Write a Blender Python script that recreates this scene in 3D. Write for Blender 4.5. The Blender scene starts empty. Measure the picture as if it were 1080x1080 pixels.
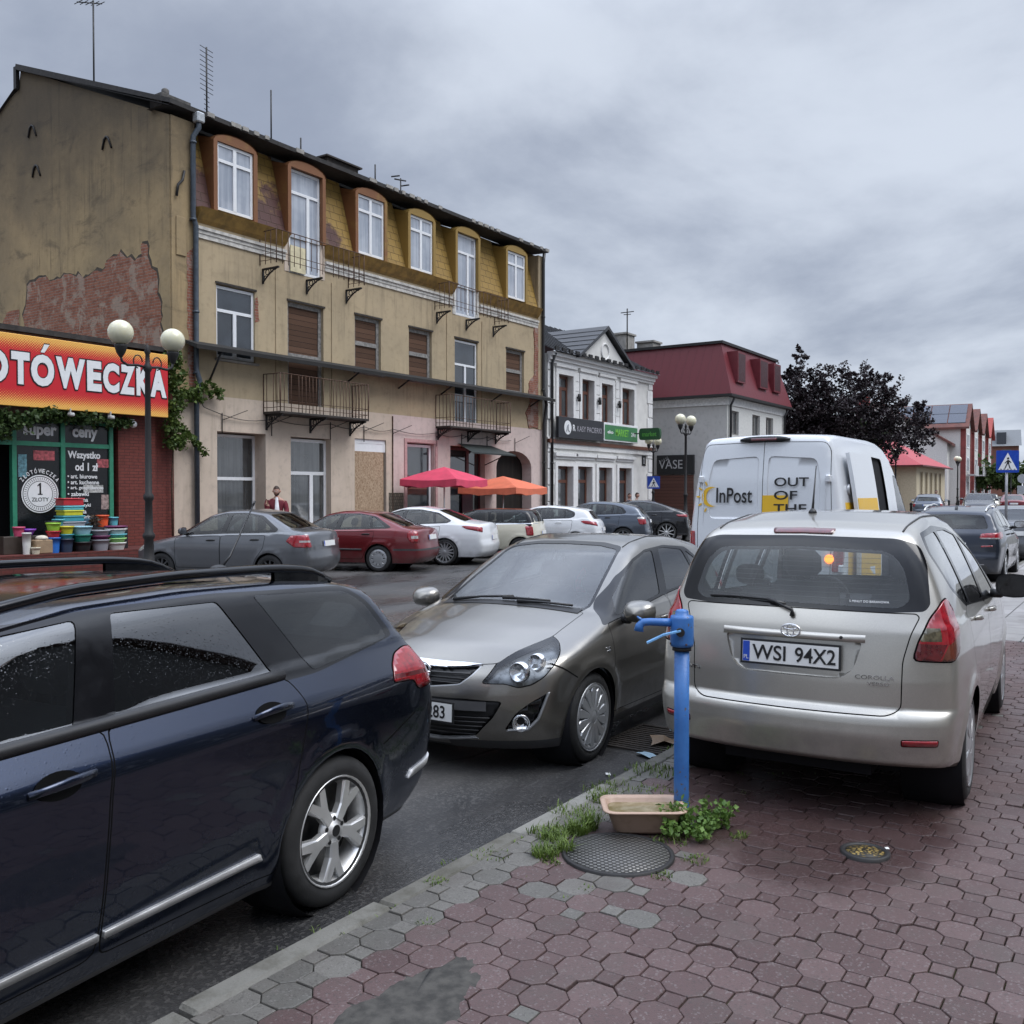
import bpy, bmesh, math, random
import numpy as np
from mathutils import Vector, Matrix
from mathutils.geometry import tessellate_polygon
R = math.radians
PI = math.pi
random.seed(7)
SC = bpy.context.scene
COL = SC.collection

# ------------------------------------------------------------------ scene tree helpers
def tag(o, label=None, cat=None, group=None, kind=None):
    if label: o['label'] = label
    if cat: o['category'] = cat
    if group: o['group'] = group
    if kind: o['kind'] = kind
    return o

def thing(name, label, cat, loc=(0, 0, 0), rotz=0.0, group=None):
    o = bpy.data.objects.new(name, None)
    o.empty_display_size = .2
    COL.objects.link(o)
    o.location = loc
    o.rotation_euler = (0, 0, rotz)
    return tag(o, label, cat, group)

def link(name, me, parent=None, label=None):
    o = bpy.data.objects.new(name, me)
    COL.objects.link(o)
    if parent is not None: o.parent = parent
    if label: o['label'] = label
    return o

def kids(o):
    return [c for c in COL.objects if c.parent == o]

def copy_tree(o, parent=None):
    c = o.copy(); COL.objects.link(c)
    c.parent = parent
    for ch in kids(o): copy_tree(ch, c)
    return c

def copy_thing(o, loc, rotz, label=None):
    c = copy_tree(o); c.location = loc; c.rotation_euler = (0, 0, rotz)
    if label: c['label'] = label
    return c

# ------------------------------------------------------------------ mesh builder
class MB:
    def __init__(s):
        s.v = []; s.f = []; s.m = []; s.sm = []; s.M = None; s.mi = 0; s.smooth = False
    def add(s, vs, fs, smooth=None):
        b = len(s.v)
        if s.M is not None: vs = [tuple(s.M @ Vector(p)) for p in vs]
        s.v.extend(vs)
        for f in fs:
            s.f.append([i + b for i in f]); s.m.append(s.mi); s.sm.append(s.smooth if smooth is None else smooth)
        return s
    def box(s, x0, x1, y0, y1, z0, z1, b=0.0):
        if x0 > x1: x0, x1 = x1, x0
        if y0 > y1: y0, y1 = y1, y0
        if z0 > z1: z0, z1 = z1, z0
        if b <= 0:
            vs = [(x0,y0,z0),(x1,y0,z0),(x1,y1,z0),(x0,y1,z0),(x0,y0,z1),(x1,y0,z1),(x1,y1,z1),(x0,y1,z1)]
            return s.add(vs, [(0,3,2,1),(4,5,6,7),(0,1,5,4),(1,2,6,5),(2,3,7,6),(3,0,4,7)], False)
        b = min(b, (x1-x0)*.45, (y1-y0)*.45, (z1-z0)*.45)
        def ring(i, z):
            return [(x0+b+i,y0+i,z),(x1-b-i,y0+i,z),(x1-i,y0+b+i,z),(x1-i,y1-b-i,z),(x1-b-i,y1-i,z),(x0+b+i,y1-i,z),(x0+i,y1-b-i,z),(x0+i,y0+b+i,z)]
        def ringb(i, z):
            # shrunk ring for the bevelled caps
            return [(x0+b,y0+i,z),(x1-b,y0+i,z),(x1-i,y0+b,z),(x1-i,y1-b,z),(x1-b,y1-i,z),(x0+b,y1-i,z),(x0+i,y1-b,z),(x0+i,y0+b,z)]
        r = [ringb(b*.9, z0), ringb(0, z0+b), ringb(0, z1-b), ringb(b*.9, z1)]
        vs = sum(r, [])
        fs = [tuple(range(7, -1, -1)), tuple(range(24, 32))]
        for k in range(3):
            for i in range(8):
                j = (i+1) % 8
                fs.append((k*8+i, k*8+j, k*8+8+j, k*8+8+i))
        return s.add(vs, fs, False)
    def lathe(s, prof, n=16, c=(0,0,0), axis='z', smooth=True, cap=True, a0=0., a1=2*PI):
        full = abs(a1-a0-2*PI) < 1e-6
        m = n if full else n+1
        vs = []
        for r, h in prof:
            for i in range(m):
                a = a0+(a1-a0)*i/n
                p = (r*math.cos(a), r*math.sin(a), h)
                if axis == 'x': p = (p[2], p[0], p[1])
                elif axis == 'y': p = (p[1], p[2], p[0])
                vs.append((p[0]+c[0], p[1]+c[1], p[2]+c[2]))
        fs = []
        for k in range(len(prof)-1):
            for i in range(n if full else n):
                j = (i+1) % m
                if not full and i == n: continue
                fs.append((k*m+i, k*m+j, (k+1)*m+j, (k+1)*m+i))
        s.add(vs, fs, smooth)
        if cap and full:
            b = len(s.v)-len(vs)
            for k, rev in ((0, True), (len(prof)-1, False)):
                if prof[k][0] > 1e-5:
                    f = [b+k*m+i for i in range(m)]
                    s.f.append(f[::-1] if rev else f); s.m.append(s.mi); s.sm.append(False)
        return s
    def tube(s, pts, r, n=8, cap=True, smooth=True):
        pts = [Vector(p) for p in pts]
        rs = r if isinstance(r, (list, tuple)) else [r]*len(pts)
        vs = []; prevu = None
        for i, p in enumerate(pts):
            t = (pts[min(i+1, len(pts)-1)] - pts[max(i-1, 0)])
            t = t.normalized() if t.length > 1e-9 else Vector((0,0,1))
            if prevu is None:
                u = t.orthogonal().normalized()
            else:
                u = prevu - t*prevu.dot(t)
                u = u.normalized() if u.length > 1e-6 else t.orthogonal().normalized()
            prevu = u; w = t.cross(u)
            for k in range(n):
                a = 2*PI*k/n
                vs.append(tuple(p + (u*math.cos(a) + w*math.sin(a))*rs[i]))
        fs = []
        for i in range(len(pts)-1):
            for k in range(n):
                j = (k+1) % n
                fs.append((i*n+k, i*n+j, (i+1)*n+j, (i+1)*n+k))
        if cap:
            fs.append(tuple(range(n-1, -1, -1))); fs.append(tuple((len(pts)-1)*n+k for k in range(n)))
        return s.add(vs, fs, smooth)
    def prism(s, poly, h0, h1, plane='xz', smooth=False):
        """extrude a 2-D outline; plane 'xz' extrudes along y, 'xy' along z, 'yz' along x"""
        def P(u, v, h):
            return (u, h, v) if plane == 'xz' else ((u, v, h) if plane == 'xy' else (h, u, v))
        n = len(poly)
        vs = [P(u, v, h0) for u, v in poly] + [P(u, v, h1) for u, v in poly]
        tri = tessellate_polygon([[Vector((u, v, 0)) for u, v in poly]])
        fs = [tuple(t) for t in tri] + [tuple(i+n for i in t[::-1]) for t in tri]
        for i in range(n):
            j = (i+1) % n
            fs.append((i, j, n+j, n+i))
        return s.add(vs, fs, smooth)
    def quad(s, a, b, c, d):
        return s.add([a, b, c, d], [(0,1,2,3)], False)
    def sphere(s, c, r, n=16, m=10, sz=1.0):
        prof = [(max(1e-5, r*math.sin(PI*k/m)), -r*sz*math.cos(PI*k/m)) for k in range(m+1)]
        return s.lathe(prof, n, c, cap=False)
    def mesh(s, name, mats):
        me = bpy.data.meshes.new(name)
        me.from_pydata([tuple(p) for p in s.v], [], s.f)
        for m in (mats if isinstance(mats, (list, tuple)) else [mats]): me.materials.append(m)
        me.polygons.foreach_set('material_index', s.m)
        me.polygons.foreach_set('use_smooth', s.sm)
        me.update()
        return me
    def build(s, name, mats, parent=None, label=None, fix=True):
        me = s.mesh(name, mats)
        if fix:
            bm = bmesh.new(); bm.from_mesh(me)
            bmesh.ops.recalc_face_normals(bm, faces=bm.faces)
            bm.to_mesh(me); bm.free()
        return link(name, me, parent, label)

def text_mesh(body, size=1.0, bold=0.0, extrude=.002, spacing=1.0, fit=None):
    """text as mesh in the x-z plane, facing -y, origin lower left; fit=(w,h) stretches to a box"""
    cu = bpy.data.curves.new('lettering', 'FONT')
    cu.body = body; cu.size = size; cu.offset = bold; cu.extrude = extrude; cu.space_character = spacing
    cu.resolution_u = 4
    ob = bpy.data.objects.new('lettering', cu); COL.objects.link(ob)
    dg = bpy.context.evaluated_depsgraph_get(); dg.update()
    me = bpy.data.meshes.new_from_object(ob.evaluated_get(dg))
    bpy.data.objects.remove(ob); bpy.data.curves.remove(cu)
    n = len(me.vertices); co = np.empty(n*3); me.vertices.foreach_get('co', co); co = co.reshape(-1, 3)
    if n:
        lo = co.min(0); hi = co.max(0)
        co[:, 0] -= lo[0]; co[:, 1] -= lo[1]
        if fit:
            if fit[0]: co[:, 0] *= fit[0]/max(1e-6, hi[0]-lo[0])
            if fit[1]: co[:, 1] *= fit[1]/max(1e-6, hi[1]-lo[1])
        out = np.stack([co[:, 0], -co[:, 2], co[:, 1]], 1)
        me.vertices.foreach_set('co', out.ravel())
    me.update()
    return me

def text_obj(body, mat, parent, loc, fit, bold=0.0, extrude=.002, rot=(0,0,0), name='lettering', spacing=1.0):
    if body == 'Ó':      # letter O with its accent as a slanted bar
        w, h = fit; ho = h*.75
        me = text_mesh('O', 1.0, bold, extrude, spacing, (w, ho))
        b = MB(); b.prism([(w*.42, h*.80), (w*.58, h*.80), (w*.80, h), (w*.58, h)], -extrude, extrude, 'xz')
        bm = bmesh.new(); bm.from_mesh(me); bm.from_mesh(b.mesh('accent', mat)); bm.to_mesh(me); bm.free()
    elif body == '1':    # figure one with flag and foot
        w, h = fit; me = MB().prism([(w*.1, 0), (w*.95, 0), (w*.95, h*.09), (w*.70, h*.09), (w*.70, h), (w*.50, h), (w*.05, h*.80), (w*.05, h*.70), (w*.40, h*.80), (w*.40, h*.09), (w*.1, h*.09)], -extrude, extrude, 'xz').mesh(name, mat)
    else: me = text_mesh(body, 1.0, bold, extrude, spacing, fit)
    me.name = name
    me.materials.clear(); me.materials.append(mat)
    o = link(name, me, parent); o.location = loc; o.rotation_euler = rot
    return o

def rounded(pts, r, seg=4):
    """round the corners of a 2-D polygon; r is one radius or one per corner"""
    n = len(pts); out = []
    rr = r if isinstance(r, (list, tuple)) else [r]*n
    for i in range(n):
        p = Vector(pts[i]).to_2d(); a = Vector(pts[i-1]).to_2d(); b = Vector(pts[(i+1) % n]).to_2d()
        d1 = (a-p); d2 = (b-p); l1 = d1.length; l2 = d2.length
        if rr[i] <= 1e-6 or l1 < 1e-6 or l2 < 1e-6: out.append((p.x, p.y)); continue
        t = min(rr[i], l1*.45, l2*.45)
        q1 = p + d1.normalized()*t; q2 = p + d2.normalized()*t
        for k in range(seg+1):
            u = k/seg
            q = q1*(1-u)**2 + p*2*u*(1-u) + q2*u*u
            out.append((q.x, q.y))
    return out

def poly_area(p):
    return .5*sum(p[i-1][0]*p[i][1]-p[i][0]*p[i-1][1] for i in range(len(p)))

def offset_poly(p, d):
    """grow (d>0) or shrink a polygon"""
    n = len(p); sg = 1 if poly_area(p) > 0 else -1
    out = []
    for i in range(n):
        a = Vector(p[i-1]).to_2d(); b = Vector(p[i]).to_2d(); c = Vector(p[(i+1) % n]).to_2d()
        e1 = (b-a); e2 = (c-b)
        e1 = e1.normalized() if e1.length > 1e-9 else e2.normalized(); e2 = e2.normalized() if e2.length > 1e-9 else e1
        n1 = Vector((e1.y, -e1.x))*sg; n2 = Vector((e2.y, -e2.x))*sg
        m = (n1+n2); m = m.normalized() if m.length > 1e-6 else n1
        k = d/max(.4, m.dot(n1))
        out.append((b.x+m.x*k, b.y+m.y*k))
    return out

# ------------------------------------------------------------------ materials
class NT:
    def __init__(s, m):
        s.m = m; m.use_nodes = True; s.t = m.node_tree; s.t.nodes.clear()
    def n(s, typ, inp=None, **kw):
        nd = s.t.nodes.new(typ)
        for k, v in kw.items(): setattr(nd, k, v)
        if inp:
            for k, v in inp.items(): s.set(nd.inputs[k], v)
        return nd
    def set(s, sock, v):
        if isinstance(v, bpy.types.NodeSocket): s.t.links.new(v, sock)
        elif isinstance(v, bpy.types.Node): s.t.links.new(v.outputs[0], sock)
        else:
            if isinstance(v, (tuple, list)) and len(v) == 3 and sock.type == 'RGBA': v = (*v, 1)
            sock.default_value = v
    def math(s, op, a, b=0.0, c=0.0, clamp=False):
        nd = s.n('ShaderNodeMath', operation=op, use_clamp=clamp)
        s.set(nd.inputs[0], a); s.set(nd.inputs[1], b)
        if op in ('MULTIPLY_ADD', 'COMPARE', 'SMOOTH_MIN'): s.set(nd.inputs[2], c)
        return nd.outputs[0]
    def mix(s, f, a, b, blend='MIX'):
        nd = s.n('ShaderNodeMix', data_type='RGBA', blend_type=blend)
        s.set(nd.inputs[0], f); s.set(nd.inputs[6], a); s.set(nd.inputs[7], b)
        return nd.outputs[2]
    def ramp(s, f, lo, hi, a=0.0, b=1.0):
        nd = s.n('ShaderNodeMapRange', interpolation_type='SMOOTHSTEP')
        for i, v in enumerate((f, lo, hi, a, b)): s.set(nd.inputs[i], v)
        return nd.outputs[0]
    def noise(s, vec, scale, detail=4, rough=.55, dist=0.0):
        nd = s.n('ShaderNodeTexNoise', {'Scale': scale, 'Detail': detail, 'Roughness': rough, 'Distortion': dist})
        if vec is not None: s.set(nd.inputs['Vector'], vec)
        return nd.outputs['Fac']
    def coord(s, which='Object', scale=None):
        c = s.n('ShaderNodeTexCoord').outputs[which]
        if scale:
            c = s.n('ShaderNodeMapping', {'Vector': c, 'Scale': scale}).outputs[0]
        return c
    def bump(s, h, strength=.3, dist=.01, normal=None):
        nd = s.n('ShaderNodeBump', {'Height': h, 'Strength': strength, 'Distance': dist})
        if normal is not None: s.set(nd.inputs['Normal'], normal)
        return nd.outputs[0]
    def out(s, sh, vol=None):
        o = s.n('ShaderNodeOutputMaterial'); s.set(o.inputs['Surface'], sh); return s.m
    def bsdf(s, color, rough=.5, metal=0.0, normal=None, spec=.5, coat=0.0, coat_rough=.03, **kw):
        b = s.n('ShaderNodeBsdfPrincipled', {'Base Color': color, 'Roughness': rough, 'Metallic': metal,
                'Specular IOR Level': spec, 'Coat Weight': coat, 'Coat Roughness': coat_rough})
        if normal is not None: s.set(b.inputs['Normal'], normal)
        for k, v in kw.items(): s.set(b.inputs[k], v)
        return b.outputs[0]

def new(name): return NT(bpy.data.materials.new(name))

def plain(name, color, rough=.5, metal=0.0, spec=.5, var=.12, scale=9., bump=.0, bscale=60., coat=0.0):
    t = new(name); c = t.coord()
    f = t.ramp(t.noise(c, scale, 5), .3, .7)
    dk = tuple(x*(1-var) for x in color); lt = tuple(min(1, x*(1+var)) for x in color)
    col = t.mix(f, dk, lt)
    rg = t.math('ADD', rough-.06, t.math('MULTIPLY', f, .12), clamp=True)
    nrm = t.bump(t.noise(c, bscale, 4), bump, .004) if bump else None
    return t.out(t.bsdf(col, rg, metal, nrm, spec, coat))

def drops(t, c, scale=110., amount=.5):
    """height field of small rain drops"""
    v = t.n('ShaderNodeTexVoronoi', {'Vector': c, 'Scale': scale, 'Randomness': 1.0})
    sep = t.n('ShaderNodeSeparateColor', {0: v.outputs['Color']})
    rad = t.math('MULTIPLY', t.ramp(sep.outputs[0], 1-amount, 1.0), .42)
    h = t.math('SUBTRACT', rad, v.outputs['Distance'])
    return t.math('MAXIMUM', h, 0.0)

def paint(name, color, metal=.55, rough=.32, wet=0.0, dust=.0, coat=1.0, scale=95.):
    t = new(name); c = t.coord()
    fl = t.noise(c, 900, 1)
    col = t.mix(t.ramp(fl, .35, .65), tuple(x*.82 for x in color), tuple(min(1, x*1.18) for x in color))
    if dust:
        z = t.n('ShaderNodeSeparateXYZ', {0: c}).outputs[2]
        d = t.math('MULTIPLY', t.ramp(z, .75, .15), t.ramp(t.noise(c, 5, 6, .65), .3, .75))
        col = t.mix(t.math('MULTIPLY', d, dust), col, (.11, .10, .085))
        rough = t.math('ADD', rough, t.math('MULTIPLY', d, .3))
    nrm = None
    if wet:
        h = t.math('ADD', drops(t, c, scale, .42), t.math('MULTIPLY', drops(t, c, scale*1.9, .55), .5))
        nrm = t.bump(h, wet, .01)
    b = t.bsdf(col, rough, metal, nrm, .5, coat, .04)
    if wet:
        nd = b.node; t.set(nd.inputs['Coat Normal'], nrm)
    return t.out(b)

def glass(name, tint=(.55, .6, .6), refl=1.0, rough=.02, wet=0.0, haze=0.0, scale=110.):
    t = new(name)
    nrm = None
    c = t.coord()
    if wet:
        h = t.math('ADD', drops(t, c, scale, .45), t.math('MULTIPLY', drops(t, c, scale*2.1, .6), .5))
        nrm = t.bump(h, wet, .01)
    bf = t.n('ShaderNodeNewGeometry').outputs['Backfacing']       # thin pane: same reflection from both sides
    fr = t.n('ShaderNodeFresnel', {'IOR': t.math('SUBTRACT', 1.52, t.math('MULTIPLY', bf, .862))})
    if nrm is not None: t.set(fr.inputs['Normal'], nrm)
    gl = t.n('ShaderNodeBsdfGlossy', {'Color': (1, 1, 1), 'Roughness': rough})
    if nrm is not None: t.set(gl.inputs['Normal'], nrm)
    tr = t.n('ShaderNodeBsdfTransparent', {'Color': tint})
    base = tr.outputs[0]
    if haze:
        df = t.n('ShaderNodeBsdfDiffuse', {'Color': (.62, .66, .68)})
        hz = t.math('MULTIPLY', t.ramp(t.noise(c, 6, 6, .6), .2, .8, .6, 1.0), haze)
        m0 = t.n('ShaderNodeMixShader'); t.set(m0.inputs[0], hz); t.set(m0.inputs[1], base); t.set(m0.inputs[2], df.outputs[0]); base = m0.outputs[0]
    m = t.n('ShaderNodeMixShader')
    t.set(m.inputs[0], t.math('MULTIPLY', fr.outputs[0], refl, clamp=True)); t.set(m.inputs[1], base); t.set(m.inputs[2], gl.outputs[0])
    return t.out(m.outputs[0])

M = {}
M['black'] = plain('black plastic', (.012, .012, .013), .45)
M['dark'] = plain('dark lining', (.012, .012, .014), .85, spec=.2)
M['gap'] = plain('panel gap', (.004, .004, .004), .9, spec=.1)
M['trim'] = plain('rubber trim', (.014, .014, .015), .5)
M['gloss_black'] = plain('gloss black', (.006, .006, .007), .12)
M['chrome'] = plain('chrome', (.75, .76, .78), .12, 1.0, var=.03)
M['alu'] = plain('brushed aluminium', (.72, .72, .71), .40, .75, var=.06)
M['silver_plastic'] = plain('silver plastic', (.42, .43, .44), .35, .55, var=.05)
M['grey_dark'] = plain('dark grey plastic', (.05, .05, .052), .55)
M['seat'] = plain('seat fabric', (.035, .036, .04), .9, scale=40)
M['tyre'] = plain('tyre rubber', (.017, .017, .017), .75, var=.3, scale=14, bump=.25, bscale=90)
M['white'] = plain('white paint', (.75, .76, .76), .4, var=.04)
M['plate'] = plain('number plate white', (.72, .72, .70), .35, var=.04)
M['ink'] = plain('black lettering', (.008, .008, .009), .5)
M['blue_band'] = plain('plate blue', (.02, .07, .42), .4)
M['smoke_lens'] = plain('smoked lens', (.10, .085, .05), .12, .2, var=.5, scale=40, coat=1.)
M['red_lens'] = plain('red lens', (.27, .006, .012), .12, spec=.6, var=.3, scale=25, coat=1.)
M['red_lens_dark'] = plain('dark red lens', (.10, .004, .007), .12, spec=.6, var=.3, scale=25, coat=1.)
M['clear_lens'] = plain('clear lens', (.42, .40, .38), .12, .3, var=.3, scale=30, coat=1.)
M['amber_lens'] = plain('amber lens', (.12, .030, .015), .15, spec=.6, var=.2, coat=1.)
M['lamp_glass'] = glass('headlamp glass', (.92, .94, .95), 1.0)
M['glass'] = glass('car glass', (.42, .47, .46), 1.15)
M['glass_back'] = glass('far rear glass', (.22, .25, .25), 1.1)
M['glass_side'] = glass('dim car glass', (.30, .34, .34), 1.5, wet=.06)
M['glass_wet'] = glass('wet car glass', (.42, .47, .47), 4.0, wet=.07)
M['glass_dark'] = glass('tinted car glass', (.13, .15, .15), 3.6, wet=.06)
M['glass_screen'] = glass('wet windscreen', (.72, .77, .78), 1.45, wet=.07, haze=.09)
M['glass_rear'] = glass('wet rear window', (.86, .90, .90), .9, wet=.04, haze=.09, rough=.05)
# ------------------------------------------------------------------ car bodies
# A body is the zero surface of a smooth intersection of a side profile, a plan/section width and curved ends,
# meshed on a box grid; windows, doors and lamps are knifed out of it as meshes of their own.
def smooth_table(pts, lo, hi, width, n=600):
    xs = np.linspace(lo, hi, n); a = np.array(pts, float)
    ys = np.interp(xs, a[:, 0], a[:, 1])
    k = max(1, int(width/(hi-lo)*n)); 
    if k > 1:
        w = np.hanning(2*k+3); w /= w.sum()
        yp = np.concatenate([2*ys[0]-ys[1:k+2][::-1], ys, 2*ys[-1]-ys[-k-2:-1][::-1]])
        ys = np.convolve(yp, w, 'valid')[:n]
    return xs, ys

class Body:
    def __init__(s, d):
        s.d = d; s.L = d['L']; s.W = d['W']; s.H = d['H']
        s.prof = smooth_table(d['profile'], -.4, s.L+.4, d.get('psm', .10), 900)
        s.sec = smooth_table(d['section'], 0, 2.8, d.get('ssm', .03))
        s.fr = smooth_table(d['front'], 0, 2.8, .06)
        s.re = smooth_table(d['rear'], 0, 2.8, d.get('rsm', .06))
        s.slope = np.gradient(s.prof[1], s.prof[0])
        s.belt = d['belt']            # (z at s=0, z at s=L)
        s.arches = d['axles']; s.ra = d['arch_r']; s.zc = d['wheel_r']
    def f(s, P):
        d = s.d; x, y, z = P[..., 0], np.abs(P[..., 1]), P[..., 2]
        S = s.L/2 - x
        y2 = y*y
        mid = d.get('mid', s.L*.52)
        bl = np.tanh((S-mid)/.35)
        se = S + np.where(bl > 0, d.get('cr', .10), d.get('cf', .14))*bl*y2
        zt = np.interp(se, *s.prof); sl = np.interp(se, s.prof[0], s.slope)
        zbelt = s.belt[0] + (s.belt[1]-s.belt[0])*S/s.L
        cab = np.clip((zt-zbelt)/.25, 0, 1)
        zt = zt - (d.get('crown_hood', .085)*(1-cab) + d.get('crown_roof', .045)*cab)*y2
        g1 = (z-zt)/np.sqrt(1+sl*sl)
        rise = d.get('rise', 0.0)*(S-s.L/2)
        ins = np.interp(np.minimum(z, zbelt)-rise, *s.sec)
        h = np.maximum(z-zbelt, 0)
        tb = d.get('tumble', .36)
        ins = ins + tb*h + d.get('tcurve', .12)*h*h + d.get('shoulder', .012)*np.clip(h/.03, 0, 1)
        lf, af, lr, ar = d['plan']
        tf = np.clip((lf-S)/lf, 0, 1.2); tr = np.clip((S-(s.L-lr))/lr, 0, 1.2)
        ins = ins + af*tf**2.3 + ar*tr**2.3
        for a in s.arches:
            r = np.hypot(S-a, z-s.zc)
            ins = ins - d.get('flare', .014)*np.exp(-((r-s.ra-.025)/.05)**2)
        g2 = (y-(s.W/2-ins))/np.where(h > 0, math.sqrt(1+tb*tb), 1.0)
        ef = d.get('ef', 2.4); er = d.get('er', 2.6)
        g3 = (np.interp(z, *s.fr) + d.get('bow_f', .30)*(y/(s.W/2))**ef) - S
        g4 = S - (s.L - np.interp(z, *s.re) - d.get('bow_r', .16)*(y/(s.W/2))**er)
        k = d.get('k', .028)
        m = np.maximum(np.maximum(g1, g2), np.maximum(g3, g4))
        return m + k*np.log(np.exp((g1-m)/k)+np.exp((g2-m)/k)+np.exp((g3-m)/k)+np.exp((g4-m)/k))
    def normals(s, P):
        e = .004; G = np.zeros_like(P)
        for i in range(3):
            A = P.copy(); B = P.copy(); A[:, i] += e; B[:, i] -= e
            G[:, i] = s.f(A)-s.f(B)
        # mirror plane: no lateral component
        G[np.abs(P[:, 1]) < 1e-4, 1] = 0
        return G/np.maximum(1e-9, np.linalg.norm(G, axis=1))[:, None]
    def shoot(s, Q, P, it=34):
        lo = np.zeros(len(Q)); hi = np.ones(len(Q))
        for _ in range(it):
            mid = (lo+hi)/2
            v = s.f(Q+(P-Q)*mid[:, None])
            ins = v < 0
            lo = np.where(ins, mid, lo); hi = np.where(ins, hi, mid)
        return Q+(P-Q)*((lo+hi)/2)[:, None]
    def grid(s, res):
        d = s.d; zb = d['zbot']
        X = s.L/2+.12; Y = s.W/2+.12; Z = s.H+.12
        ix = s.L/2-d.get('ix', .62); iy = d.get('iy', .42); iz = d.get('iz', .60)
        nx = max(8, int(2*X/res)); ny = max(4, int(Y/res)); nz = max(5, int((Z-zb)/res))
        xs = np.linspace(-X, X, nx+1); ys = np.linspace(0, Y, ny+1); zs = np.linspace(zb, Z, nz+1)
        key = {}; pts = []; faces = []
        def vid(p):
            k = (round(p[0], 5), round(p[1], 5), round(p[2], 5))
            if k not in key: key[k] = len(pts); pts.append(p)
            return key[k]
        for i in range(nx):
            for j in range(nz):
                faces.append([vid((xs[i+1], Y, zs[j])), vid((xs[i], Y, zs[j])), vid((xs[i], Y, zs[j+1])), vid((xs[i+1], Y, zs[j+1]))])
            for j in range(ny):
                faces.append([vid((xs[i], ys[j], Z)), vid((xs[i+1], ys[j], Z)), vid((xs[i+1], ys[j+1], Z)), vid((xs[i], ys[j+1], Z))])
        for j in range(ny):
            for k in range(nz):
                faces.append([vid((X, ys[j], zs[k])), vid((X, ys[j+1], zs[k])), vid((X, ys[j+1], zs[k+1])), vid((X, ys[j], zs[k+1]))])
                faces.append([vid((-X, ys[j+1], zs[k])), vid((-X, ys[j], zs[k])), vid((-X, ys[j], zs[k+1])), vid((-X, ys[j+1], zs[k+1]))])
        P = np.array(pts)
        Q = np.stack([np.clip(P[:, 0], -ix, ix), np.clip(P[:, 1], 0, iy), np.clip(P[:, 2], zb, iz)], 1)
        return s.shoot(Q, P), faces
    def side(s, S, z, sign=1, off=0.0):
        """point on the flank at distance S from the nose, height z"""
        x = s.L/2-S
        p = s.shoot(np.array([[x, 0., z]]), np.array([[x, s.W/2+.3, z]]))
        n = s.normals(p)[0]; p = p[0]+n*off
        return Vector((p[0], p[1]*sign, p[2])), Vector((n[0], n[1]*sign, n[2]))
    def end(s, y, z, rear=True, off=0.0):
        X = (s.L/2+.4)*(-1 if rear else 1)
        p = s.shoot(np.array([[0., abs(y), z]]), np.array([[X, abs(y), z]]))
        n = s.normals(p)[0]; p = p[0]+n*off
        sg = -1 if y < 0 else 1
        return Vector((p[0], p[1]*sg, p[2])), Vector((n[0], n[1]*sg, n[2]))
    def top(s, S, y, off=0.0):
        x = s.L/2-S
        p = s.shoot(np.array([[x, abs(y), .55]]), np.array([[x, abs(y), s.H+.4]]))
        n = s.normals(p)[0]; p = p[0]+n*off
        sg = -1 if y < 0 else 1
        return Vector((p[0], p[1]*sg, p[2])), Vector((n[0], n[1]*sg, n[2]))

def proj_of(B, kind):
    L = B.L
    if kind == 'side': return (lambda p: (L/2-p.x, p.z)), Vector((0, 1, 0)), .09
    if kind == 'rear': return (lambda p: (p.y, p.z)), Vector((-1, 0, 0)), .20
    if kind == 'front': return (lambda p: (p.y, p.z)), Vector((1, 0, 0)), .10
    if kind == 'top': return (lambda p: (L/2-p.x, p.y)), Vector((0, 0, 1)), .25
    k, b = kind.split(':'); b = R(float(b))
    # 'rc:40' looks at the rear corner, 'fc:40' at the front corner; u grows outwards, measured from the centre line of the end
    if k == 'rc':
        v = Vector((-math.cos(b), math.sin(b), 0)); u = Vector((math.sin(b), math.cos(b), 0)); o = Vector((-L/2, 0, 0))
    else:
        v = Vector((math.cos(b), math.sin(b), 0)); u = Vector((-math.sin(b), math.cos(b), 0)); o = Vector((L/2, 0, 0))
    return (lambda p: ((p-o).dot(u), p.z)), v, .12

def in_poly(x, y, poly):
    c = False; j = len(poly)-1
    for i in range(len(poly)):
        xi, yi = poly[i]; xj, yj = poly[j]
        if (yi > y) != (yj > y) and x < (xj-xi)*(y-yi)/(yj-yi)+xi: c = not c
        j = i
    return c

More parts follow.
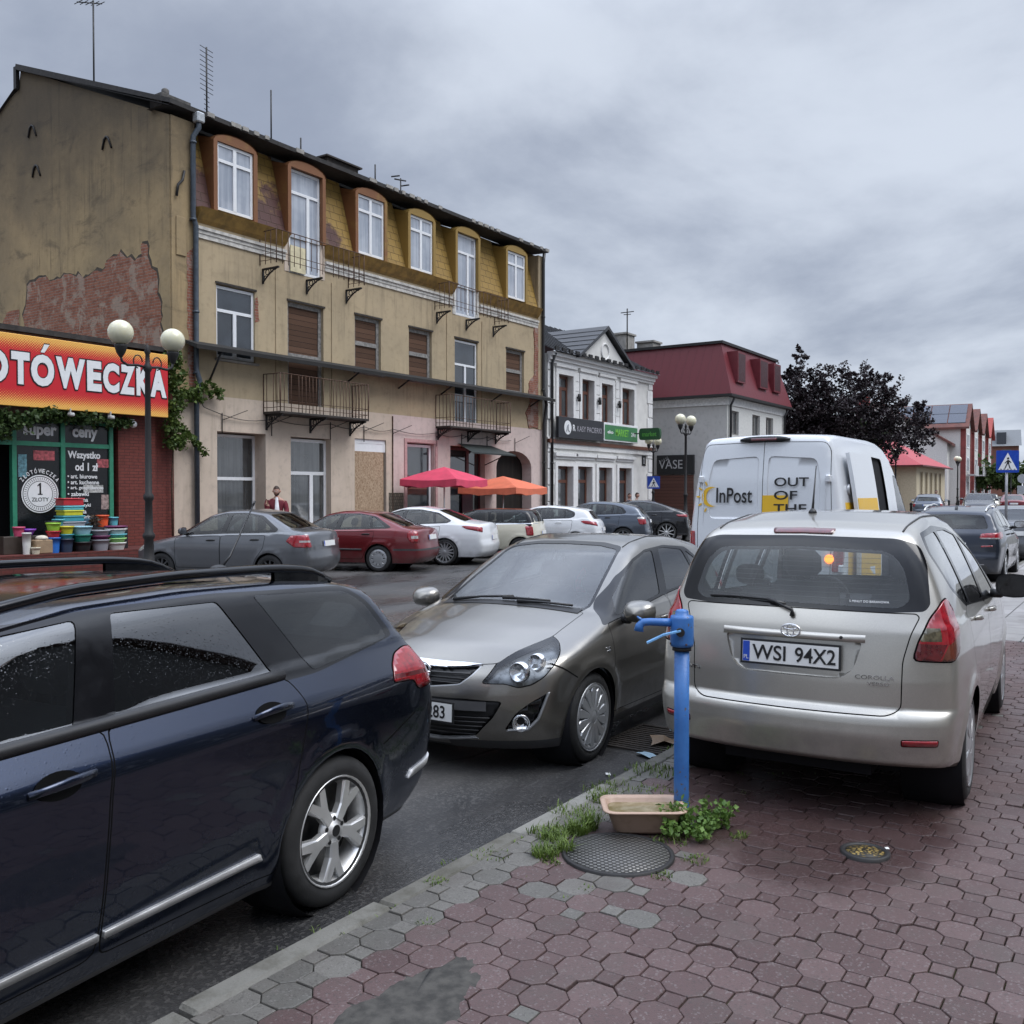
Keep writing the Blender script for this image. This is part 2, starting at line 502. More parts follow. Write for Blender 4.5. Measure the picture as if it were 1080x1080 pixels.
def knife(bm, B, kind, poly, lay, pid, only=None):
    """cut the outline into the half body and give the faces inside the id pid"""
    pj, view, thr = proj_of(B, kind)
    # plane normals need the two projected axes in 3-D
    e = 1e-3; o = Vector((0, 0, 0))
    def grad(i):
        return Vector([(pj(o+Vector([e if k == j else 0 for k in range(3)]))[i]-pj(o)[i])/e for j in range(3)])
    U = grad(0); V = grad(1); o0 = pj(o)
    lo = [min(p[i] for p in poly) for i in (0, 1)]; hi = [max(p[i] for p in poly) for i in (0, 1)]
    def bb(f):
        q = [pj(v.co) for v in f.verts]
        return min(a for a, b in q), max(a for a, b in q), min(b for a, b in q), max(b for a, b in q)
    cand = {}
    for f in bm.faces:
        if only is not None and f[lay] not in only: continue
        if f.normal.dot(view) < thr: continue
        b = bb(f)
        if b[1] < lo[0] or b[0] > hi[0] or b[3] < lo[1] or b[2] > hi[1]: continue
        cand[f] = b
    n = len(poly)
    for i in range(n):
        a = poly[i]; c = poly[(i+1) % n]
        x0, x1 = min(a[0], c[0])-1e-4, max(a[0], c[0])+1e-4; y0, y1 = min(a[1], c[1])-1e-4, max(a[1], c[1])+1e-4
        if math.hypot(c[0]-a[0], c[1]-a[1]) < 1e-5: continue
        nv = U*(c[1]-a[1]) - V*(c[0]-a[0])
        # a 3-D point on the plane: solve in the U,V basis
        co = U*((a[0]-o0[0])/U.length_squared) + V*((a[1]-o0[1])/V.length_squared)
        fs = []
        for f, b in cand.items():
            if b[1] < x0 or b[0] > x1 or b[3] < y0 or b[2] > y1: continue
            fs.append(f)
        if not fs: continue
        for f in fs: cand.pop(f)
        geom = set(fs)
        for f in fs: geom.update(f.edges); geom.update(f.verts)
        r = bmesh.ops.bisect_plane(bm, geom=list(geom), plane_co=co, plane_no=nv.normalized(), dist=2e-5)
        seen = set()
        for g in r['geom']:
            if isinstance(g, bmesh.types.BMFace): seen.add(g)
        for g in r['geom_cut']:
            for f in g.link_faces: seen.add(f)
        for f in seen:
            if not f.is_valid: continue
            f.normal_update()
            if only is not None and f[lay] not in only: continue
            if f.normal.dot(view) < thr: continue
            b = bb(f)
            if b[1] < lo[0] or b[0] > hi[0] or b[3] < lo[1] or b[2] > hi[1]: continue
            cand[f] = b
    for f in cand:
        if not f.is_valid: continue
        c = f.calc_center_median()
        u, v = pj(c)
        if in_poly(u, v, poly): f[lay] = pid

def part_mesh(B, bm, lay, pids, name, mats, off=0.0, skirt=0.0, mirror='merge', shrink=None, zmin=None):
    """faces of the ids -> mesh(es). mats: one material or {pid: material}"""
    if not isinstance(pids, (list, tuple)): pids = [pids]
    vm = {}; vs = []; fs = []; fm = []
    ml = []
    for f in bm.faces:
        if f[lay] not in pids: continue
        if zmin is not None and min(v.co.z for v in f.verts) < zmin: continue
        idx = []
        for v in f.verts:
            if v not in vm: vm[v] = len(vs); vs.append(v.co[:])
            idx.append(vm[v])
        fs.append(idx)
        m = mats[f[lay]] if isinstance(mats, dict) else mats
        if m not in ml: ml.append(m)
        fm.append(ml.index(m))
    if not fs: return []
    P = np.array(vs); N = B.normals(P)
    P = P + N*off
    smooth = [True]*len(fs)
    if skirt:
        cnt = {}
        for f in fs:
            for i in range(len(f)):
                a, b = f[i-1], f[i]
                cnt[(min(a, b), max(a, b))] = cnt.get((min(a, b), max(a, b)), 0)+1
        base = len(P); bl = {}
        extra = []; en = []
        def low(i):
            if i not in bl: bl[i] = base+len(extra); extra.append(P[i]-N[i]*skirt); en.append(N[i])
            return bl[i]
        for fi in range(len(fs)):
            f = fs[fi]
            for i in range(len(f)):
                a, b = f[i-1], f[i]
                if cnt[(min(a, b), max(a, b))] == 1 and not (abs(P[a][1]) < 1e-4 and abs(P[b][1]) < 1e-4):
                    fs.append([b, a, low(a), low(b)]); fm.append(fm[fi]); smooth.append(False)
        if extra: P = np.vstack([P, np.array(extra)]); N = np.vstack([N, np.array(en)])
    def make(P, N, fs):
        me = bpy.data.meshes.new(name)
        me.from_pydata(P.tolist(), [], fs)
        for m in ml: me.materials.append(m)
        me.polygons.foreach_set('material_index', fm if len(fm) == len(fs) else fm+fm)
        me.polygons.foreach_set('use_smooth', smooth if len(smooth) == len(fs) else smooth+smooth)
        me.update()
        if not skirt: me.normals_split_custom_set_from_vertices(N.tolist())
        return me
    F2 = [f[::-1] for f in fs]
    mir = np.array([1, -1, 1.])
    if mirror == 'merge':
        n = len(P)
        # weld the centre line
        mp = [i if abs(P[i][1]) < 1e-4 else n+i for i in range(n)]
        return [make(np.vstack([P, P*mir]), np.vstack([N, N*mir]), fs+[[mp[i] for i in f] for f in F2])]
    return [make(P, N, fs), make(P*mir, N*mir, F2)]

def wheel_obj(parent, rim, mats, r, w, loc, side, spin=0.0, name='wheel'):
    """wheel > tyre + rim; side=+1 outer face towards +y"""
    e = bpy.data.objects.new(name, None); COL.objects.link(e); e.parent = parent
    e.location = loc; e.rotation_euler = (0, 0, 0 if side > 0 else PI)
    if rim in WHEELS_CACHE: tm, rm = WHEELS_CACHE[rim]
    else:
        rr = r*rim[1]
        b = MB(); hw = w/2
        prof = [(rr-.01, -hw*.85), (rr+.01, -hw*.92), (rr+.03, -hw*.98), ((rr+r)/2, -hw), (r-.025, -hw*.93), (r-.006, -hw*.8), (r, -hw*.6), (r, hw*.6), (r-.006, hw*.8), (r-.025, hw*.93), ((rr+r)/2, hw), (rr+.03, hw*.98), (rr+.01, hw*.92), (rr-.01, hw*.85)]
        b.lathe(prof, 44, axis='y', cap=False)
        tm = b.mesh('tyre', M['tyre'])
        b = MB()
        kind = rim[0]
        y0 = hw*.80
        b.mi = 0
        # barrel and lip
        b.lathe([(rr-.004, -hw*.8), (rr-.02, -hw*.3), (rr-.02, y0-.03), (rr+.004, y0+.012), (rr+.012, y0+.02), (rr+.012, y0+.005)], 40, axis='y', cap=False)
        b.mi = 1
        b.lathe([(rr-.02, y0-.09), (.02, y0-.085)], 32, axis='y', cap=True)   # dark back plate with brake
        b.mi = 0
        def spoke(a, pts, dy0, dy1, th=.028):
            ca, sa = math.cos(a), math.sin(a)
            poly = []
            top = [(u*sa+v*ca, dy0+(dy1-dy0)*min(1, v/rr), -u*ca*0+v*sa-u*ca) for u, v in pts]
            top = [(v*ca-u*sa, y0+dy0+(dy1-dy0)*(v/rr), v*sa+u*ca) for u, v in pts]
            n = len(top)
            cu = sum(p[0] for p in pts)/n; cv = sum(p[1] for p in pts)/n
            inner = [((v)*ca-(u*.82+cu*.18)*sa, y0+dy0+(dy1-dy0)*(v/rr)+.008, (v)*sa+(u*.82+cu*.18)*ca) for u, v in pts]
            bot = [(p[0], p[1]-th, p[2]) for p in top]
            vs = inner+top+bot
            fs = []
            tri = tessellate_polygon([[Vector((u, v, 0)) for u, v in pts]])
            fs += [tuple(t) for t in tri]
            for i in range(n):
                j = (i+1) % n
                fs.append((i, j, n+j, n+i)); fs.append((n+i, n+j, 2*n+j, 2*n+i))
            b.add(vs, fs, False)
        if kind == 'star':        # five spokes forking towards the lip
            for k in range(5):
                a = 2*PI*k/5+spin
                spoke(a, [(-.026, .05), (.026, .05), (.030, rr*.50), (.083, rr*.99), (.040, rr*.99), (0, rr*.70), (-.040, rr*.99), (-.083, rr*.99), (-.030, rr*.50)], .0, -.002)
            b.lathe([(.001, y0+.012), (.03, y0+.012), (.034, y0+.004), (.072, y0-.0), (.075, y0-.03)], 24, axis='y', cap=False)
            b.mi = 1
            for k in range(5):
                a = 2*PI*(k+.5)/5+spin
                b.lathe([(.011, y0-.002), (.011, y0+.004)], 8, (.055*math.cos(a), 0, .055*math.sin(a)), axis='y')
            b.lathe([(.026, y0+.011), (.026, y0+.0135)], 16, axis='y')
        elif kind == 'cover':      # plastic wheel cover with many slots
            ns = rim[2]
            b.lathe([(.001, y0+.022), (.04, y0+.021), (.05, y0+.016)], 24, axis='y', cap=False)
            for k in range(ns):
                a = 2*PI*k/ns+spin; w0 = .045*PI*2/ns*.40*2.0; w1 = rr*PI*2/ns*.34
                spoke(a, [(-w0*.9, .045), (w0*.9, .045), (w1, rr*.80), (w1*.7, rr*.9), (-w1*.7, rr*.9), (-w1, rr*.80)], .016, .006, .02)
            b.lathe([(rr*.86, y0+.002), (rr*.9, y0+.012), (rr*1.0, y0+.014), (rr+.008, y0+.006)], 40, axis='y', cap=False)
        elif kind == 'spoke':      # alloy with thin spokes
            ns = rim[2]
            b.lathe([(.001, y0+.01), (.05, y0+.01), (.062, y0-.002), (.06, y0-.03)], 24, axis='y', cap=False)
            for k in range(ns):
                a = 2*PI*k/ns+spin
                spoke(a, [(-.022, .05), (.022, .05), (.016, rr*.98), (-.016, rr*.98)], .0, .0)
        elif kind == 'holes':       # steel cover with round openings
            ns = rim[2]
            b.lathe([(.001, y0+.02), (.05, y0+.018), (rr*.55, y0+.022), (rr*.6, y0+.018)], 32, axis='y', cap=False)
            b.lathe([(rr*.8, y0+.018), (rr*.86, y0+.02), (rr*.97, y0+.012), (rr+.008, y0+.004)], 40, axis='y', cap=False)
            for k in range(ns):
                a = 2*PI*k/ns+spin
                spoke(a, [(-.03, rr*.57), (.03, rr*.57), (.045, rr*.84), (-.045, rr*.84)], .018, .018, .02)
        rm = b.mesh('rim', mats)
        WHEELS_CACHE[rim] = (tm, rm)
    link('tyre', tm, e); link('rim', rm, e)
    return e
WHEELS_CACHE = {}

def pad_box(b, c, s, bev=.05, M4=None):
    """rounded cushion"""
    b.box(c[0]-s[0]/2, c[0]+s[0]/2, c[1]-s[1]/2, c[1]+s[1]/2, c[2]-s[2]/2, c[2]+s[2]/2, bev)

def seat_mesh():
    b = MB()
    pad_box(b, (0, 0, .10), (.52, .50, .20), .07)
    b.M = Matrix.Translation((-.24, 0, .16)) @ Matrix.Rotation(R(-14), 4, 'Y')
    pad_box(b, (0, 0, .30), (.16, .50, .62), .07)
    pad_box(b, (0, 0, .74), (.10, .27, .19), .045)
    b.box(-.01, .01, -.07, -.055, .58, .68); b.box(-.01, .01, .055, .07, .58, .68)
    b.M = None
    return b.mesh('seat', M['seat'])

def make_car(spec, label, cat='car', name='parked_car', loc=(0, 0, 0), az=0.0, group=None):
    """spec -> car thing at loc heading az (degrees from +x)"""
    d = spec; B = Body(d); res = d.get('res', .06)
    root = thing(name, label, cat, loc, R(az), group)
    P, F = B.grid(res)
    bm = bmesh.new(); lay = bm.faces.layers.int.new('pid')
    vv = [bm.verts.new(p) for p in P]
    for f in F:
        q = []
        for i in f:
            if vv[i] not in q: q.append(vv[i])
        if len(q) >= 3:
            try: bm.faces.new(q)
            except ValueError: pass
    bmesh.ops.remove_doubles(bm, verts=bm.verts, dist=1e-5)
    bmesh.ops.recalc_face_normals(bm, faces=bm.faces)
    if sum(f.normal.z*f.calc_area() for f in bm.faces) < 0:
        bmesh.ops.reverse_faces(bm, faces=bm.faces)
    bm.normal_update()
    pid = 1; parts = {0: None}; recs = []
    GAP = 9001
    # wheel arches
    for a in d['axles']:
        poly = [(a+B.ra*math.cos(t), B.zc+B.ra*math.sin(t)) for t in np.linspace(-.75, PI+.75, 26)]
        knife(bm, B, 'side', poly, lay, 9000)
    bmesh.ops.delete(bm, geom=[f for f in bm.faces if f[lay] == 9000], context='FACES')
    body_ids = [0, GAP]; mats = {0: d['paint'], GAP: M['gap']}
    for pt in d['parts']:
        nm, kind, poly, opt = pt
        pid += 1
        if opt.get('sub'):       # colour zone inside an earlier part: cut only there
            src = [r for r in recs if r['name'] == opt['sub']][-1]
            knife(bm, B, kind, poly, lay, pid, only=src['ids'])
            src['ids'].append(pid); src['mats'][pid] = opt['mat']
            continue
        ring = opt.get('ring', 0.0)
        only = None
        if opt.get('on') == 'body': only = body_ids
        if ring:
            rid = GAP
            if opt.get('ring_mat'):
                rid = 5000+pid; body_ids.append(rid); mats[rid] = opt['ring_mat']
            knife(bm, B, kind, offset_poly(poly, ring), lay, rid, only)
            if only is not None: only = body_ids
        knife(bm, B, kind, poly, lay, pid, None if only is None else only)
        if opt.get('body'):
            body_ids.append(pid); mats[pid] = opt['mat']
            continue
        recs.append(dict(name=nm, ids=[pid], mats={pid: opt.get('mat', d['paint'])}, opt=opt))
    # push gaps in a little: done through material only; panels keep their place
    for me in part_mesh(B, bm, lay, body_ids, 'body', mats): link('body', me, root)
    allp = {}
    for r in recs:
        o = r['opt']
        ms = part_mesh(B, bm, lay, r['ids'], r['name'], r['mats'], o.get('off', 0.0), o.get('skirt', 0.0), 'pair' if o.get('pair') else 'merge')
        par = root
        for i, me in enumerate(ms):
            p = allp[o['parent']][i] if o.get('parent') else root
            ob = link(r['name'], me, p)
            allp.setdefault(r['name'] + o.get('key', ''), []).append(ob)
    # lining
    lin = body_ids + sum((r['ids'] for r in recs if r['opt'].get('panel')), [])
    for me in part_mesh(B, bm, lay, lin, 'cabin_lining', M['dark'], -.045, 0, 'merge'): link('cabin_lining', me, root)
    for r in recs:               # housings behind clear lamps
        if r['opt'].get('housing'):
            for i, me in enumerate(part_mesh(B, bm, lay, r['ids'], 'lamp_housing', r['opt']['housing'], -.055, 0, 'pair')):
                link('lamp_housing', me, allp[r['name']+r['opt'].get('key', '')][i])
    bm.free()
    # underbody, arch liners
    b = MB(); zc = B.zc; L = B.L; hw = B.W/2
    b.box(-L/2+.45, L/2-.45, -hw+.18, hw-.18, d['zbot']-.01, d['zbot']+.06)
    b.box(-L/2+.2, L/2-.2, -hw+.45, hw-.45, d['zbot']+.02, d['zbot']+.10)
    for a in d['axles']:
        for sg in (1, -1):
            prof = [(B.ra-.004, sg*(hw-.03)), (B.ra+.02, sg*(hw-.12)), (B.ra+.02, sg*(hw-.34)), (.03, sg*(hw-.35))]
            b.lathe(prof, 22, (L/2-a, 0, zc), 'y', cap=False)
    b.build('underbody', M['dark'], root, fix=False)
    tr = d['track']
    ws = d['rim']
    for a in d['axles']:
        for sg in (1, -1):
            wheel_obj(root, ws, d['rim_mats'], d['wheel_r'], d['tyre_w'], (L/2-a, sg*(tr/2), zc), sg, spin=d.get('spin', .3))
    # seats and dashboard
    if d.get('seats', True):
        sm = seat_mesh(); s0 = d['seat_s']
        for sx, sy in ((s0, .36), (s0, -.36), (s0+.85, .40), (s0+.85, -.40)):
            o = link('seat', sm, root); o.location = (L/2-sx, sy, d.get('seat_z', .27))
            if sx > s0: o.scale = (1, 1, .80)
        b = MB()
        xs = L/2-d['dash_s']; zz = B.belt[0]+(B.belt[1]-B.belt[0])*d['dash_s']/L
        b.box(xs-.30, xs+.25, -hw+.16, hw-.16, zz-.35, zz-.06, .06)
        b.build('dashboard', M['dark'], root)
        b = MB()
        b.M = Matrix.Translation((xs-.42, .36, zz-.06)) @ Matrix.Rotation(R(-68), 4, 'Y')
        ring = [(.18*math.cos(t), .18*math.sin(t), 0) for t in np.linspace(0, 2*PI, 25)]
        b.tube(ring, .015, 6, cap=False); b.box(-.17, .17, -.012, .012, -.01, .01); b.lathe([(.05, -.02), (.05, .02)], 12)
        b.M = None
        b.build('steering_wheel', M['dark'], root)
    return root, B, allp

def rrect(x0, x1, z0, z1, r, seg=4):
    return rounded([(x0, z0), (x1, z0), (x1, z1), (x0, z1)], r, seg)

def mirror_part(root, B, S, z, mat, sz=(.10, .22, .15), out=.16, arm=M['black'], back=None):
    """pair of door mirrors: housing with a glass child"""
    for sg in (1, -1):
        p, n = B.side(S, z, sg)
        c = p + Vector((.02, sg*out, .06))
        b = MB(); a, w, h = sz
        # egg shaped shell: blunt towards the back
        pts = []
        nn, mm = 16, 8
        vs = []; fs = []
        for k in range(mm+1):
            t = k/mm; x = -a*.5 + a*1.15*t; q = math.sqrt(max(0, 1-t**2.4)) if k < mm else .02
            for i in range(nn):
                an = 2*PI*i/nn; cy = math.cos(an); sz_ = math.sin(an)
                e = 2/2.8
                yy = math.copysign(abs(cy)**e, cy)*w/2*q; zz = math.copysign(abs(sz_)**e, sz_)*h/2*q
                vs.append((c.x+x, c.y+yy, c.z+zz-.01*t))
        for k in range(mm):
            for i in range(nn):
                j = (i+1) % nn
                fs.append((k*nn+i, k*nn+j, (k+1)*nn+j, (k+1)*nn+i))
        b.smooth = True
        b.add(vs, fs); b.mi = 1
        b.add([(c.x-a*.5+.004, v[1], v[2]) for v in vs[:nn]], [tuple(range(nn))], False)
        b.tube([tuple(p + Vector((0, 0, .0))), tuple(p+Vector((.0, sg*out*.45, -.005))), tuple(c+Vector((0, -sg*w*.30, -h*.30)))], [.034, .028, .032], 8)
        m = b.build('mirror', [mat, M['black']], root)
        g = MB(); g.add([(c.x-a*.5-.001, c.y+(v[1]-c.y)*.86, c.z+(v[2]-c.z)*.86) for v in vs[:nn]], [tuple(range(nn))], False)
        g.build('mirror_glass', M['chrome'] if back is None else back, m, fix=False)

def handles(doors, B, lst, mat, w=.20, cup=True):
    """door handles on both flanks; lst = [(door key, S front end, S rear end, z0, z1)]"""
    for key, s0, s1, z0, z1 in lst:
        for i, sg in enumerate((1, -1)):
            b = MB()
            p0, n0 = B.side(s0, z0, sg); p1, n1 = B.side(s1, z1, sg); n = (n0+n1).normalized()
            pm, _ = B.side((s0+s1)/2, (z0+z1)/2, sg)
            up = Vector((0, 0, 1))
            def ell(p, hh, o):
                return p+n*o, hh
            rows = []
            for t in np.linspace(0, 1, 7):
                p = p0.lerp(p1, t)
                o = .012+.03*math.sin(PI*t)**.6; hh = .013+.005*math.sin(PI*t)
                rows.append([p+n*(o-.014), p+n*(o-.010)+up*hh, p+n*(o)+up*hh*.7, p+n*o-up*hh*.7, p+n*(o-.010)-up*hh])
            vs = [tuple(v) for r in rows for v in r]; fs = []
            for k in range(6):
                for q in range(5):
                    fs.append((k*5+q, k*5+(q+1) % 5, (k+1)*5+(q+1) % 5, (k+1)*5+q))
            fs += [(0,1,2,3,4), tuple(30+q for q in range(5))]
            b.smooth = True; b.add(vs, fs)
            b.build('handle', mat, doors[key][i])

def plate_obj(root, B, y, z, rear, text, w=.52, h=.114, tilt=None, blank=False, frame=True):
    """number plate > lettering"""
    p, n = B.end(y, z, rear, .012)
    az = PI if rear else 0.0
    e = MB()
    e.mi = 0; e.box(-w/2, w/2, -.004, .004, -h/2, h/2)
    if frame:
        e.mi = 1
        for a in (-h/2-.012, h/2): e.box(-w/2-.012, w/2+.012, -.003, .006, a, a+.012)
        for a in (-w/2-.012, w/2): e.box(a, a+.012, -.003, .006, -h/2, h/2)
    e.mi = 2; e.box(-w/2+.002, -w/2+.04, -.0055, -.004, -h/2+.002, h/2-.002)
    o = e.build('number_plate', [M['plate'], M['black'], M['blue_band']], root)
    o.location = p
    ang = math.atan2(n.z, math.hypot(n.x, n.y)) if tilt is None else tilt
    # local -y faces out
    o.rotation_euler = Matrix.Rotation(-PI/2 if rear else PI/2, 4, 'Z').to_euler()
    o.rotation_euler = (Matrix.Rotation(-PI/2 if rear else PI/2, 4, 'Z') @ Matrix.Rotation(-ang, 4, 'X')).to_euler()
    if text:
        for tx, x0, x1 in text:
            t = text_obj(tx, M['ink'], o, (x0, -.0062, -h*.36), (x1-x0, h*.72), .012, .0008)
    t = text_obj('PL', M['plate'], o, (-w/2+.008, -.0064, -h*.38), (.026, .022), .0, .0005)
    return o

def wiper(root, pts, name='wiper', r=.009):
    b = MB()
    b.tube(pts, [r*1.5]+[r]*(len(pts)-1), 6)
    return b.build(name, M['black'], root)
# ------------------------------------------------------------------ shapes of the near cars (S = metres behind the nose)
ESTATE = dict(L=4.83, W=1.86, H=1.475, zbot=.20, res=.055,
    profile=[(0,.52),(.04,.70),(.2,.80),(.7,.90),(1.2,.985),(1.42,1.04),(2.25,1.40),(2.7,1.46),(3.2,1.475),(3.8,1.455),(4.2,1.415),(4.40,1.37),(4.50,1.27),(4.66,1.04),(4.76,.93),(4.86,.60)],
    section=[(.1,.16),(.2,.09),(.30,.045),(.5,.018),(.72,.004),(.88,.0),(.925,.008),(1.06,.100),(1.3,.17)], ssm=.035,
    front=[(.1,.30),(.25,.08),(.4,.02),(.6,.0),(.75,.06),(.9,.3)], rear=[(.1,.30),(.25,.16),(.38,.05),(.55,.01),(.75,.0),(.9,.03),(1.05,.09),(1.3,.24),(1.5,.4)],
    belt=(.95,1.125), axles=(.975,3.79), arch_r=.365, wheel_r=.33, tumble=.42, tcurve=.10, plan=(1.2,.14,1.5,.10), bow_f=.34, bow_r=.17, rise=.012, k=.026,
    track=1.60, tyre_w=.225)
HATCH = dict(L=4.0, W=1.737, H=1.485, zbot=.17, res=.05,
    profile=[(-.02,.50),(.03,.68),(.10,.735),(.3,.83),(.65,.93),(.95,1.0),(1.10,1.03),(1.85,1.375),(2.15,1.45),(2.5,1.485),(2.9,1.475),(3.4,1.40),(3.60,1.33),(3.78,1.1),(3.92,.9),(4.0,.7)],
    section=[(.1,.12),(.2,.07),(.30,.04),(.5,.014),(.66,.0),(.78,.004),(.88,.02),(.97,.05),(1.1,.09)], ssm=.06,
    front=[(.1,.22),(.2,.10),(.3,.03),(.42,.0),(.55,.0),(.65,.02),(.75,.08),(.9,.3)], rear=[(.1,.25),(.25,.08),(.45,.0),(.65,.0),(.8,.03),(1.0,.09),(1.3,.24)],
    belt=(.86,1.06), axles=(.84,3.35), arch_r=.34, wheel_r=.305, tumble=.42, tcurve=.14, plan=(1.15,.13,1.1,.12), bow_f=.42, bow_r=.2, ef=2.2, cf=.20, k=.03, crown_hood=.12,
    track=1.50, tyre_w=.19)
VERSO = dict(L=4.24, W=1.706, H=1.63, zbot=.20, res=.036,
    profile=[(0,.5),(.04,.70),(.2,.80),(.6,.92),(.95,1.0),(1.1,1.05),(1.95,1.49),(2.3,1.585),(2.7,1.63),(3.2,1.625),(3.7,1.575),(3.90,1.53),(3.97,1.46),(4.10,1.10),(4.17,1.03),(4.24,.6)],
    section=[(.1,.10),(.2,.06),(.32,.03),(.5,.008),(.62,.0),(.75,.004),(.9,.015),(1.0,.03),(1.1,.045)], ssm=.06,
    front=[(.1,.25),(.25,.08),(.4,.02),(.6,.0),(.75,.06),(.9,.3)], rear=[(.1,.75),(.24,.50),(.285,.12),(.32,.035),(.46,.0),(.545,.0),(.57,.008),(.60,.058),(.75,.055),(1.0,.07),(1.05,.09),(1.4,.22),(1.6,.3)], rsm=.015,
    belt=(.93,1.04), axles=(.86,3.46), arch_r=.34, wheel_r=.31, tumble=.30, tcurve=.22, plan=(1.15,.15,.9,.07), bow_f=.36, bow_r=.20, er=2.8, k=.03, crown_roof=.06,
    track=1.475, tyre_w=.195)
# ------------------------------------------------------------------ the three near cars
M['navy'] = paint('navy car paint', (.019, .028, .055), .92, .24, wet=.12, dust=.10)
M['taupe'] = paint('taupe car paint', (.235, .222, .198), .88, .30, wet=.10, dust=.4)
M['champagne'] = paint('champagne car paint', (.45, .43, .385), .72, .34, wet=.05, dust=.6)
M['lamp_inner'] = plain('lamp inner', (.16, .165, .17), .3, .7, var=.5, scale=14)
def U(b, s, y, L=None):
    b = R(b)
    return (s if L is None else L-s)*math.sin(b) + y*math.cos(b)

def near_estate():
    L = 4.83; d = ESTATE; d['paint'] = M['navy']
    d['rim'] = ('star', .70); d['rim_mats'] = [M['alu'], M['black']]; d['spin'] = .95
    d['seat_s'] = 2.35; d['dash_s'] = 1.75; d['seat_z'] = .30
    lamp = [(1.03, .915), (.985, .98), (.90, 1.035), (.80, 1.055), (.62, 1.03), (.48, .97), (.48, .86), (.735, .842), (.825, .838), (.868, .90)]
    d['parts'] = [
        ('window_surround', 'side', rounded([(1.22, .985), (2.62, 1.035), (3.73, 1.045), (4.42, 1.12), (4.30, 1.30), (4.17, 1.385), (3.3, 1.425), (2.7, 1.42), (2.2, 1.385), (1.85, 1.29)], .05, 3), dict(body=1, mat=M['gloss_black'])),
        ('door', 'side', rounded([(1.40, .29), (2.545, .29), (2.56, .40), (2.585, .86), (2.622, 1.04), (1.30, .995), (1.20, .75), (1.30, .45)], .05, 3), dict(ring=.006, pair=1, panel=1, on='body')),
        ('door', 'side', rounded([(2.57, .29), (3.43, .27), (3.475, .54), (3.545, .772), (3.585, .95), (3.535, 1.052), (2.64, 1.04), (2.60, .86)], .04, 3), dict(ring=.006, pair=1, panel=1, key='_rear', on='body')),
        ('window', 'side', rounded([(1.42, 1.02), (2.525, 1.058), (2.655, 1.395), (2.2, 1.36), (1.88, 1.27)], .03, 3), dict(mat=M['glass_wet'], off=-.004, pair=1)),
        ('window', 'side', rounded([(2.69, 1.062), (3.48, 1.077), (3.31, 1.393), (2.80, 1.402)], .02, 3), dict(mat=M['glass_dark'], off=-.004, pair=1)),
        ('window', 'side', rounded([(3.715, 1.058), (4.365, 1.118), (4.265, 1.285), (4.145, 1.362), (3.52, 1.395)], [.02, .06, .05, .05, .02], 4), dict(mat=M['glass_side'], off=.002, pair=1)),
        ('trim_strip', 'side', rounded([(1.5, .34), (2.555, .348), (2.555, .374), (1.5, .366)], .006, 2), dict(mat=M['alu'], off=.012, skirt=.02, pair=1)),
        ('trim_strip', 'side', rounded([(2.575, .348), (3.325, .356), (3.31, .388), (2.575, .374)], .006, 2), dict(mat=M['alu'], off=.012, skirt=.02, pair=1, key='b')),
        ('sill', 'side', [(1.35, .10), (3.47, .10), (3.43, .262), (1.38, .282)], dict(body=1, mat=M['navy'])),
        ('taillight', 'rc:50', rounded(lamp, .03, 3), dict(mat=M['red_lens'], off=.004, skirt=.02, pair=1, ring=.006)),
        ('lens_band', 'rc:50', [(.45, .885), (1.03, .93), (1.04, .952), (.45, .905)], dict(sub='taillight', mat=M['red_lens_dark'])),
        ('bumper_line', 'side', [(4.16, .628), (4.20, .638), (4.46, .722), (4.455, .730), (4.19, .646), (4.155, .636)], dict(body=1, mat=M['gap'])),
        ('bumper_trim', 'rc:50', rounded([(.86, .388), (.60, .425), (.60, .462), (.83, .428)], .012, 2), dict(mat=M['alu'], off=.010, skirt=.02, pair=1)),
        ('windscreen', 'front', rounded([(-.1, 1.05), (.70, 1.04), (.55, 1.39), (-.1, 1.41)], .05, 3), dict(mat=M['glass_screen'], off=-.003, ring=.02, ring_mat=M['gloss_black'])),
        ('rear_window', 'rear', rounded([(-.1, 1.02), (.62, 1.03), (.52, 1.30), (-.1, 1.33)], .05, 3), dict(mat=M['glass_dark'], off=-.003, ring=.02, ring_mat=M['gloss_black'])),
        ('tailgate', 'rear', rounded([(-.1, .50), (.60, .50), (.63, .80), (.55, .98), (-.1, .985)], .04, 3), dict(ring=.006, panel=1)),
        ('bonnet', 'top', rounded([(.10, -.1), (.12, .5), (.5, .72), (1.25, .72), (1.15, .4), (1.1, -.1)], .04, 3), dict(ring=.006, panel=1)),
        ('headlight', 'fc:45', rounded([(.42, .66), (.60, .76), (1.0, .84), (1.02, .78), (.8, .64)], .03, 3), dict(mat=M['lamp_glass'], off=.002, pair=1, ring=.005, housing=M['lamp_inner'])),
        ('grille', 'front', rounded([(-.1, .28), (.5, .30), (.46, .46), (-.1, .47)], .03, 3), dict(mat=M['black'], off=-.02)),
        ('rocker', 'side', [(-.2, .1), (4.9, .1), (4.9, .222), (-.2, .222)], dict(body=1, mat=M['grey_dark'], on='body')),
    ]
    root, B, P = make_car(d, 'dark navy wet estate car with roof rails, closest to the camera at the kerb', 'car', 'parked_car', (1.597, 3.774, -.10), 185.5, None)
    handles(P, B, [], M['navy'])
    dr = {'f': P['door'], 'r': P['door_rear']}
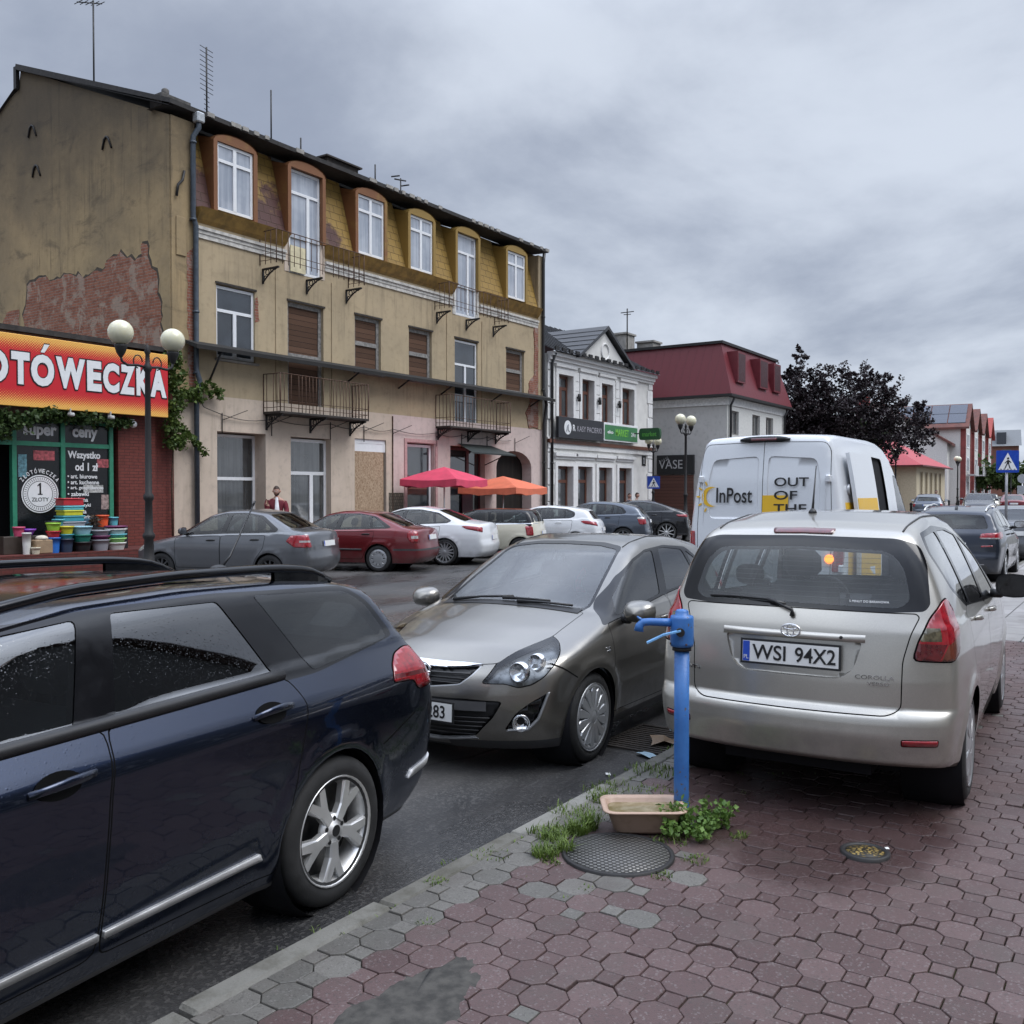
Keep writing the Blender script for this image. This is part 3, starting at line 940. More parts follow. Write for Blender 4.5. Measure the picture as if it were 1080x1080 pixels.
    # flat near-black discs paint the shade of the handle recesses
    for key, s0, s1, z0, z1 in (('f', 2.29, 2.535, .908, .921), ('r', 3.265, 3.50, .943, .951)):
        for i, sg in enumerate((1, -1)):
            b = MB(); c, n = B.side((s0+s1)/2-.015, (z0+z1)/2, sg, .003)
            t = Vector((1, 0, 0)); t = (t-n*t.dot(n)).normalized(); u = n.cross(t)
            vs = [tuple(c+t*.085*math.cos(a)+u*.045*math.sin(a)) for a in np.linspace(0, 2*PI, 25)[:-1]]
            b.add(vs, [tuple(range(24))], False)
            b.build('cup_shade', M['gap'], dr[key][i], fix=False)
    handles(dr, B, [('f', 2.29, 2.535, .908, .921), ('r', 3.265, 3.50, .943, .951)], M['navy'])
    # belt moulding and roof rails
    for sg in (1, -1):
        b = MB()
        pts = [B.side(s, 1.000+.0215*(s-1.3)+.022, sg, -.002)[0] for s in np.linspace(1.35, 3.52, 24)]
        b.tube(pts, .026, 8); b.build('belt_moulding', M['trim'], root)
        b = MB(); pts = []
        for s in np.linspace(1.95, 4.18, 30):
            p, n = B.top(s, .60 - .05*max(0, (s-3.2))/1.0, 0)
            e = min(1, min(s-1.95, 4.18-s)/.22)
            pts.append(p+Vector((0, 0, .008+.047*math.sin(e*PI/2))))
        b.tube(pts, [.013+.008*min(1, min(i, 29-i)/4) for i in range(30)], 8)
        for s0, s1 in ((3.75, 4.15), (1.98, 2.3)):
            n0 = 6; rows = []
            for t in np.linspace(0, 1, n0):
                s = s0+(s1-s0)*t
                y = .60-.05*max(0, (s-3.2))
                p, n = B.top(s, y, 0)
                e = min(1, min(s-1.95, 4.18-s)/.22)
                rows.append([p+Vector((0, -.012, -.005)), p+Vector((0, .012, -.005)), p+Vector((0, .010, .008+.047*math.sin(e*PI/2))), p+Vector((0, -.010, .008+.047*math.sin(e*PI/2)))])
            vs = [tuple(v) for r in rows for v in r]; fs = []
            for k in range(n0-1):
                for q in range(4): fs.append((k*4+q, k*4+(q+1) % 4, (k+1)*4+(q+1) % 4, (k+1)*4+q))
            b.add(vs, fs, False)
        if sg < 0: b.v = [(x, -y, z) for x, y, z in b.v]
        b.build('roof_rail', M['gloss_black'], root)
    # long roof panel glass, aerial, spoiler lip
    b = MB(); vs = []; fs = []
    S = np.linspace(2.1, 3.55, 16); Y = np.linspace(-.48, .48, 11)
    for s in S:
        for y in Y: vs.append(tuple(B.top(s, y, .004)[0]))
    for i in range(15):
        for j in range(10): fs.append((i*11+j, (i+1)*11+j, (i+1)*11+j+1, i*11+j+1))
    b.smooth = True; b.add(vs, fs); b.build('sunroof', M['gloss_black'], root)
    p, n = B.top(3.98, 0, .0)
    b = MB(); b.M = Matrix.Translation(p); b.sphere((0, 0, .01), .05, 12, 8, .6)
    b.tube([(-.02, 0, .03), (-.075, 0, .075), (-.26, 0, .36)], [.009, .006, .0035], 6); b.tube([(-.245, 0, .338), (-.26, 0, .36)], .006, 6); b.M = None
    b.build('aerial', M['black'], root)
    b = MB()
    pts = [B.top(4.36-.05*(abs(y)/.6)**2, y, .002)[0] for y in np.linspace(-.56, .56, 15)]
    rows = []
    for q in pts: rows.append([q+Vector((.10, 0, .0)), q+Vector((-.06, 0, -.008)), q+Vector((-.065, 0, -.03)), q+Vector((.04, 0, -.05))])
    vs = [tuple(v) for r in rows for v in r]; fs = []
    for k in range(len(rows)-1):
        for j in range(4): fs.append((k*4+j, k*4+(j+1) % 4, (k+1)*4+(j+1) % 4, (k+1)*4+j))
    fs += [(0, 1, 2, 3), tuple(len(vs)-4+j for j in range(4))]
    b.smooth = True; b.add(vs, fs); b.build('spoiler', M['navy'], root)
    mirror_part(root, B, 1.62, 1.02, M['navy'])
    plate_obj(root, B, 0, .70, True, None)
    return root

def near_hatch():
    d = HATCH; d['paint'] = M['taupe']; L = d['L']
    d['rim'] = ('cover', .72, 14); d['rim_mats'] = [M['silver_plastic'], M['black']]
    d['seat_s'] = 2.0; d['dash_s'] = 1.35
    u = lambda s, y: .7071*(s+y)
    lamp = [(.367, .617), (.481, .734), (.60, .785), (.695, .822), (.82, .855), (.904, .868), (.93, .838), (.905, .79), (.841, .725), (.757, .652), (.68, .61), (.594, .592), (.508, .617)]
    fog = [(.505, .315), (.57, .424), (.66, .492), (.79, .556), (.765, .50), (.72, .384), (.654, .318)]
    d['parts'] = [
        ('window_surround', 'side', rounded([(1.03, .905), (2.2, 1.015), (3.08, 1.075), (3.22, 1.17), (3.18, 1.28), (3.03, 1.365), (2.6, 1.398), (2.2, 1.378), (1.9, 1.315), (1.6, 1.205), (1.3, 1.06)], .04, 3), dict(body=1, mat=M['gloss_black'])),
        ('door', 'side', rounded([(1.16, .28), (2.18, .27), (2.23, .5), (2.22, 1.02), (1.09, .91), (1.13, .7)], .04, 3), dict(ring=.005, pair=1, panel=1, on='body')),
        ('door', 'side', rounded([(2.20, .27), (2.86, .28), (2.98, .5), (3.12, .74), (3.08, 1.08), (2.24, 1.02), (2.25, .5)], .04, 3), dict(ring=.005, pair=1, panel=1, on='body', key='_rear')),
        ('window', 'side', rounded([(1.27, .955), (2.13, 1.035), (2.33, 1.365), (2.2, 1.36), (1.9, 1.295), (1.62, 1.19), (1.38, 1.07)], .03, 3), dict(mat=M['glass_side'], off=-.004, pair=1)),
        ('window', 'side', rounded([(2.28, 1.045), (2.86, 1.08), (2.97, 1.17), (2.93, 1.345), (2.6, 1.378), (2.46, 1.375)], .03, 3), dict(mat=M['glass_side'], off=-.004, pair=1)),
        ('window', 'side', rounded([(2.92, 1.085), (3.06, 1.10), (3.17, 1.18), (3.14, 1.26), (3.0, 1.335), (3.02, 1.2)], .02, 3), dict(mat=M['glass_side'], off=-.004, pair=1)),
        ('headlight', 'fc:45', rounded(lamp, .02, 3), dict(mat=M['lamp_glass'], off=.003, pair=1, ring=.006, housing=M['lamp_inner'])),
        ('bumper_line', 'side', [(.38, .728), (.40, .722), (.60, .612), (.605, .620), (.41, .732)], dict(body=1, mat=M['gap'])),
        ('windscreen', 'front', rounded([(-.1, 1.03), (.3, 1.022), (.615, 1.0), (.575, 1.14), (.495, 1.385), (.3, 1.412), (-.1, 1.42)], .04, 3), dict(mat=M['glass_screen'], off=-.003, ring=.022, ring_mat=M['gloss_black'])),
        ('bonnet', 'top', rounded([(.10, -.1), (.105, .06), (.155, .34), (.215, .465), (.44, .548), (.67, .625), (1.10, .63), (1.04, .4), (1.01, -.1)], .03, 3), dict(ring=.005, panel=1)),
        ('grille', 'front', rounded([(-.1, .575), (.05, .577), (.27, .606), (.335, .66), (.375, .716), (.1, .70), (-.1, .695)], .015, 2), dict(mat=M['black'], off=-.015, skirt=.02, ring=.008, ring_mat=M['silver_plastic'])),
        ('grille_bar', 'front', rounded([(-.1, .690), (.1, .692), (.25, .702), (.385, .722), (.25, .728), (.1, .728), (-.1, .728)], .005, 2), dict(mat=M['chrome'], off=.012, skirt=.02)),
        ('intake', 'front', rounded([(-.1, .235), (.12, .235), (.36, .265), (.49, .40), (.545, .505), (.3, .515), (-.1, .512)], .03, 3), dict(mat=M['black'], off=-.02, skirt=.03)),
        ('intake_trim', 'front', rounded([(-.1, .219), (.12, .219), (.375, .25), (.36, .262), (.12, .233), (-.1, .233)], .004, 2), dict(mat=M['silver_plastic'], off=.006, skirt=.02)),
        ('fog_recess', 'fc:45', rounded(fog, .02, 2), dict(mat=M['gloss_black'], off=-.02, skirt=.03, pair=1)),
        ('fog_trim', 'fc:45', rounded([(.52, .308), (.658, .310), (.727, .380), (.797, .558), (.783, .553), (.715, .386), (.652, .322), (.53, .318)], .004, 2), dict(mat=M['silver_plastic'], off=.008, skirt=.02, pair=1)),
        ('chin', 'front', [(-.1, .08), (.9, .08), (.9, .195), (-.1, .185)], dict(body=1, mat=M['black'], on='body')),
        ('rear_window', 'rear', rounded([(-.1, 1.02), (.55, 1.04), (.45, 1.28), (-.1, 1.31)], .05, 3), dict(mat=M['glass_dark'], off=-.003, ring=.02, ring_mat=M['gloss_black'])),
        ('tailgate', 'rear', rounded([(-.1, .52), (.5, .52), (.55, .80), (.50, .97), (-.1, .98)], .04, 3), dict(ring=.006, panel=1)),
        ('taillight', 'rc:50', rounded([(.62, .72), (.80, .74), (.86, .98), (.78, 1.12), (.68, 1.05)], .04, 3), dict(mat=M['red_lens'], off=.004, skirt=.02, pair=1, ring=.006)),
        ('rocker', 'side', [(-.2, .1), (4.2, .1), (4.2, .235), (-.2, .235)], dict(body=1, mat=M['grey_dark'], on='body')),
    ]
    root, B, P = make_car(d, 'taupe brown five door hatchback facing the camera behind the navy estate', 'car', 'parked_car', (6.81, 4.04, -.10), 182.0)
    handles({'f': P['door'], 'r': P['door_rear']}, B, [('f', 1.98, 2.16, .86, .87), ('r', 2.86, 3.03, .90, .91)], M['taupe'])
    mirror_part(root, B, 1.32, .925, M['taupe'], (.11, .24, .16), .13)
    # intake shelf behind the plate, mesh bars, badge, lamps
    b = MB()
    for k, z in enumerate((.45, .478, .506)):
        pts = [B.end(y, z-.012, False, .001)[0] for y in np.linspace(-.46+.02*k, .46-.02*k, 13)] if k < 2 else []
    rows = []
    for y in np.linspace(-.45, .45, 13):
        q = B.end(y, .44, False, .004)[0]; t = B.end(y, .50, False, -.002)[0]
        rows.append([q, t])
    vs = [tuple(v) for r in rows for v in r]
    b.add(vs, [(2*i, 2*i+2, 2*i+3, 2*i+1) for i in range(12)], True)
    b.build('intake_shelf', M['grey_dark'], root, fix=False)
    b = MB()
    for z in (.27, .30, .33, .36, .39):
        w = .34 + (z-.25)*.9
        b.tube([B.end(y, z, False, -.012)[0] for y in np.linspace(-w, w, 13)], .004, 4)
    for z in (.61, .64):
        w = .25+(z-.6)*1.2
        b.tube([B.end(y, z, False, -.008)[0] for y in np.linspace(-w, w, 9)], .004, 4)
    b.tube([B.end(y, .662+.02*abs(y), False, .004)[0] for y in np.linspace(-.33, .33, 13)], .007, 5)
    b.build('grille_mesh', M['grey_dark'], root)
    b = MB(); p, n = B.end(0, .665, False, .02)
    b.lathe([(.052, -.006), (.056, 0), (.052, .006), (.044, .006), (.042, 0)], 24, tuple(p), 'x', cap=False)
    b.tube([p+Vector((.004, .05, -.012)), p+Vector((.006, .008, -.008)), p+Vector((.006, -.008, .008)), p+Vector((.004, -.05, .012))], .006, 5)
    b.build('badge', M['chrome'], root)
    for i, sg in enumerate((1, -1)):
        h = P['headlight'][i]
        for (s, y, z, r, dx) in ((.225, .61, .685, .058, .02), (.36, .66, .735, .048, .02)):
            b = MB()
            b.M = Matrix.Translation((L/2-s, sg*y, z)) @ Matrix.Rotation(R(0), 4, 'Z')
            b.lathe([(.012, -.055), (r*.7, -.035), (r, 0.0), (r+.006, .0), (r+.008, -.05)], 20, axis='x', cap=False)
            b.M = None; b.build('reflector', M['chrome'], h)
        b = MB(); q, n = B.end(sg*.635, .355, False, -.012)
        b.M = Matrix.Translation(q) @ Matrix.Rotation(math.atan2(n.y, n.x), 4, 'Z')
        b.lathe([(.055, -.02), (.058, .006), (.048, .010), (.044, .0), (.02, -.01), (.001, -.014)], 20, axis='x', cap=False); b.M = None
        b.build('fog_lamp', M['chrome'], P['fog_recess'][i])
    plate_obj(root, B, 0, .425, False, [('283', .062, .205)], tilt=.03)
    # wipers on the scuttle
    def on(s, y, o=.012): return B.top(s, y, o)[0]
    b = MB()
    S = np.linspace(-.60, .60, 15)
    rows = []
    for y in S:
        e = (abs(y)/.6)**2*.06
        rows.append([on(1.00+e, y, .004), on(1.085+e, y, .004)])
    b.add([tuple(v) for r in rows for v in r], [(2*i, 2*i+1, 2*i+3, 2*i+2) for i in range(14)], True)
    b.build('scuttle', M['black'], root, fix=False)
    wiper(root, [on(1.05, .10, .02), on(1.09, .30, .02), on(1.14, .52, .016)])
    wiper(root, [on(1.09, -.05, .022), on(1.10, .18, .026), on(1.13, .34, .02)])
    wiper(root, [on(1.08, -.50, .02), on(1.10, -.25, .024), on(1.13, .02, .02)])
    # roof ditch trims
    for sg in (1, -1):
        b = MB(); b.tube([B.top(s, sg*(.50-.01*(s-2)), .001)[0] for s in np.linspace(2.02, 3.45, 14)], .005, 5)
        b.build('roof_moulding', M['trim'], root)
    # inside mirror, wing badge
    p, n = B.top(2.02, 0, -.05)
    b = MB(); b.box(p.x-.02, p.x+.015, -.10, .10, p.z-.06, p.z-.0, .02); b.build('inside_mirror', M['black'], root)
    b = MB(); q, n = B.side(1.02, .755, 1, .004)
    b.box(q.x-.03, q.x+.03, q.y-.004, q.y+.002, q.z-.006, q.z+.008, .002); b.box(q.x-.03, q.x+.012, q.y-.004, q.y+.002, q.z-.028, q.z-.014, .002)
    b.build('wing_badge', M['chrome'], root)
    return root

def near_verso():
    d = VERSO; d['paint'] = M['champagne']; L = d['L']
    d['rim'] = ('cover', .70, 8); d['rim_mats'] = [M['silver_plastic'], M['black']]
    d['seat_s'] = 2.05; d['dash_s'] = 1.35; d['seat_z'] = .36
    lampR = [(.575, .868), (.60, .98), (.65, 1.09), (.70, 1.15), (.755, 1.172), (.79, 1.15), (.815, 1.08), (.832, .98), (.82, .90), (.79, .866)]
    # outline of the lamp in the corner view
    b = 38
    lamp = [(U(b, 4.051, .585, L), .868), (U(b, 4.03, .61, L), .97), (U(b, 3.98, .665, L), 1.085), (U(b, 3.93, .735, L), 1.165), (U(b, 3.86, .765, L), 1.175), (U(b, 3.80, .79, L), 1.10), (U(b, 3.82, .80, L), .98), (U(b, 3.86, .79, L), .90), (U(b, 3.93, .76, L), .862)]
    def zone(z0, z1, u0, u1): return [(u0, z0), (u1, z0), (u1, z1), (u0, z1)]
    u0 = U(b, 4.04, .585, L); u1 = U(b, 3.81, .80, L)
    d['parts'] = [
        ('window_surround', 'side', rounded([(1.20, .96), (2.7, 1.035), (3.30, 1.08), (3.62, 1.20), (3.80, 1.42), (3.70, 1.515), (3.2, 1.545), (2.6, 1.51), (2.2, 1.44), (1.8, 1.31)], .05, 3), dict(body=1, mat=M['gloss_black'])),
        ('door', 'side', rounded([(1.22, .28), (2.28, .28), (2.33, .5), (2.31, 1.02), (1.22, .965), (1.17, .7)], .04, 3), dict(ring=.005, pair=1, panel=1, on='body')),
        ('door', 'side', rounded([(2.30, .28), (2.95, .29), (3.06, .48), (3.30, .72), (3.42, 1.03), (3.25, 1.08), (2.33, 1.02), (2.35, .5)], .04, 3), dict(ring=.005, pair=1, panel=1, on='body', key='_rear')),
        ('window', 'side', rounded([(1.50, 1.0), (2.25, 1.04), (2.28, 1.45), (2.15, 1.41), (1.85, 1.30)], .03, 3), dict(mat=M['glass_side'], off=-.004, pair=1)),
        ('window', 'side', rounded([(2.36, 1.045), (3.05, 1.075), (3.13, 1.51), (2.75, 1.505), (2.38, 1.46)], .03, 3), dict(mat=M['glass_side'], off=-.004, pair=1)),
        ('window', 'side', rounded([(3.14, 1.09), (3.30, 1.10), (3.58, 1.22), (3.74, 1.41), (3.66, 1.495), (3.21, 1.51)], .03, 3), dict(mat=M['glass_side'], off=-.004, pair=1)),
        ('taillight', 'rc:%d' % b, rounded(lamp, .03, 3), dict(mat=M['red_lens'], off=.006, skirt=.02, pair=1, ring=.008)),
        ('z1', 'rc:%d' % b, zone(.965, 1.032, u0+.03, u0+.135), dict(sub='taillight', mat=M['smoke_lens'])),
        ('z2', 'rc:%d' % b, [(u0+.12, .85), (u1+.1, .85), (u1+.1, 1.0), (u1-.03, .99), (u0+.17, .945)], dict(sub='taillight', mat=M['amber_lens'])),
        ('z3', 'rc:%d' % b, [(u0-.05, .85), (u0+.11, .85), (u0+.165, .95), (u0-.05, .955)], dict(sub='taillight', mat=M['red_lens_dark'])),
        ('high_brake_light', 'rear', rounded([(-.1, 1.513), (.165, 1.508), (.175, 1.535), (-.1, 1.54)], .008, 2), dict(mat=M['red_lens_dark'], off=.006, skirt=.01)),
        ('glass_edge', 'rear', rounded([(-.1, 1.112), (.50, 1.105), (.66, 1.115), (.685, 1.15), (.655, 1.36), (.61, 1.46), (.50, 1.492), (-.1, 1.503)], .04, 4), dict(body=1, mat=M['gloss_black'])),
        ('rear_window', 'rear', rounded([(-.1, 1.135), (.54, 1.128), (.59, 1.17), (.55, 1.34), (.47, 1.425), (-.1, 1.443)], .06, 5), dict(mat=M['glass_rear'], off=.001)),
        ('tailgate', 'rear', rounded([(-.1, .575), (.50, .578), (.56, .61), (.565, .86), (.60, 1.0), (.635, 1.085), (.62, 1.10), (.50, 1.10), (-.1, 1.105)], .03, 3), dict(ring=.006, panel=1)),
        ('plate_recess', 'rear', rounded([(-.1, .745), (.26, .748), (.33, .80), (.375, .955), (-.1, .962)], .04, 3), dict(mat=M['champagne'], off=-.022, skirt=-.022, panel=1, on=None)),
        ('reflector', 'rear', rounded([(.575, .428), (.735, .432), (.74, .462), (.575, .458)], .006, 2), dict(mat=M['red_lens'], off=.004, skirt=.01, pair=1, ring=.005)),
        ('windscreen', 'front', rounded([(-.1, 1.06), (.66, 1.05), (.56, 1.43), (-.1, 1.47)], .05, 3), dict(mat=M['glass_screen'], off=-.003, ring=.02, ring_mat=M['gloss_black'])),
        ('bonnet', 'top', rounded([(.10, -.1), (.12, .45), (.5, .66), (1.02, .68), (1.0, .4), (.97, -.1)], .04, 3), dict(ring=.006, panel=1)),
        ('headlight', 'fc:45', rounded([(.40, .66), (.58, .76), (.92, .84), (.96, .74), (.75, .62)], .03, 3), dict(mat=M['lamp_glass'], off=.002, pair=1, ring=.005, housing=M['lamp_inner'])),
        ('grille', 'front', rounded([(-.1, .28), (.5, .30), (.46, .44), (-.1, .45)], .03, 3), dict(mat=M['black'], off=-.02)),
    ]
    root, B, P = make_car(d, 'champagne beige compact van parked on the brick pavement, seen from behind', 'car', 'parked_car', (7.19, 1.74, 0), 3.0)
    handles({'f': P['door'], 'r': P['door_rear']}, B, [('f', 2.06, 2.24, .945, .952), ('r', 2.98, 3.15, .985, .995)], M['champagne'])
    mirror_part(root, B, 1.75, 1.02, M['black'], (.10, .23, .17), .15, back=M['gloss_black'])
    plate_obj(root, B, 0, .858, True, [('WSI', -.205, -.02), ('94X2', .03, .245)], tilt=.06)
    # garnish bar over the plate with badge and lock
    b = MB(); rows = []
    for y in np.linspace(-.385, .385, 15):
        p, n = B.end(y, .985, True, 0); q, n2 = B.end(y, .945, True, 0)
        w = 1-(abs(y)/.40)**6
        rows.append([p+n*.0, p+n*.011*w+Vector((0, 0, -.004)), q+n2*.014*w, q+n2*(-.02)])
    vs = [tuple(v) for r in rows for v in r]; fs = []
    for k in range(14):
        for j in range(3): fs.append((k*4+j, k*4+j+1, (k+1)*4+j+1, (k+1)*4+j))
    b.smooth = True; b.add(vs, fs)
    b.build('garnish', M['champagne'], P['tailgate'][0])
    b = MB(); p, n = B.end(0.0, .985, True, .016)
    def ring(rx, rz, cz=0, r=.0042):
        b.tube([(p.x-.002, p.y+rx*math.cos(t), p.z+cz+rz*math.sin(t)) for t in np.linspace(0, 2*PI, 25)], r, 5, cap=False)
    ring(.052, .034); ring(.018, .033); ring(.036, .012, .017)
    b.build('badge', M['chrome'], P['tailgate'][0])
    b = MB(); q, n = B.end(-.265, .965, True, .014); b.lathe([(.009, -.004), (.009, .004)], 12, tuple(q), 'x'); b.build('lock', M['black'], P['tailgate'][0])
    # lettering, kept plain
    for tx, y, z, w, h in (('COROLLA', -.34, .758, .195, .022), ('VERSO', -.40, .728, .11, .018), ('VVT-i', .62, .722, .10, .020)):
        q, n = B.end(y+0, z, True, .004)
        o = text_obj(tx, M['chrome'], P['tailgate'][0], q, (w, h), .006, .002, (0, 0, -PI/2), 'lettering')
        q2, n2 = B.end(y-w, z, True, .004)
        o.rotation_euler = (0, 0, math.atan2(q2.y-q.y, q2.x-q.x))
    # rear wiper
    def re(y, z, o): return B.end(y, z, True, o)[0]
    wiper(root, [re(.0, 1.06, .012), re(.0, 1.085, .03), re(.10, 1.125, .03), re(.14, 1.132, .028)], r=.010)
    wiper(root, [re(.04, 1.112, .03), re(.14, 1.136, .026), re(.34, 1.146, .012), re(.49, 1.142, .008)], r=.007)
    # sticker along the lower edge of the rear glass
    q, n = B.end(-.29, 1.150, True, .004); q2, n2 = B.end(-.50, 1.150, True, .004)
    o = text_obj('5 MINUT DO BARANOWA', M['white'], P['rear_window'][0], q, (.20, .013), .0, .0004, (0, 0, math.atan2(q2.y-q.y, q2.x-q.x)), 'sticker')
    ang = -math.atan2(n.z, math.hypot(n.x, n.y))
    o.rotation_euler = (ang, 0, math.atan2(q2.y-q.y, q2.x-q.x))
    # heater wires
    b = MB()
    for k in range(9):
        z = 1.17+.027*k; w = .53-.012*k
        b.tube([re(y, z, -.004) for y in np.linspace(-w, w, 13)], .0011, 3)
    b.build('heater_wires', M['grey_dark'], P['rear_window'][0])
    # aerial
    p, n = B.top(3.30, .09, 0)
    b = MB(); b.M = Matrix.Translation(p); b.lathe([(.028, -.004), (.024, .012), (.010, .03)], 12)
    b.tube([(0, 0, .02), (.02, .0, .09), (.085, .0, .30)], [.009, .006, .003], 6); b.M = None
    b.build('aerial', M['black'], root)
    for sg in (1, -1):
        b = MB(); b.tube([B.top(s, sg*(.54-.012*(s-2)), .001)[0] for s in np.linspace(2.1, 3.80, 16)], .006, 5)
        b.build('roof_moulding', M['trim'], root)
    return root
# ------------------------------------------------------------------ the other vehicles
def std(d, col, dlo, glasses, lamp, rw, rim=('cover', .66, 9), extra=(), lens=None, rocker=.24, doors=None, ring=.009):
    L, W, H = d['L'], d['W'], d['H']
    d['paint'] = col; d['rim'] = rim; d.setdefault('rim_mats', [M['silver_plastic'], M['black']])
    d.setdefault('seat_s', L*.5-.05); d.setdefault('dash_s', L*.345); d.setdefault('res', .085)
    d.setdefault('section', [(.1,.12),(.2,.07),(.32,.035),(.5,.012),(.68,.0),(.8,.004),(.9,.022),(1.0,.05),(1.15,.09)]); d.setdefault('ssm', .05)
    d.setdefault('front', [(.1,.26),(.22,.08),(.35,.02),(.5,.0),(.65,.02),(.78,.12),(.95,.35)])
    d.setdefault('rear', [(.1,.35),(.24,.12),(.34,.03),(.5,.0),(.58,.01),(.62,.04),(.8,.05),(1.0,.09),(1.3,.25)])
    d.setdefault('plan', (1.15,.14,1.1,.09)); d.setdefault('arch_r', d['wheel_r']+.035); d.setdefault('track', W-.235); d.setdefault('tyre_w', .205)
    d.setdefault('zbot', .20); d.setdefault('k', .032)
    bz = lambda s: d['belt'][0]+(d['belt'][1]-d['belt'][0])*s/L
    a0, a1 = d['axles']
    b0 = d.get('bpost', (a0+a1)/2+.12)
    P = [('window_surround', 'side', rounded(dlo, .05, 2), dict(body=1, mat=M['gloss_black']))]
    P.append(('door', 'side', rounded([(a0+d['arch_r']+.02, .30), (b0-.01, .30), (b0+.01, bz(b0)-.01), (a0+.34, bz(a0)-.01), (a0+d['arch_r']+.0, .75)], .04, 2), dict(ring=ring, pair=1, panel=1, on='body')))
    if not d.get('three_door'):
        e = a1-d['arch_r']
        P.append(('door', 'side', rounded([(b0+.012, .30), (e-.06, .30), (e+.03, .50), (e+.20, .72), (e+.24, bz(e)-.02), (b0+.03, bz(b0)-.01)], .04, 2), dict(ring=ring, pair=1, panel=1, on='body', key='_rear')))
    for g in glasses:
        P.append(('window', 'side', rounded(g, .03, 2), dict(mat=d.get('side_glass', M['glass']), off=-.004, pair=1)))
    P.append(('taillight', d.get('lamp_view', 'rc:45'), rounded(lamp, .03, 2), dict(mat=M['red_lens'], off=.006, skirt=.015, pair=1)))
    if lens: P.append(('z', d.get('lamp_view', 'rc:45'), lens, dict(sub='taillight', mat=M['clear_lens'])))
    z0, z1, w0, w1 = rw
    P.append(('rear_window', 'rear', rounded([(-.1, z0), (w0, z0+.005), (w1, z1-.02), (-.1, z1)], .05, 3), dict(mat=d.get('back_glass', M['glass_back']), off=-.002, ring=.018, ring_mat=M['gloss_black'])))
    zb = bz(d['dash_s'])
    P.append(('windscreen', 'front', rounded([(-.1, zb+.07), (W/2-.19, zb+.06), (W/2-.33, H-.10), (-.1, H-.065)], .05, 3), dict(mat=M['glass'], off=-.003, ring=.018, ring_mat=M['gloss_black'])))
    P.append(('headlight', 'fc:45', rounded([(.42, .62), (.55, .72), (.90, .82), (.96, .74), (.78, .61)], .03, 2), dict(mat=M['clear_lens'], off=.003, pair=1, ring=.006)))
    P.append(('grille', 'front', rounded([(-.1, .28), (.48, .30), (.42, .48), (-.1, .50)], .03, 2), dict(mat=M['black'], off=-.015)))
    P.extend(extra)
    if rocker: P.append(('rocker', 'side', [(-.2, .1), (L+.2, .1), (L+.2, rocker), (-.2, rocker)], dict(body=1, mat=M['grey_dark'], on='body')))
    d['parts'] = P
    return d

def finish(d, label, loc, az, group=None, plate=None, mirror=None, mmat=None, hz=None, cat='car', hmat=None):
    root, B, P = make_car(d, label, cat, 'parked_car', loc, az, group)
    if plate: plate_obj(root, B, 0, plate, True, None, frame=False)
    if mirror: mirror_part(root, B, mirror[0], mirror[1], mmat or d['paint'])
    if hz:
        lst = [('f', hz[0]-.1, hz[0]+.1, hz[2], hz[2]+.01)]
        if hz[1]: lst.append(('r', hz[1]-.1, hz[1]+.1, hz[2]+.02, hz[2]+.03))
        handles({'f': P['door'], 'r': P.get('door_rear')}, B, lst, hmat or M['black'])
    return root, B, P

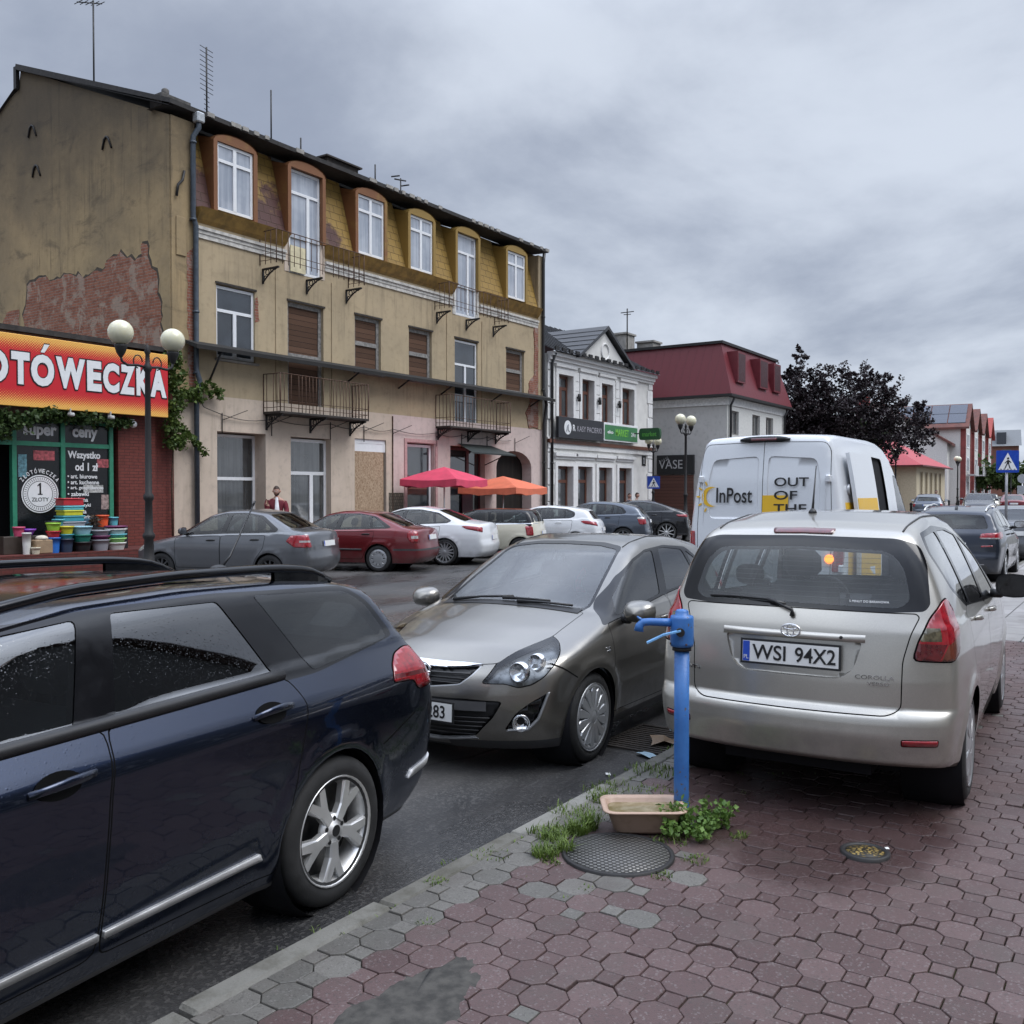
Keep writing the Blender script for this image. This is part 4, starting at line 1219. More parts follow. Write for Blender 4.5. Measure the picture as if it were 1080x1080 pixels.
ROW = 'cars parked nose-in before the facades'
def row_cars():
    out = {}
    g = paint('grey metallic paint', (.135, .14, .15), .6, .34, dust=.3)
    d = std(dict(L=4.31, W=1.71, H=1.505, wheel_r=.295, axles=(.84, 3.32), belt=(.90, 1.03), tumble=.40,
        profile=[(0,.5),(.05,.68),(.3,.82),(1.0,.97),(1.12,1.0),(1.85,1.40),(2.25,1.49),(2.7,1.505),(3.15,1.44),(3.78,1.13),(4.1,1.085),(4.24,1.06),(4.30,.9),(4.34,.6)]), g,
        [(1.16,.95),(2.3,1.0),(3.45,1.04),(3.5,1.10),(3.1,1.375),(2.7,1.435),(2.2,1.425),(1.85,1.34)],
        [[(1.35,.98),(2.2,1.01),(2.3,1.405),(1.92,1.33)], [(2.31,1.015),(3.3,1.045),(3.36,1.1),(3.02,1.35),(2.7,1.41),(2.40,1.41)]],
        [(.55,.74),(.88,.74),(1.02,.86),(.93,.98),(.62,.99)], (1.13, 1.40, .60, .50), rim=('spoke', .62, 9), rocker=.22, lens=[(.55,.84),(.8,.84),(.8,.88),(.55,.88)])
    d['rim_mats'] = [M['grey_dark'], M['black']]
    out['grey'] = (d, dict(plate=.80, mirror=(1.42, 1.0), hz=(2.0, 3.0, .86)), 'grey four door saloon with the nose behind the lamp post')
    r = paint('dark red paint', (.155, .010, .014), .35, .35, dust=.4)
    d = std(dict(L=4.51, W=1.73, H=1.43, wheel_r=.312, axles=(.90, 3.412), belt=(.88, 1.0), tumble=.40,
        profile=[(0,.5),(.05,.66),(.3,.78),(1.1,.94),(1.25,.98),(2.0,1.35),(2.4,1.425),(2.8,1.43),(3.2,1.38),(4.0,1.08),(4.36,1.015),(4.46,1.0),(4.50,.85),(4.53,.6)]), r,
        [(1.3,.93),(2.4,.975),(3.6,1.01),(3.72,1.04),(3.3,1.29),(2.9,1.36),(2.3,1.355),(1.95,1.27)],
        [[(1.5,.955),(2.3,.985),(2.4,1.34),(2.02,1.26)], [(2.42,.99),(3.2,1.01),(3.13,1.31),(2.9,1.34),(2.5,1.345)], [(3.25,1.01),(3.58,1.025),(3.3,1.26),(3.2,1.295)]],
        [(.62,.70),(.80,.69),(.86,.80),(.83,.94),(.72,.97),(.60,.95)], (1.07, 1.34, .58, .48), rim=('holes', .66, 10), rocker=.21, lens=[(.62,.78),(.78,.78),(.78,.85),(.62,.85)],
        extra=[('bumper_strip', 'side', [(3.78,.50),(4.6,.50),(4.6,.545),(3.78,.545)], dict(body=1, mat=M['grey_dark'], on='body')), ('bumper_strip', 'rear', [(-.1,.50),(.8,.50),(.8,.545),(-.1,.545)], dict(body=1, mat=M['grey_dark'], on='body')),
               ('side_strip', 'side', [(1.35,.50),(3.0,.50),(3.0,.54),(1.35,.54)], dict(mat=M['grey_dark'], off=.012, skirt=.02, pair=1))])
    out['red'] = (d, dict(plate=.80, mirror=(1.55, .97), hz=(2.15, 3.1, .85)), 'dark red hatchback saloon between the grey saloon and the white saloon')
    w = paint('white car paint', (.68, .69, .70), .0, .35, dust=.35)
    d = std(dict(L=4.83, W=1.856, H=1.498, wheel_r=.335, axles=(.97, 3.71), belt=(.90, 1.06), tumble=.44, tyre_w=.235,
        profile=[(0,.5),(.05,.68),(.3,.80),(1.2,.97),(1.4,1.01),(2.2,1.40),(2.6,1.485),(2.95,1.495),(3.4,1.43),(4.15,1.15),(4.55,1.09),(4.72,1.075),(4.79,.95),(4.85,.6)]), w,
        [(1.4,.95),(2.6,1.02),(3.75,1.07),(3.88,1.13),(3.5,1.335),(3.0,1.42),(2.5,1.415),(2.1,1.31)],
        [[(1.6,.985),(2.45,1.03),(2.55,1.39),(2.12,1.30)], [(2.57,1.035),(3.4,1.07),(3.32,1.35),(3.0,1.40),(2.65,1.405)], [(3.45,1.075),(3.72,1.085),(3.80,1.13),(3.5,1.31),(3.40,1.34)]],
        [(.64,.84),(1.02,.93),(1.10,1.0),(1.02,1.01),(.62,.97)], (1.13, 1.40, .60, .50), rim=('spoke', .74, 15), rocker=.22)
    out['white'] = (d, dict(plate=.70, mirror=(1.72, 1.02), hz=(2.3, 3.3, .90), hmat=w), 'white saloon with many-spoked alloy wheel beside the red car')
    c = paint('cream car paint', (.60, .565, .45), .0, .32, dust=.3)
    d = std(dict(L=3.70, W=1.683, H=1.40, wheel_r=.30, axles=(.68, 3.15), belt=(.93, 1.0), tumble=.28, tcurve=.05, cf=.05, three_door=1, bpost=2.25, plan=(.9,.16,.8,.10),
        profile=[(0,.5),(.05,.72),(.25,.86),(.9,.97),(1.0,1.0),(1.45,1.31),(1.8,1.39),(2.4,1.405),(3.1,1.39),(3.36,1.35),(3.50,1.25),(3.62,1.02),(3.70,.6)]), c,
        [(1.0,.955),(3.3,.995),(3.52,1.02),(3.42,1.25),(3.2,1.33),(1.7,1.34),(1.4,1.24)],
        [[(1.2,.985),(2.2,1.0),(2.2,1.315),(1.75,1.315),(1.5,1.24)], [(2.26,1.0),(3.2,1.015),(3.32,1.05),(3.25,1.25),(3.12,1.31),(2.26,1.315)]],
        [(.66,.66),(.84,.66),(.86,.92),(.68,.92)], (1.05, 1.28, .56, .50), rim=('spoke', .66, 6), rocker=.28,
        extra=[('roof', 'top', [(1.42,-.1),(1.48,.78),(3.46,.78),(3.48,-.1)], dict(body=1, mat=M['gloss_black'], on='body')), ('roof', 'side', [(1.38,1.29),(3.5,1.27),(3.5,1.6),(1.5,1.6)], dict(body=1, mat=M['gloss_black'], on='body')), ('belt_line', 'side', [(.95,.935),(3.6,.985),(3.6,1.0),(.95,.955)], dict(body=1, mat=M['chrome'], on='body'))])
    out['mini'] = (d, dict(plate=.72, mirror=(1.25, 1.0), mmat=M['gloss_black'], hz=(2.05, None, .87)), 'small cream three door car with a black roof')
    d = std(dict(L=4.28, W=1.80, H=1.46, wheel_r=.316, axles=(.87, 3.49), belt=(.90, 1.06), tumble=.40,
        profile=[(0,.5),(.05,.68),(.3,.80),(1.05,.98),(1.2,1.01),(1.95,1.37),(2.3,1.45),(2.7,1.46),(3.3,1.41),(3.75,1.34),(3.86,1.29),(4.05,1.05),(4.2,.95),(4.30,.6)]), w,
        [(1.3,.95),(2.3,1.02),(3.3,1.065),(3.45,1.12),(3.45,1.25),(3.2,1.35),(2.6,1.395),(2.2,1.37),(1.9,1.28)],
        [[(1.5,.985),(2.2,1.03),(2.3,1.36),(1.95,1.27)], [(2.31,1.035),(3.1,1.065),(3.1,1.34),(2.6,1.375),(2.4,1.37)], [(3.15,1.075),(3.3,1.085),(3.38,1.13),(3.36,1.24),(3.16,1.32)]],
        [(.55,.82),(.98,.90),(1.06,.98),(.98,1.0),(.60,.95)], (1.05, 1.28, .58, .48), rim=('spoke', .70, 10), rocker=.22)
    out['hatch'] = (d, dict(plate=.72, mirror=(1.6, 1.02), hz=(2.05, 2.95, .90), hmat=w), 'white five door hatchback between the cream car and the blue-grey crossover')
    b = paint('blue grey paint', (.085, .10, .125), .6, .33, dust=.3)
    d = std(dict(L=4.45, W=1.78, H=1.56, wheel_r=.335, axles=(.90, 3.535), belt=(.98, 1.12), tumble=.38, zbot=.25,
        profile=[(0,.6),(.05,.78),(.3,.90),(1.1,1.04),(1.25,1.08),(1.95,1.44),(2.3,1.54),(2.8,1.56),(3.4,1.51),(3.9,1.40),(4.05,1.34),(4.25,1.1),(4.38,1.0),(4.47,.6)]), b,
        [(1.3,1.03),(2.4,1.085),(3.55,1.13),(3.65,1.18),(3.5,1.36),(3.2,1.44),(2.6,1.48),(2.2,1.45),(1.9,1.35)],
        [[(1.5,1.06),(2.35,1.10),(2.4,1.455),(1.98,1.35)], [(2.45,1.105),(3.1,1.13),(3.15,1.43),(2.6,1.465),(2.48,1.465)], [(3.17,1.135),(3.5,1.15),(3.55,1.19),(3.42,1.36),(3.21,1.42)]],
        [(.60,.78),(.86,.78),(.90,1.0),(.84,1.03),(.60,1.02)], (1.14, 1.36, .58, .48), rim=('spoke', .68, 5), rocker=.34, lens=[(.6,.96),(.95,.96),(.95,1.05),(.6,1.05)])
    out['cross'] = (d, dict(plate=.88, mirror=(1.6, 1.1), hz=(2.1, 3.0, .97)), 'blue-grey crossover estate beside the black coupe SUV')
    k = paint('black car paint', (.012, .012, .014), .3, .25, dust=.1)
    d = std(dict(L=4.75, W=1.92, H=1.58, wheel_r=.365, axles=(.95, 3.80), belt=(1.0, 1.18), tumble=.42, zbot=.27, tyre_w=.25,
        profile=[(0,.6),(.05,.80),(.3,.92),(1.2,1.06),(1.4,1.11),(2.1,1.47),(2.5,1.56),(2.85,1.58),(3.4,1.52),(4.2,1.27),(4.55,1.16),(4.66,1.1),(4.75,.6)]), k,
        [(1.45,1.06),(2.6,1.12),(3.85,1.19),(3.95,1.24),(3.5,1.42),(3.0,1.50),(2.5,1.495),(2.1,1.39)],
        [[(1.65,1.09),(2.5,1.13),(2.55,1.475),(2.12,1.38)], [(2.6,1.14),(3.75,1.20),(3.8,1.24),(3.45,1.40),(3.0,1.48),(2.66,1.48)]],
        [(.60,.94),(1.02,.96),(1.05,1.04),(.60,1.04)], (1.18, 1.42, .62, .50), rim=('spoke', .80, 10), rocker=.34)
    for p in d['parts']:
        if p[0] == 'window': p[3]['mat'] = M['glass_back']
    d['rim_mats'] = [M['alu'], M['black']]
    out['black'] = (d, dict(plate=.75, mirror=(1.8, 1.12), hz=(2.35, 3.35, .98), hmat=k), 'black coupe SUV partly behind the white van')
    s = paint('dark blue grey paint', (.022, .028, .042), .6, .30, wet=.12, dust=.2)
    d = std(dict(L=4.40, W=1.82, H=1.53, wheel_r=.33, axles=(.90, 3.57), belt=(.95, 1.10), tumble=.40, zbot=.22, res=.07,
        profile=[(0,.55),(.05,.72),(.3,.84),(1.1,1.0),(1.25,1.04),(1.95,1.40),(2.3,1.50),(2.8,1.53),(3.5,1.50),(4.0,1.44),(4.10,1.40),(4.24,1.12),(4.34,1.02),(4.42,.6)]), s,
        [(1.3,1.0),(2.4,1.06),(3.7,1.11),(3.92,1.17),(3.8,1.33),(3.5,1.43),(2.6,1.455),(2.2,1.42),(1.9,1.32)],
        [[(1.5,1.03),(2.35,1.075),(2.4,1.43),(1.98,1.325)], [(2.45,1.08),(3.2,1.115),(3.22,1.425),(2.48,1.44)], [(3.27,1.12),(3.65,1.135),(3.82,1.18),(3.74,1.31),(3.45,1.41),(3.3,1.42)]],
        [(.42,.90),(.90,.90),(1.02,.99),(.96,1.04),(.46,1.0)], (1.10, 1.36, .62, .53), rim=('spoke', .70, 10), rocker=.26,
        lens=[(.42,.90),(.75,.90),(.75,.925),(.42,.925)],
        extra=[('bumper_lamp', 'rear', rounded([(.52,.74),(.72,.75),(.72,.78),(.52,.77)], .01, 2), dict(mat=M['red_lens'], off=.004, skirt=.01, pair=1)),
               ('diffuser', 'rear', rounded([(-.1,.22),(.68,.22),(.62,.40),(-.1,.40)], .03, 2), dict(body=1, mat=M['grey_dark'], on='body')),
               ('diffuser_trim', 'rear', rounded([(-.1,.40),(.58,.40),(.58,.415),(-.1,.415)], .004, 2), dict(body=1, mat=M['silver_plastic'], on='body')),
               ('plate_recess', 'rear', rounded([(-.1,.68),(.34,.68),(.36,.86),(-.1,.86)], .03, 2), dict(body=1, mat=s))])
    out['suv'] = (d, dict(plate=.77, mirror=(1.65, 1.06), mmat=M['gloss_black'], hz=(2.1, 3.05, .93)), 'dark blue-grey estate parked ahead of the beige compact van')
    return out

def place_far_cars():
    R_ = row_cars(); H = 110.0
    h = Vector((math.cos(R(H)), math.sin(R(H)))); rt = Vector((h.y, -h.x))
    objs = {}
    def put(k, xr, yr=14.5, az=H, z=-.1):
        d, kw, lab = R_[k]
        hh = Vector((math.cos(R(az)), math.sin(R(az)))); r2 = Vector((hh.y, -hh.x))
        c = Vector((xr, yr)) - r2*(d['W']/2-.08) + hh*(d['L']/2-.05)
        o = finish(d, lab, (c.x, c.y, z), az, ROW, **kw); objs[k] = o
        return o
    put('grey', 15.0); put('red', 18.44); put('white', 21.04); put('mini', 23.6, 14.6); put('hatch', 27.0, 14.5); put('cross', 30.6, 14.6); put('black', 34.6, 15.0, 116)
    d, kw, lab = R_['suv']
    o, B, P = finish(d, lab, (22.35, 3.30, -.05), 1.5, None, **kw)
    b = MB()
    for sg in (1, -1):
        pts = []
        for s in np.linspace(1.9, 3.95, 16):
            p, n = B.top(s, .56, 0); e = min(1, min(s-1.9, 3.95-s)/.25); pts.append(p+Vector((0, 0, .01+.035*math.sin(e*PI/2))))
        pts = [(p.x, p.y*sg, p.z) for p in pts]
        b = MB(); b.tube(pts, .016, 6); b.build('roof_rail', M['alu'], o)
    p, n = B.top(3.7, 0, 0); b = MB(); b.prism([(-.09, 0), (.09, 0), (.07, .06), (.05, .07)], -.02, .02, 'xz'); f = b.build('aerial', M['black'], o); f.location = p
    # far street: copies of the row cars under labels of their own
    FAR = 'distant cars along the street'
    for k, x, y, az, lab in (('grey', 29.6, 3.0, 1, 'dark saloon parked ahead of the dark blue-grey estate'),
                             ('hatch', 50.5, 13.0, 10, 'silver-white hatchback far down the street, nearest of the distant cars'),
                             ('white', 58.5, 13.6, 8, 'white saloon far down the street beyond the hatchback'),
                             ('cross', 63.0, 11.4, 8, 'grey crossover far down the street left of the crossing sign'),
                             ('black', 68.0, 9.3, 190, 'black SUV far down the street below the crossing sign'),
                             ('red', 74.0, 8.0, 8, 'dark red saloon far down the street right of the crossing sign'),
                             ('mini', 82.0, 10.6, 190, 'small cream car at the far end of the street')):
        z = gz(x)
        copy_thing(objs[k][0], (x, y, z), R(az), lab)['group'] = FAR
    return objs

def gz(x):
    """the ground climbs gently beyond the square"""
    return -.1 + max(0, x-36)*.0085

def delivery_van():
    wv = paint('white van paint', (.66, .68, .70), .0, .34, wet=.05, dust=.35)
    yel = plain('yellow vinyl', (.74, .44, .02), .4, var=.03)
    L, W = 5.53, 2.06
    d = dict(L=L, W=W, H=2.63, zbot=.28, res=.085, paint=wv, wheel_r=.345, arch_r=.40, axles=(1.02, 4.32), track=1.78, tyre_w=.235, belt=(1.15, 1.40), tumble=.10, tcurve=.05, shoulder=.0,
        rim=('holes', .62, 10), rim_mats=[M['silver_plastic'], M['black']], seat_s=2.1, dash_s=1.5, seat_z=.75, psm=.08,
        profile=[(0,.75),(.05,.98),(.3,1.12),(.95,1.32),(1.1,1.42),(1.75,2.2),(2.05,2.47),(2.5,2.60),(3.2,2.63),(5.0,2.62),(5.36,2.59),(5.47,2.53),(5.53,2.40),(5.6,1.2)],
        section=[(.1,.10),(.3,.05),(.5,.02),(.7,.0),(1.2,.0),(1.5,.01)], front=[(.1,.2),(.3,.05),(.5,.0),(.8,.02),(1.0,.15),(1.3,.5)], rear=[(.1,.10),(.3,.03),(.45,.0),(.55,.02),(1.2,.03),(2.0,.08),(2.5,.16)],
        plan=(1.3,.16,.8,.03), bow_f=.4, bow_r=.05, er=6, k=.032, crown_roof=.05, iz=.9, cf=.15, cr=.05)
    d['parts'] = [
        ('door', 'side', rounded([(1.30,.38),(2.15,.38),(2.2,1.40),(1.25,1.36)], .05, 2), dict(ring=.01, pair=1, panel=1)),
        ('window', 'side', rounded([(1.45,1.45),(2.12,1.46),(2.12,2.10),(1.85,2.08)], .05, 2), dict(mat=M['glass'], pair=1, off=-.003, ring=.02, ring_mat=M['gloss_black'])),
        ('dark_doorway', 'side', rounded([(2.75,.42),(3.98,.42),(3.98,2.36),(2.75,2.33)], .06, 2), dict(mat=M['dark'], off=-.03, pair=1, ring=.012)),  # flat dark sheet; the shade inside the doorway is put into its colour
        ('yellow_band', 'side', [(4.05,.55),(5.20,.55),(5.20,1.72),(4.05,1.72)], dict(body=1, mat=yel, on='body')),
        ('rear_door', 'rear', rounded([(.004,.58),(.86,.60),(.88,1.4),(.84,2.38),(.78,2.48),(.004,2.50)], [.01,.06,.05,.05,.08,.01], 3), dict(pair=1, ring=.008, panel=1)),
        ('door_pressing', 'rear', rounded([(.06,1.50),(.72,1.50),(.74,2.0),(.68,2.28),(.06,2.32)], [.08]*5, 3), dict(on=None, off=-.012, skirt=-.012, pair=1, panel=1, mat=wv)),
        ('taillight', 'rc:45', rounded([(.66,.85),(.80,.86),(.84,1.32),(.70,1.34)], .03, 2), dict(mat=M['red_lens'], off=.012, skirt=.02, pair=1)),
        ('windscreen', 'front', rounded([(-.1,1.46),(.82,1.44),(.70,2.22),(-.1,2.28)], .06, 2), dict(mat=M['glass'], off=-.003, ring=.02, ring_mat=M['gloss_black'])),
        ('headlight', 'fc:45', rounded([(.50,.78),(.62,1.0),(.98,1.2),(1.04,1.05),(.85,.80)], .03, 2), dict(mat=M['clear_lens'], pair=1, off=.003)),
        ('grille', 'front', rounded([(-.1,.55),(.5,.56),(.5,.95),(-.1,.98)], .03, 2), dict(mat=M['black'], off=-.015)),
        ('bumper', 'rear', [(-.1,.2),(1.1,.2),(1.1,.52),(-.1,.52)], dict(body=1, mat=M['grey_dark'], on='body')),
        ('rocker', 'side', [(-.2,.1),(6,.1),(6,.40),(-.2,.40)], dict(body=1, mat=M['grey_dark'], on='body')),
    ]
    root, B, P = make_car(d, 'tall white delivery van with lettering on its rear doors', 'van', 'delivery_van', (11.9+L/2, 4.20, -.10), 0.6)
    def re(y, z, o=0): return B.end(y, z, True, o)[0]
    # high brake light
    b = MB(); rows = []
    for y in np.linspace(-.33, .33, 11):
        p = re(y, 2.53, .0)
        w = 1-(abs(y)/.36)**4
        rows.append([p+Vector((.12, 0, .05*w)), p+Vector((-.05*w, 0, .045*w)), p+Vector((-.06*w, 0, -.01)), p+Vector((.05, 0, -.05*w))])
    vs = [tuple(v) for r in rows for v in r]; fs = []
    for k in range(10):
        for j in range(3): fs.append((k*4+j, k*4+j+1, (k+1)*4+j+1, (k+1)*4+j))
    b.smooth = True; b.add(vs, fs); b.build('high_brake_light', M['black'], root)
    b = MB(); p = re(0, 2.53); b.box(p.x-.068, p.x-.02, -.17, .17, p.z-.012, p.z+.02, .008); b.build('brake_lens', M['red_lens_dark'], root)
    # handle, hinges, side marker, plate
    b = MB(); p = re(-.10, 1.22, .01); b.box(p.x-.03, p.x+.02, -.16, -.04, 1.18, 1.26, .012); b.build('handle', M['black'], P['rear_door'][1])
    for i, sg in enumerate((1, -1)):
        b = MB()
        for z in (.9, 2.02):
            q, n = B.side(L-.10, z, sg, .0); b.box(q.x-.06, q.x+.05, q.y-.03, q.y+.03, z-.05, z+.05, .015)
        # two hinge blocks are welded to one strap
        q, n = B.side(L-.06, 1.5, sg, .0); b.box(q.x-.006, q.x+.006, q.y-.004, q.y+.004, .9, 2.02)
        b.build('hinge', wv, P['rear_door'][i])
        b = MB(); q, n = B.side(L-.55, 1.88, sg, .0); b.lathe([(.07, -.015), (.075, .02), (.055, .035), (.03, .02), (.001, .018)], 20, tuple(q), 'y'); 
        if sg < 0: b.v = [(x, 2*q.y-y, z) for x, y, z in b.v]
        b.build('door_catch', M['silver_plastic'], root)
    plate_obj(root, B, .45, .82, True, None, frame=False)
    # lettering on the doors (left door: round sun mark + name, right door: slogan on a yellow block)
    yo = .012
    def txt(s, y_left, z, w, h, par, bold=.0, m=M['ink']):
        q = re(y_left, z+h/2, yo); q2 = re(y_left-w, z+h/2, yo); n = B.end(y_left, z+h/2, True)[1]
        o = text_obj(s, m, par, (q.x, q.y, z), (w, h), bold, .001, (0, 0, 0), 'lettering')
        o.rotation_euler = (-math.atan2(n.z, math.hypot(n.x, n.y)), 0, math.atan2(q2.y-q.y, q2.x-q.x))
        o.location.x = re(y_left, z, yo).x
        return o
    LD, RD = P['rear_door'][0], P['rear_door'][1]
    txt('InPost', .62, 1.71, .49, .20, LD, .012)
    txt('OUT', -.155, 1.925, .44, .115, RD, .014); txt('OF', -.155, 1.755, .30, .115, RD, .014); txt('THE', -.155, 1.585, .42, .115, RD, .014); txt('BOX', -.155, 1.415, .44, .115, RD, .014)
    b = MB(); b.quad(tuple(re(-.006, 1.30, .0105)), tuple(re(-.34, 1.30, .0105)), tuple(re(-.34, 1.81, .0105)), tuple(re(-.006, 1.81, .0105))); b.build('yellow_block', yel, RD, fix=False)
    # sun mark: crescent and rays
    b = MB(); c = Vector((0, .69, 1.79)); r = .135
    def onr(y, z): p = re(y, z, yo); return (p.x, y, z)
    out_ = [(r*math.cos(a), r*math.sin(a)) for a in np.linspace(R(62), R(298), 15)]
    inn = [(.045+r*.87*math.cos(a), r*.90*math.sin(a)) for a in np.linspace(R(298), R(62), 15)]
    # y runs to the left seen from behind, so the crescent opens to -y
    vs = [onr(c.y-u, c.z+v) for u, v in out_+inn]
    n = len(out_)
    b.add(vs, [(i, i+1, 2*n-2-i, 2*n-1-i) for i in range(n-1)], False)
    for k in range(5):
        a = R(180+(k-2)*33)
        d0, d1, w = r*1.22, r*1.62, .011
        ca, sa = math.cos(a), math.sin(a)
        q = [(d0*ca-w*sa, d0*sa+w*ca), (d1*ca-w*sa, d1*sa+w*ca), (d1*ca+w*sa, d1*sa-w*ca), (d0*ca+w*sa, d0*sa-w*ca)]
        b.add([onr(c.y-u, c.z+v) for u, v in q], [(0, 1, 2, 3)], False)
    b.build('sun_mark', yel, LD, fix=False)
    # the sliding door stands half open along the right flank
    def panel(s0, s1, z0, z1, o, th, nm, m):
        b = MB(); S = np.linspace(s0, s1, 9); Z = np.linspace(z0, z1, 13); vs = []
        for q in (o, o-th):
            for u in S:
                for v in Z: vs.append(tuple(B.side(u, v, -1, q)[0]))
        fs = []
        for i in range(8):
            for j in range(12):
                k = i*13+j; fs += [(k, k+13, k+14, k+1), (117+k, 117+k+1, 117+k+14, 117+k+13)]
        for i in range(8): fs += [(i*13, 117+i*13, 130+i*13, 13+i*13), (i*13+12, i*13+25, i*13+142, i*13+129)]
        for j in range(12): fs += [(j, j+1, 118+j, 117+j), (104+j, 221+j, 222+j, 105+j)]
        b.smooth = False; b.add(vs, fs); return b.build(nm, m, root)
    panel(L-1.70, L-.52, .45, 2.34, .10, .05, 'sliding_door', wv)
    panel(L-1.64, L-.56, .55, 1.76, .104, .0035, 'yellow_band', yel)
    t = new('lit amber lamp'); am = t.out(t.n('ShaderNodeEmission', {'Color': (1, .20, .012), 'Strength': 3.5}).outputs[0])
    b = MB(); q = B.end(-.86, 1.02, True, .02)[0]; b.lathe([(.055, -.03), (.055, .0), (.001, .012)], 16, (0, 0, 0), 'x'); b.v = [(q.x-x, q.y+y, q.z+z) for x, y, z in b.v]; b.build('indicator', am, root)
    mirror_part(root, B, 1.55, 1.28, M['black'], (.12, .18, .28), .10)
    return root
# ------------------------------------------------------------------ building materials
def plaster(name, base, alt, stain=(.05,.042,.032), amount=.5, zlo=0, zhi=10, streak=.5, bumpy=.25, patch=None):
    t = new(name); c = t.coord()
    n1 = t.ramp(t.noise(c, .55, 6, .62), .32, .68)
    col = t.mix(n1, base, alt)
    n2 = t.noise(c, 4.5, 6, .65)
    col = t.mix(t.math('MULTIPLY', t.ramp(n2, .48, .76), .6), col, tuple(x*.6 for x in base))
    n3 = t.noise(t.coord('Object', (.7, .7, 1.5)), 1.1, 7, .68, .5)
    col = t.mix(t.math('MULTIPLY', t.ramp(n3, .52, .70), amount*.6), col, stain)
    st = t.noise(t.coord('Object', (3.2, 3.2, .22)), 1.6, 6, .65)
    big = t.ramp(t.noise(c, .33, 3), .38, .66)
    f = t.math('MULTIPLY', t.math('MULTIPLY', t.ramp(st, .48, .75), big), streak)
    col = t.mix(f, col, stain)
    z = t.n('ShaderNodeSeparateXYZ', {0: c}).outputs[2]
    hi = t.math('MULTIPLY', t.ramp(t.math('ADD', z, t.math('MULTIPLY', t.noise(c, .8, 5, .7), 2.6)), zlo, zhi), amount)
    col = t.mix(hi, col, stain)
    if patch:
        p = t.ramp(t.noise(c, 1.3, 7, .7, .6), .62, .64)
        col = t.mix(p, col, patch)
    h = t.math('ADD', t.noise(c, 38, 4), t.math('MULTIPLY', n2, .8))
    return t.out(t.bsdf(col, .9, 0, t.bump(h, bumpy, .02), .25))

def brickwork(name, c1, c2, mortar, bw=.25, bh=.075, rough=.85, axis='xz', fade=None, msz=.008, bump=.5):
    t = new(name); o = t.coord()
    s = t.n('ShaderNodeSeparateXYZ', {0: o})
    u = s.outputs[0] if axis[0] == 'x' else s.outputs[1]
    v = t.n('ShaderNodeCombineXYZ', {0: u, 1: s.outputs[2], 2: 0.0}).outputs[0]
    wob = t.n('ShaderNodeMixRGB', {0: .012, 1: v}); t.set(wob.inputs[2], t.n('ShaderNodeTexNoise', {'Vector': o, 'Scale': 3.0}).outputs['Color'])
    b = t.n('ShaderNodeTexBrick', {'Vector': wob.outputs[0], 'Color1': (*c1, 1), 'Color2': (*c2, 1), 'Mortar': (*mortar, 1), 'Scale': 1.0, 'Mortar Size': msz, 'Mortar Smooth': .3, 'Bias': -.1, 'Brick Width': bw, 'Row Height': bh})
    col = b.outputs['Color']
    n = t.noise(o, 7, 6, .65)
    col = t.mix(t.math('MULTIPLY', t.ramp(n, .42, .7), .55), col, tuple(x*.5 for x in c1))
    if fade:
        p = t.ramp(t.noise(o, 1.6, 7, .68, .4), .50, .60)
        col = t.mix(t.math('MULTIPLY', p, .65), col, fade)
    h = t.math('ADD', t.math('MULTIPLY', b.outputs['Fac'], -1.0), t.math('MULTIPLY', n, .5))
    return t.out(t.bsdf(col, rough, 0, t.bump(h, bump, .012), .3))

def planks(name, c1, c2, pitch=.13, axis=2, rough=.75):
    t = new(name); o = t.coord()
    z = t.n('ShaderNodeSeparateXYZ', {0: o}).outputs[axis]
    q = t.math('DIVIDE', z, pitch); fr = t.math('FRACT', q); fl = t.math('FLOOR', q)
    rnd = t.n('ShaderNodeTexWhiteNoise', {'W': fl}, noise_dimensions='1D').outputs['Value']
    sc = (3, 3, 26) if axis == 2 else (26, 26, 2)
    g = t.noise(t.coord('Object', sc), 1.5, 5, .6)
    col = t.mix(t.math('ADD', t.math('MULTIPLY', rnd, .6), t.math('MULTIPLY', g, .5), clamp=True), c1, c2)
    gap = t.math('LESS_THAN', fr, .07)
    col = t.mix(gap, col, (.006, .005, .004))
    return t.out(t.bsdf(col, rough, 0, t.bump(t.math('MULTIPLY', gap, -1.0), .6, .01), .2))

M['ochre'] = plaster('ochre plaster', (.47, .372, .240), (.395, .318, .210), (.085, .07, .048), .25, 7, 15, .6)
M['gable'] = plaster('weathered gable plaster', (.43, .315, .170), (.29, .22, .13), (.062, .053, .042), .85, 8.8, 14.5, .8, .3)
M['beige'] = plaster('beige ground floor plaster', (.62, .515, .42), (.53, .44, .35), (.16, .125, .09), .0, 50, 60, .55)
M['pink'] = plaster('pale pink plaster', (.64, .52, .475), (.57, .465, .425), (.2, .15, .12), .0, 50, 60, .4)
M['old_brick'] = brickwork('exposed old brick', (.25, .092, .055), (.34, .145, .09), (.30, .25, .20), .26, .078, fade=(.38, .31, .24), axis='yz', bump=1.)
M['old_brick_x'] = brickwork('exposed brick at the corner', (.24, .085, .055), (.30, .12, .08), (.30, .25, .20), .26, .078, fade=(.36, .30, .26), axis='xz', bump=.9)
M['pier_brick'] = brickwork('red clinker brick', (.175, .045, .034), (.15, .038, .03), (.055, .022, .018), .25, .075, .6, msz=.006)
M['pvc'] = plain('white window frame', (.76, .77, .78), .35, var=.03)
M['old_frame'] = plain('weathered grey window frame', (.23, .22, .205), .8, var=.3, scale=14)
M['brown_frame'] = plain('brown window frame', (.13, .05, .03), .5, var=.15)
M['boards'] = planks('weathered brown boards', (.055, .030, .019), (.14, .078, .05), .16)
M['osb'] = None
t_ = new('chipboard'); c_ = t_.coord('Object', (1, 1, .6))
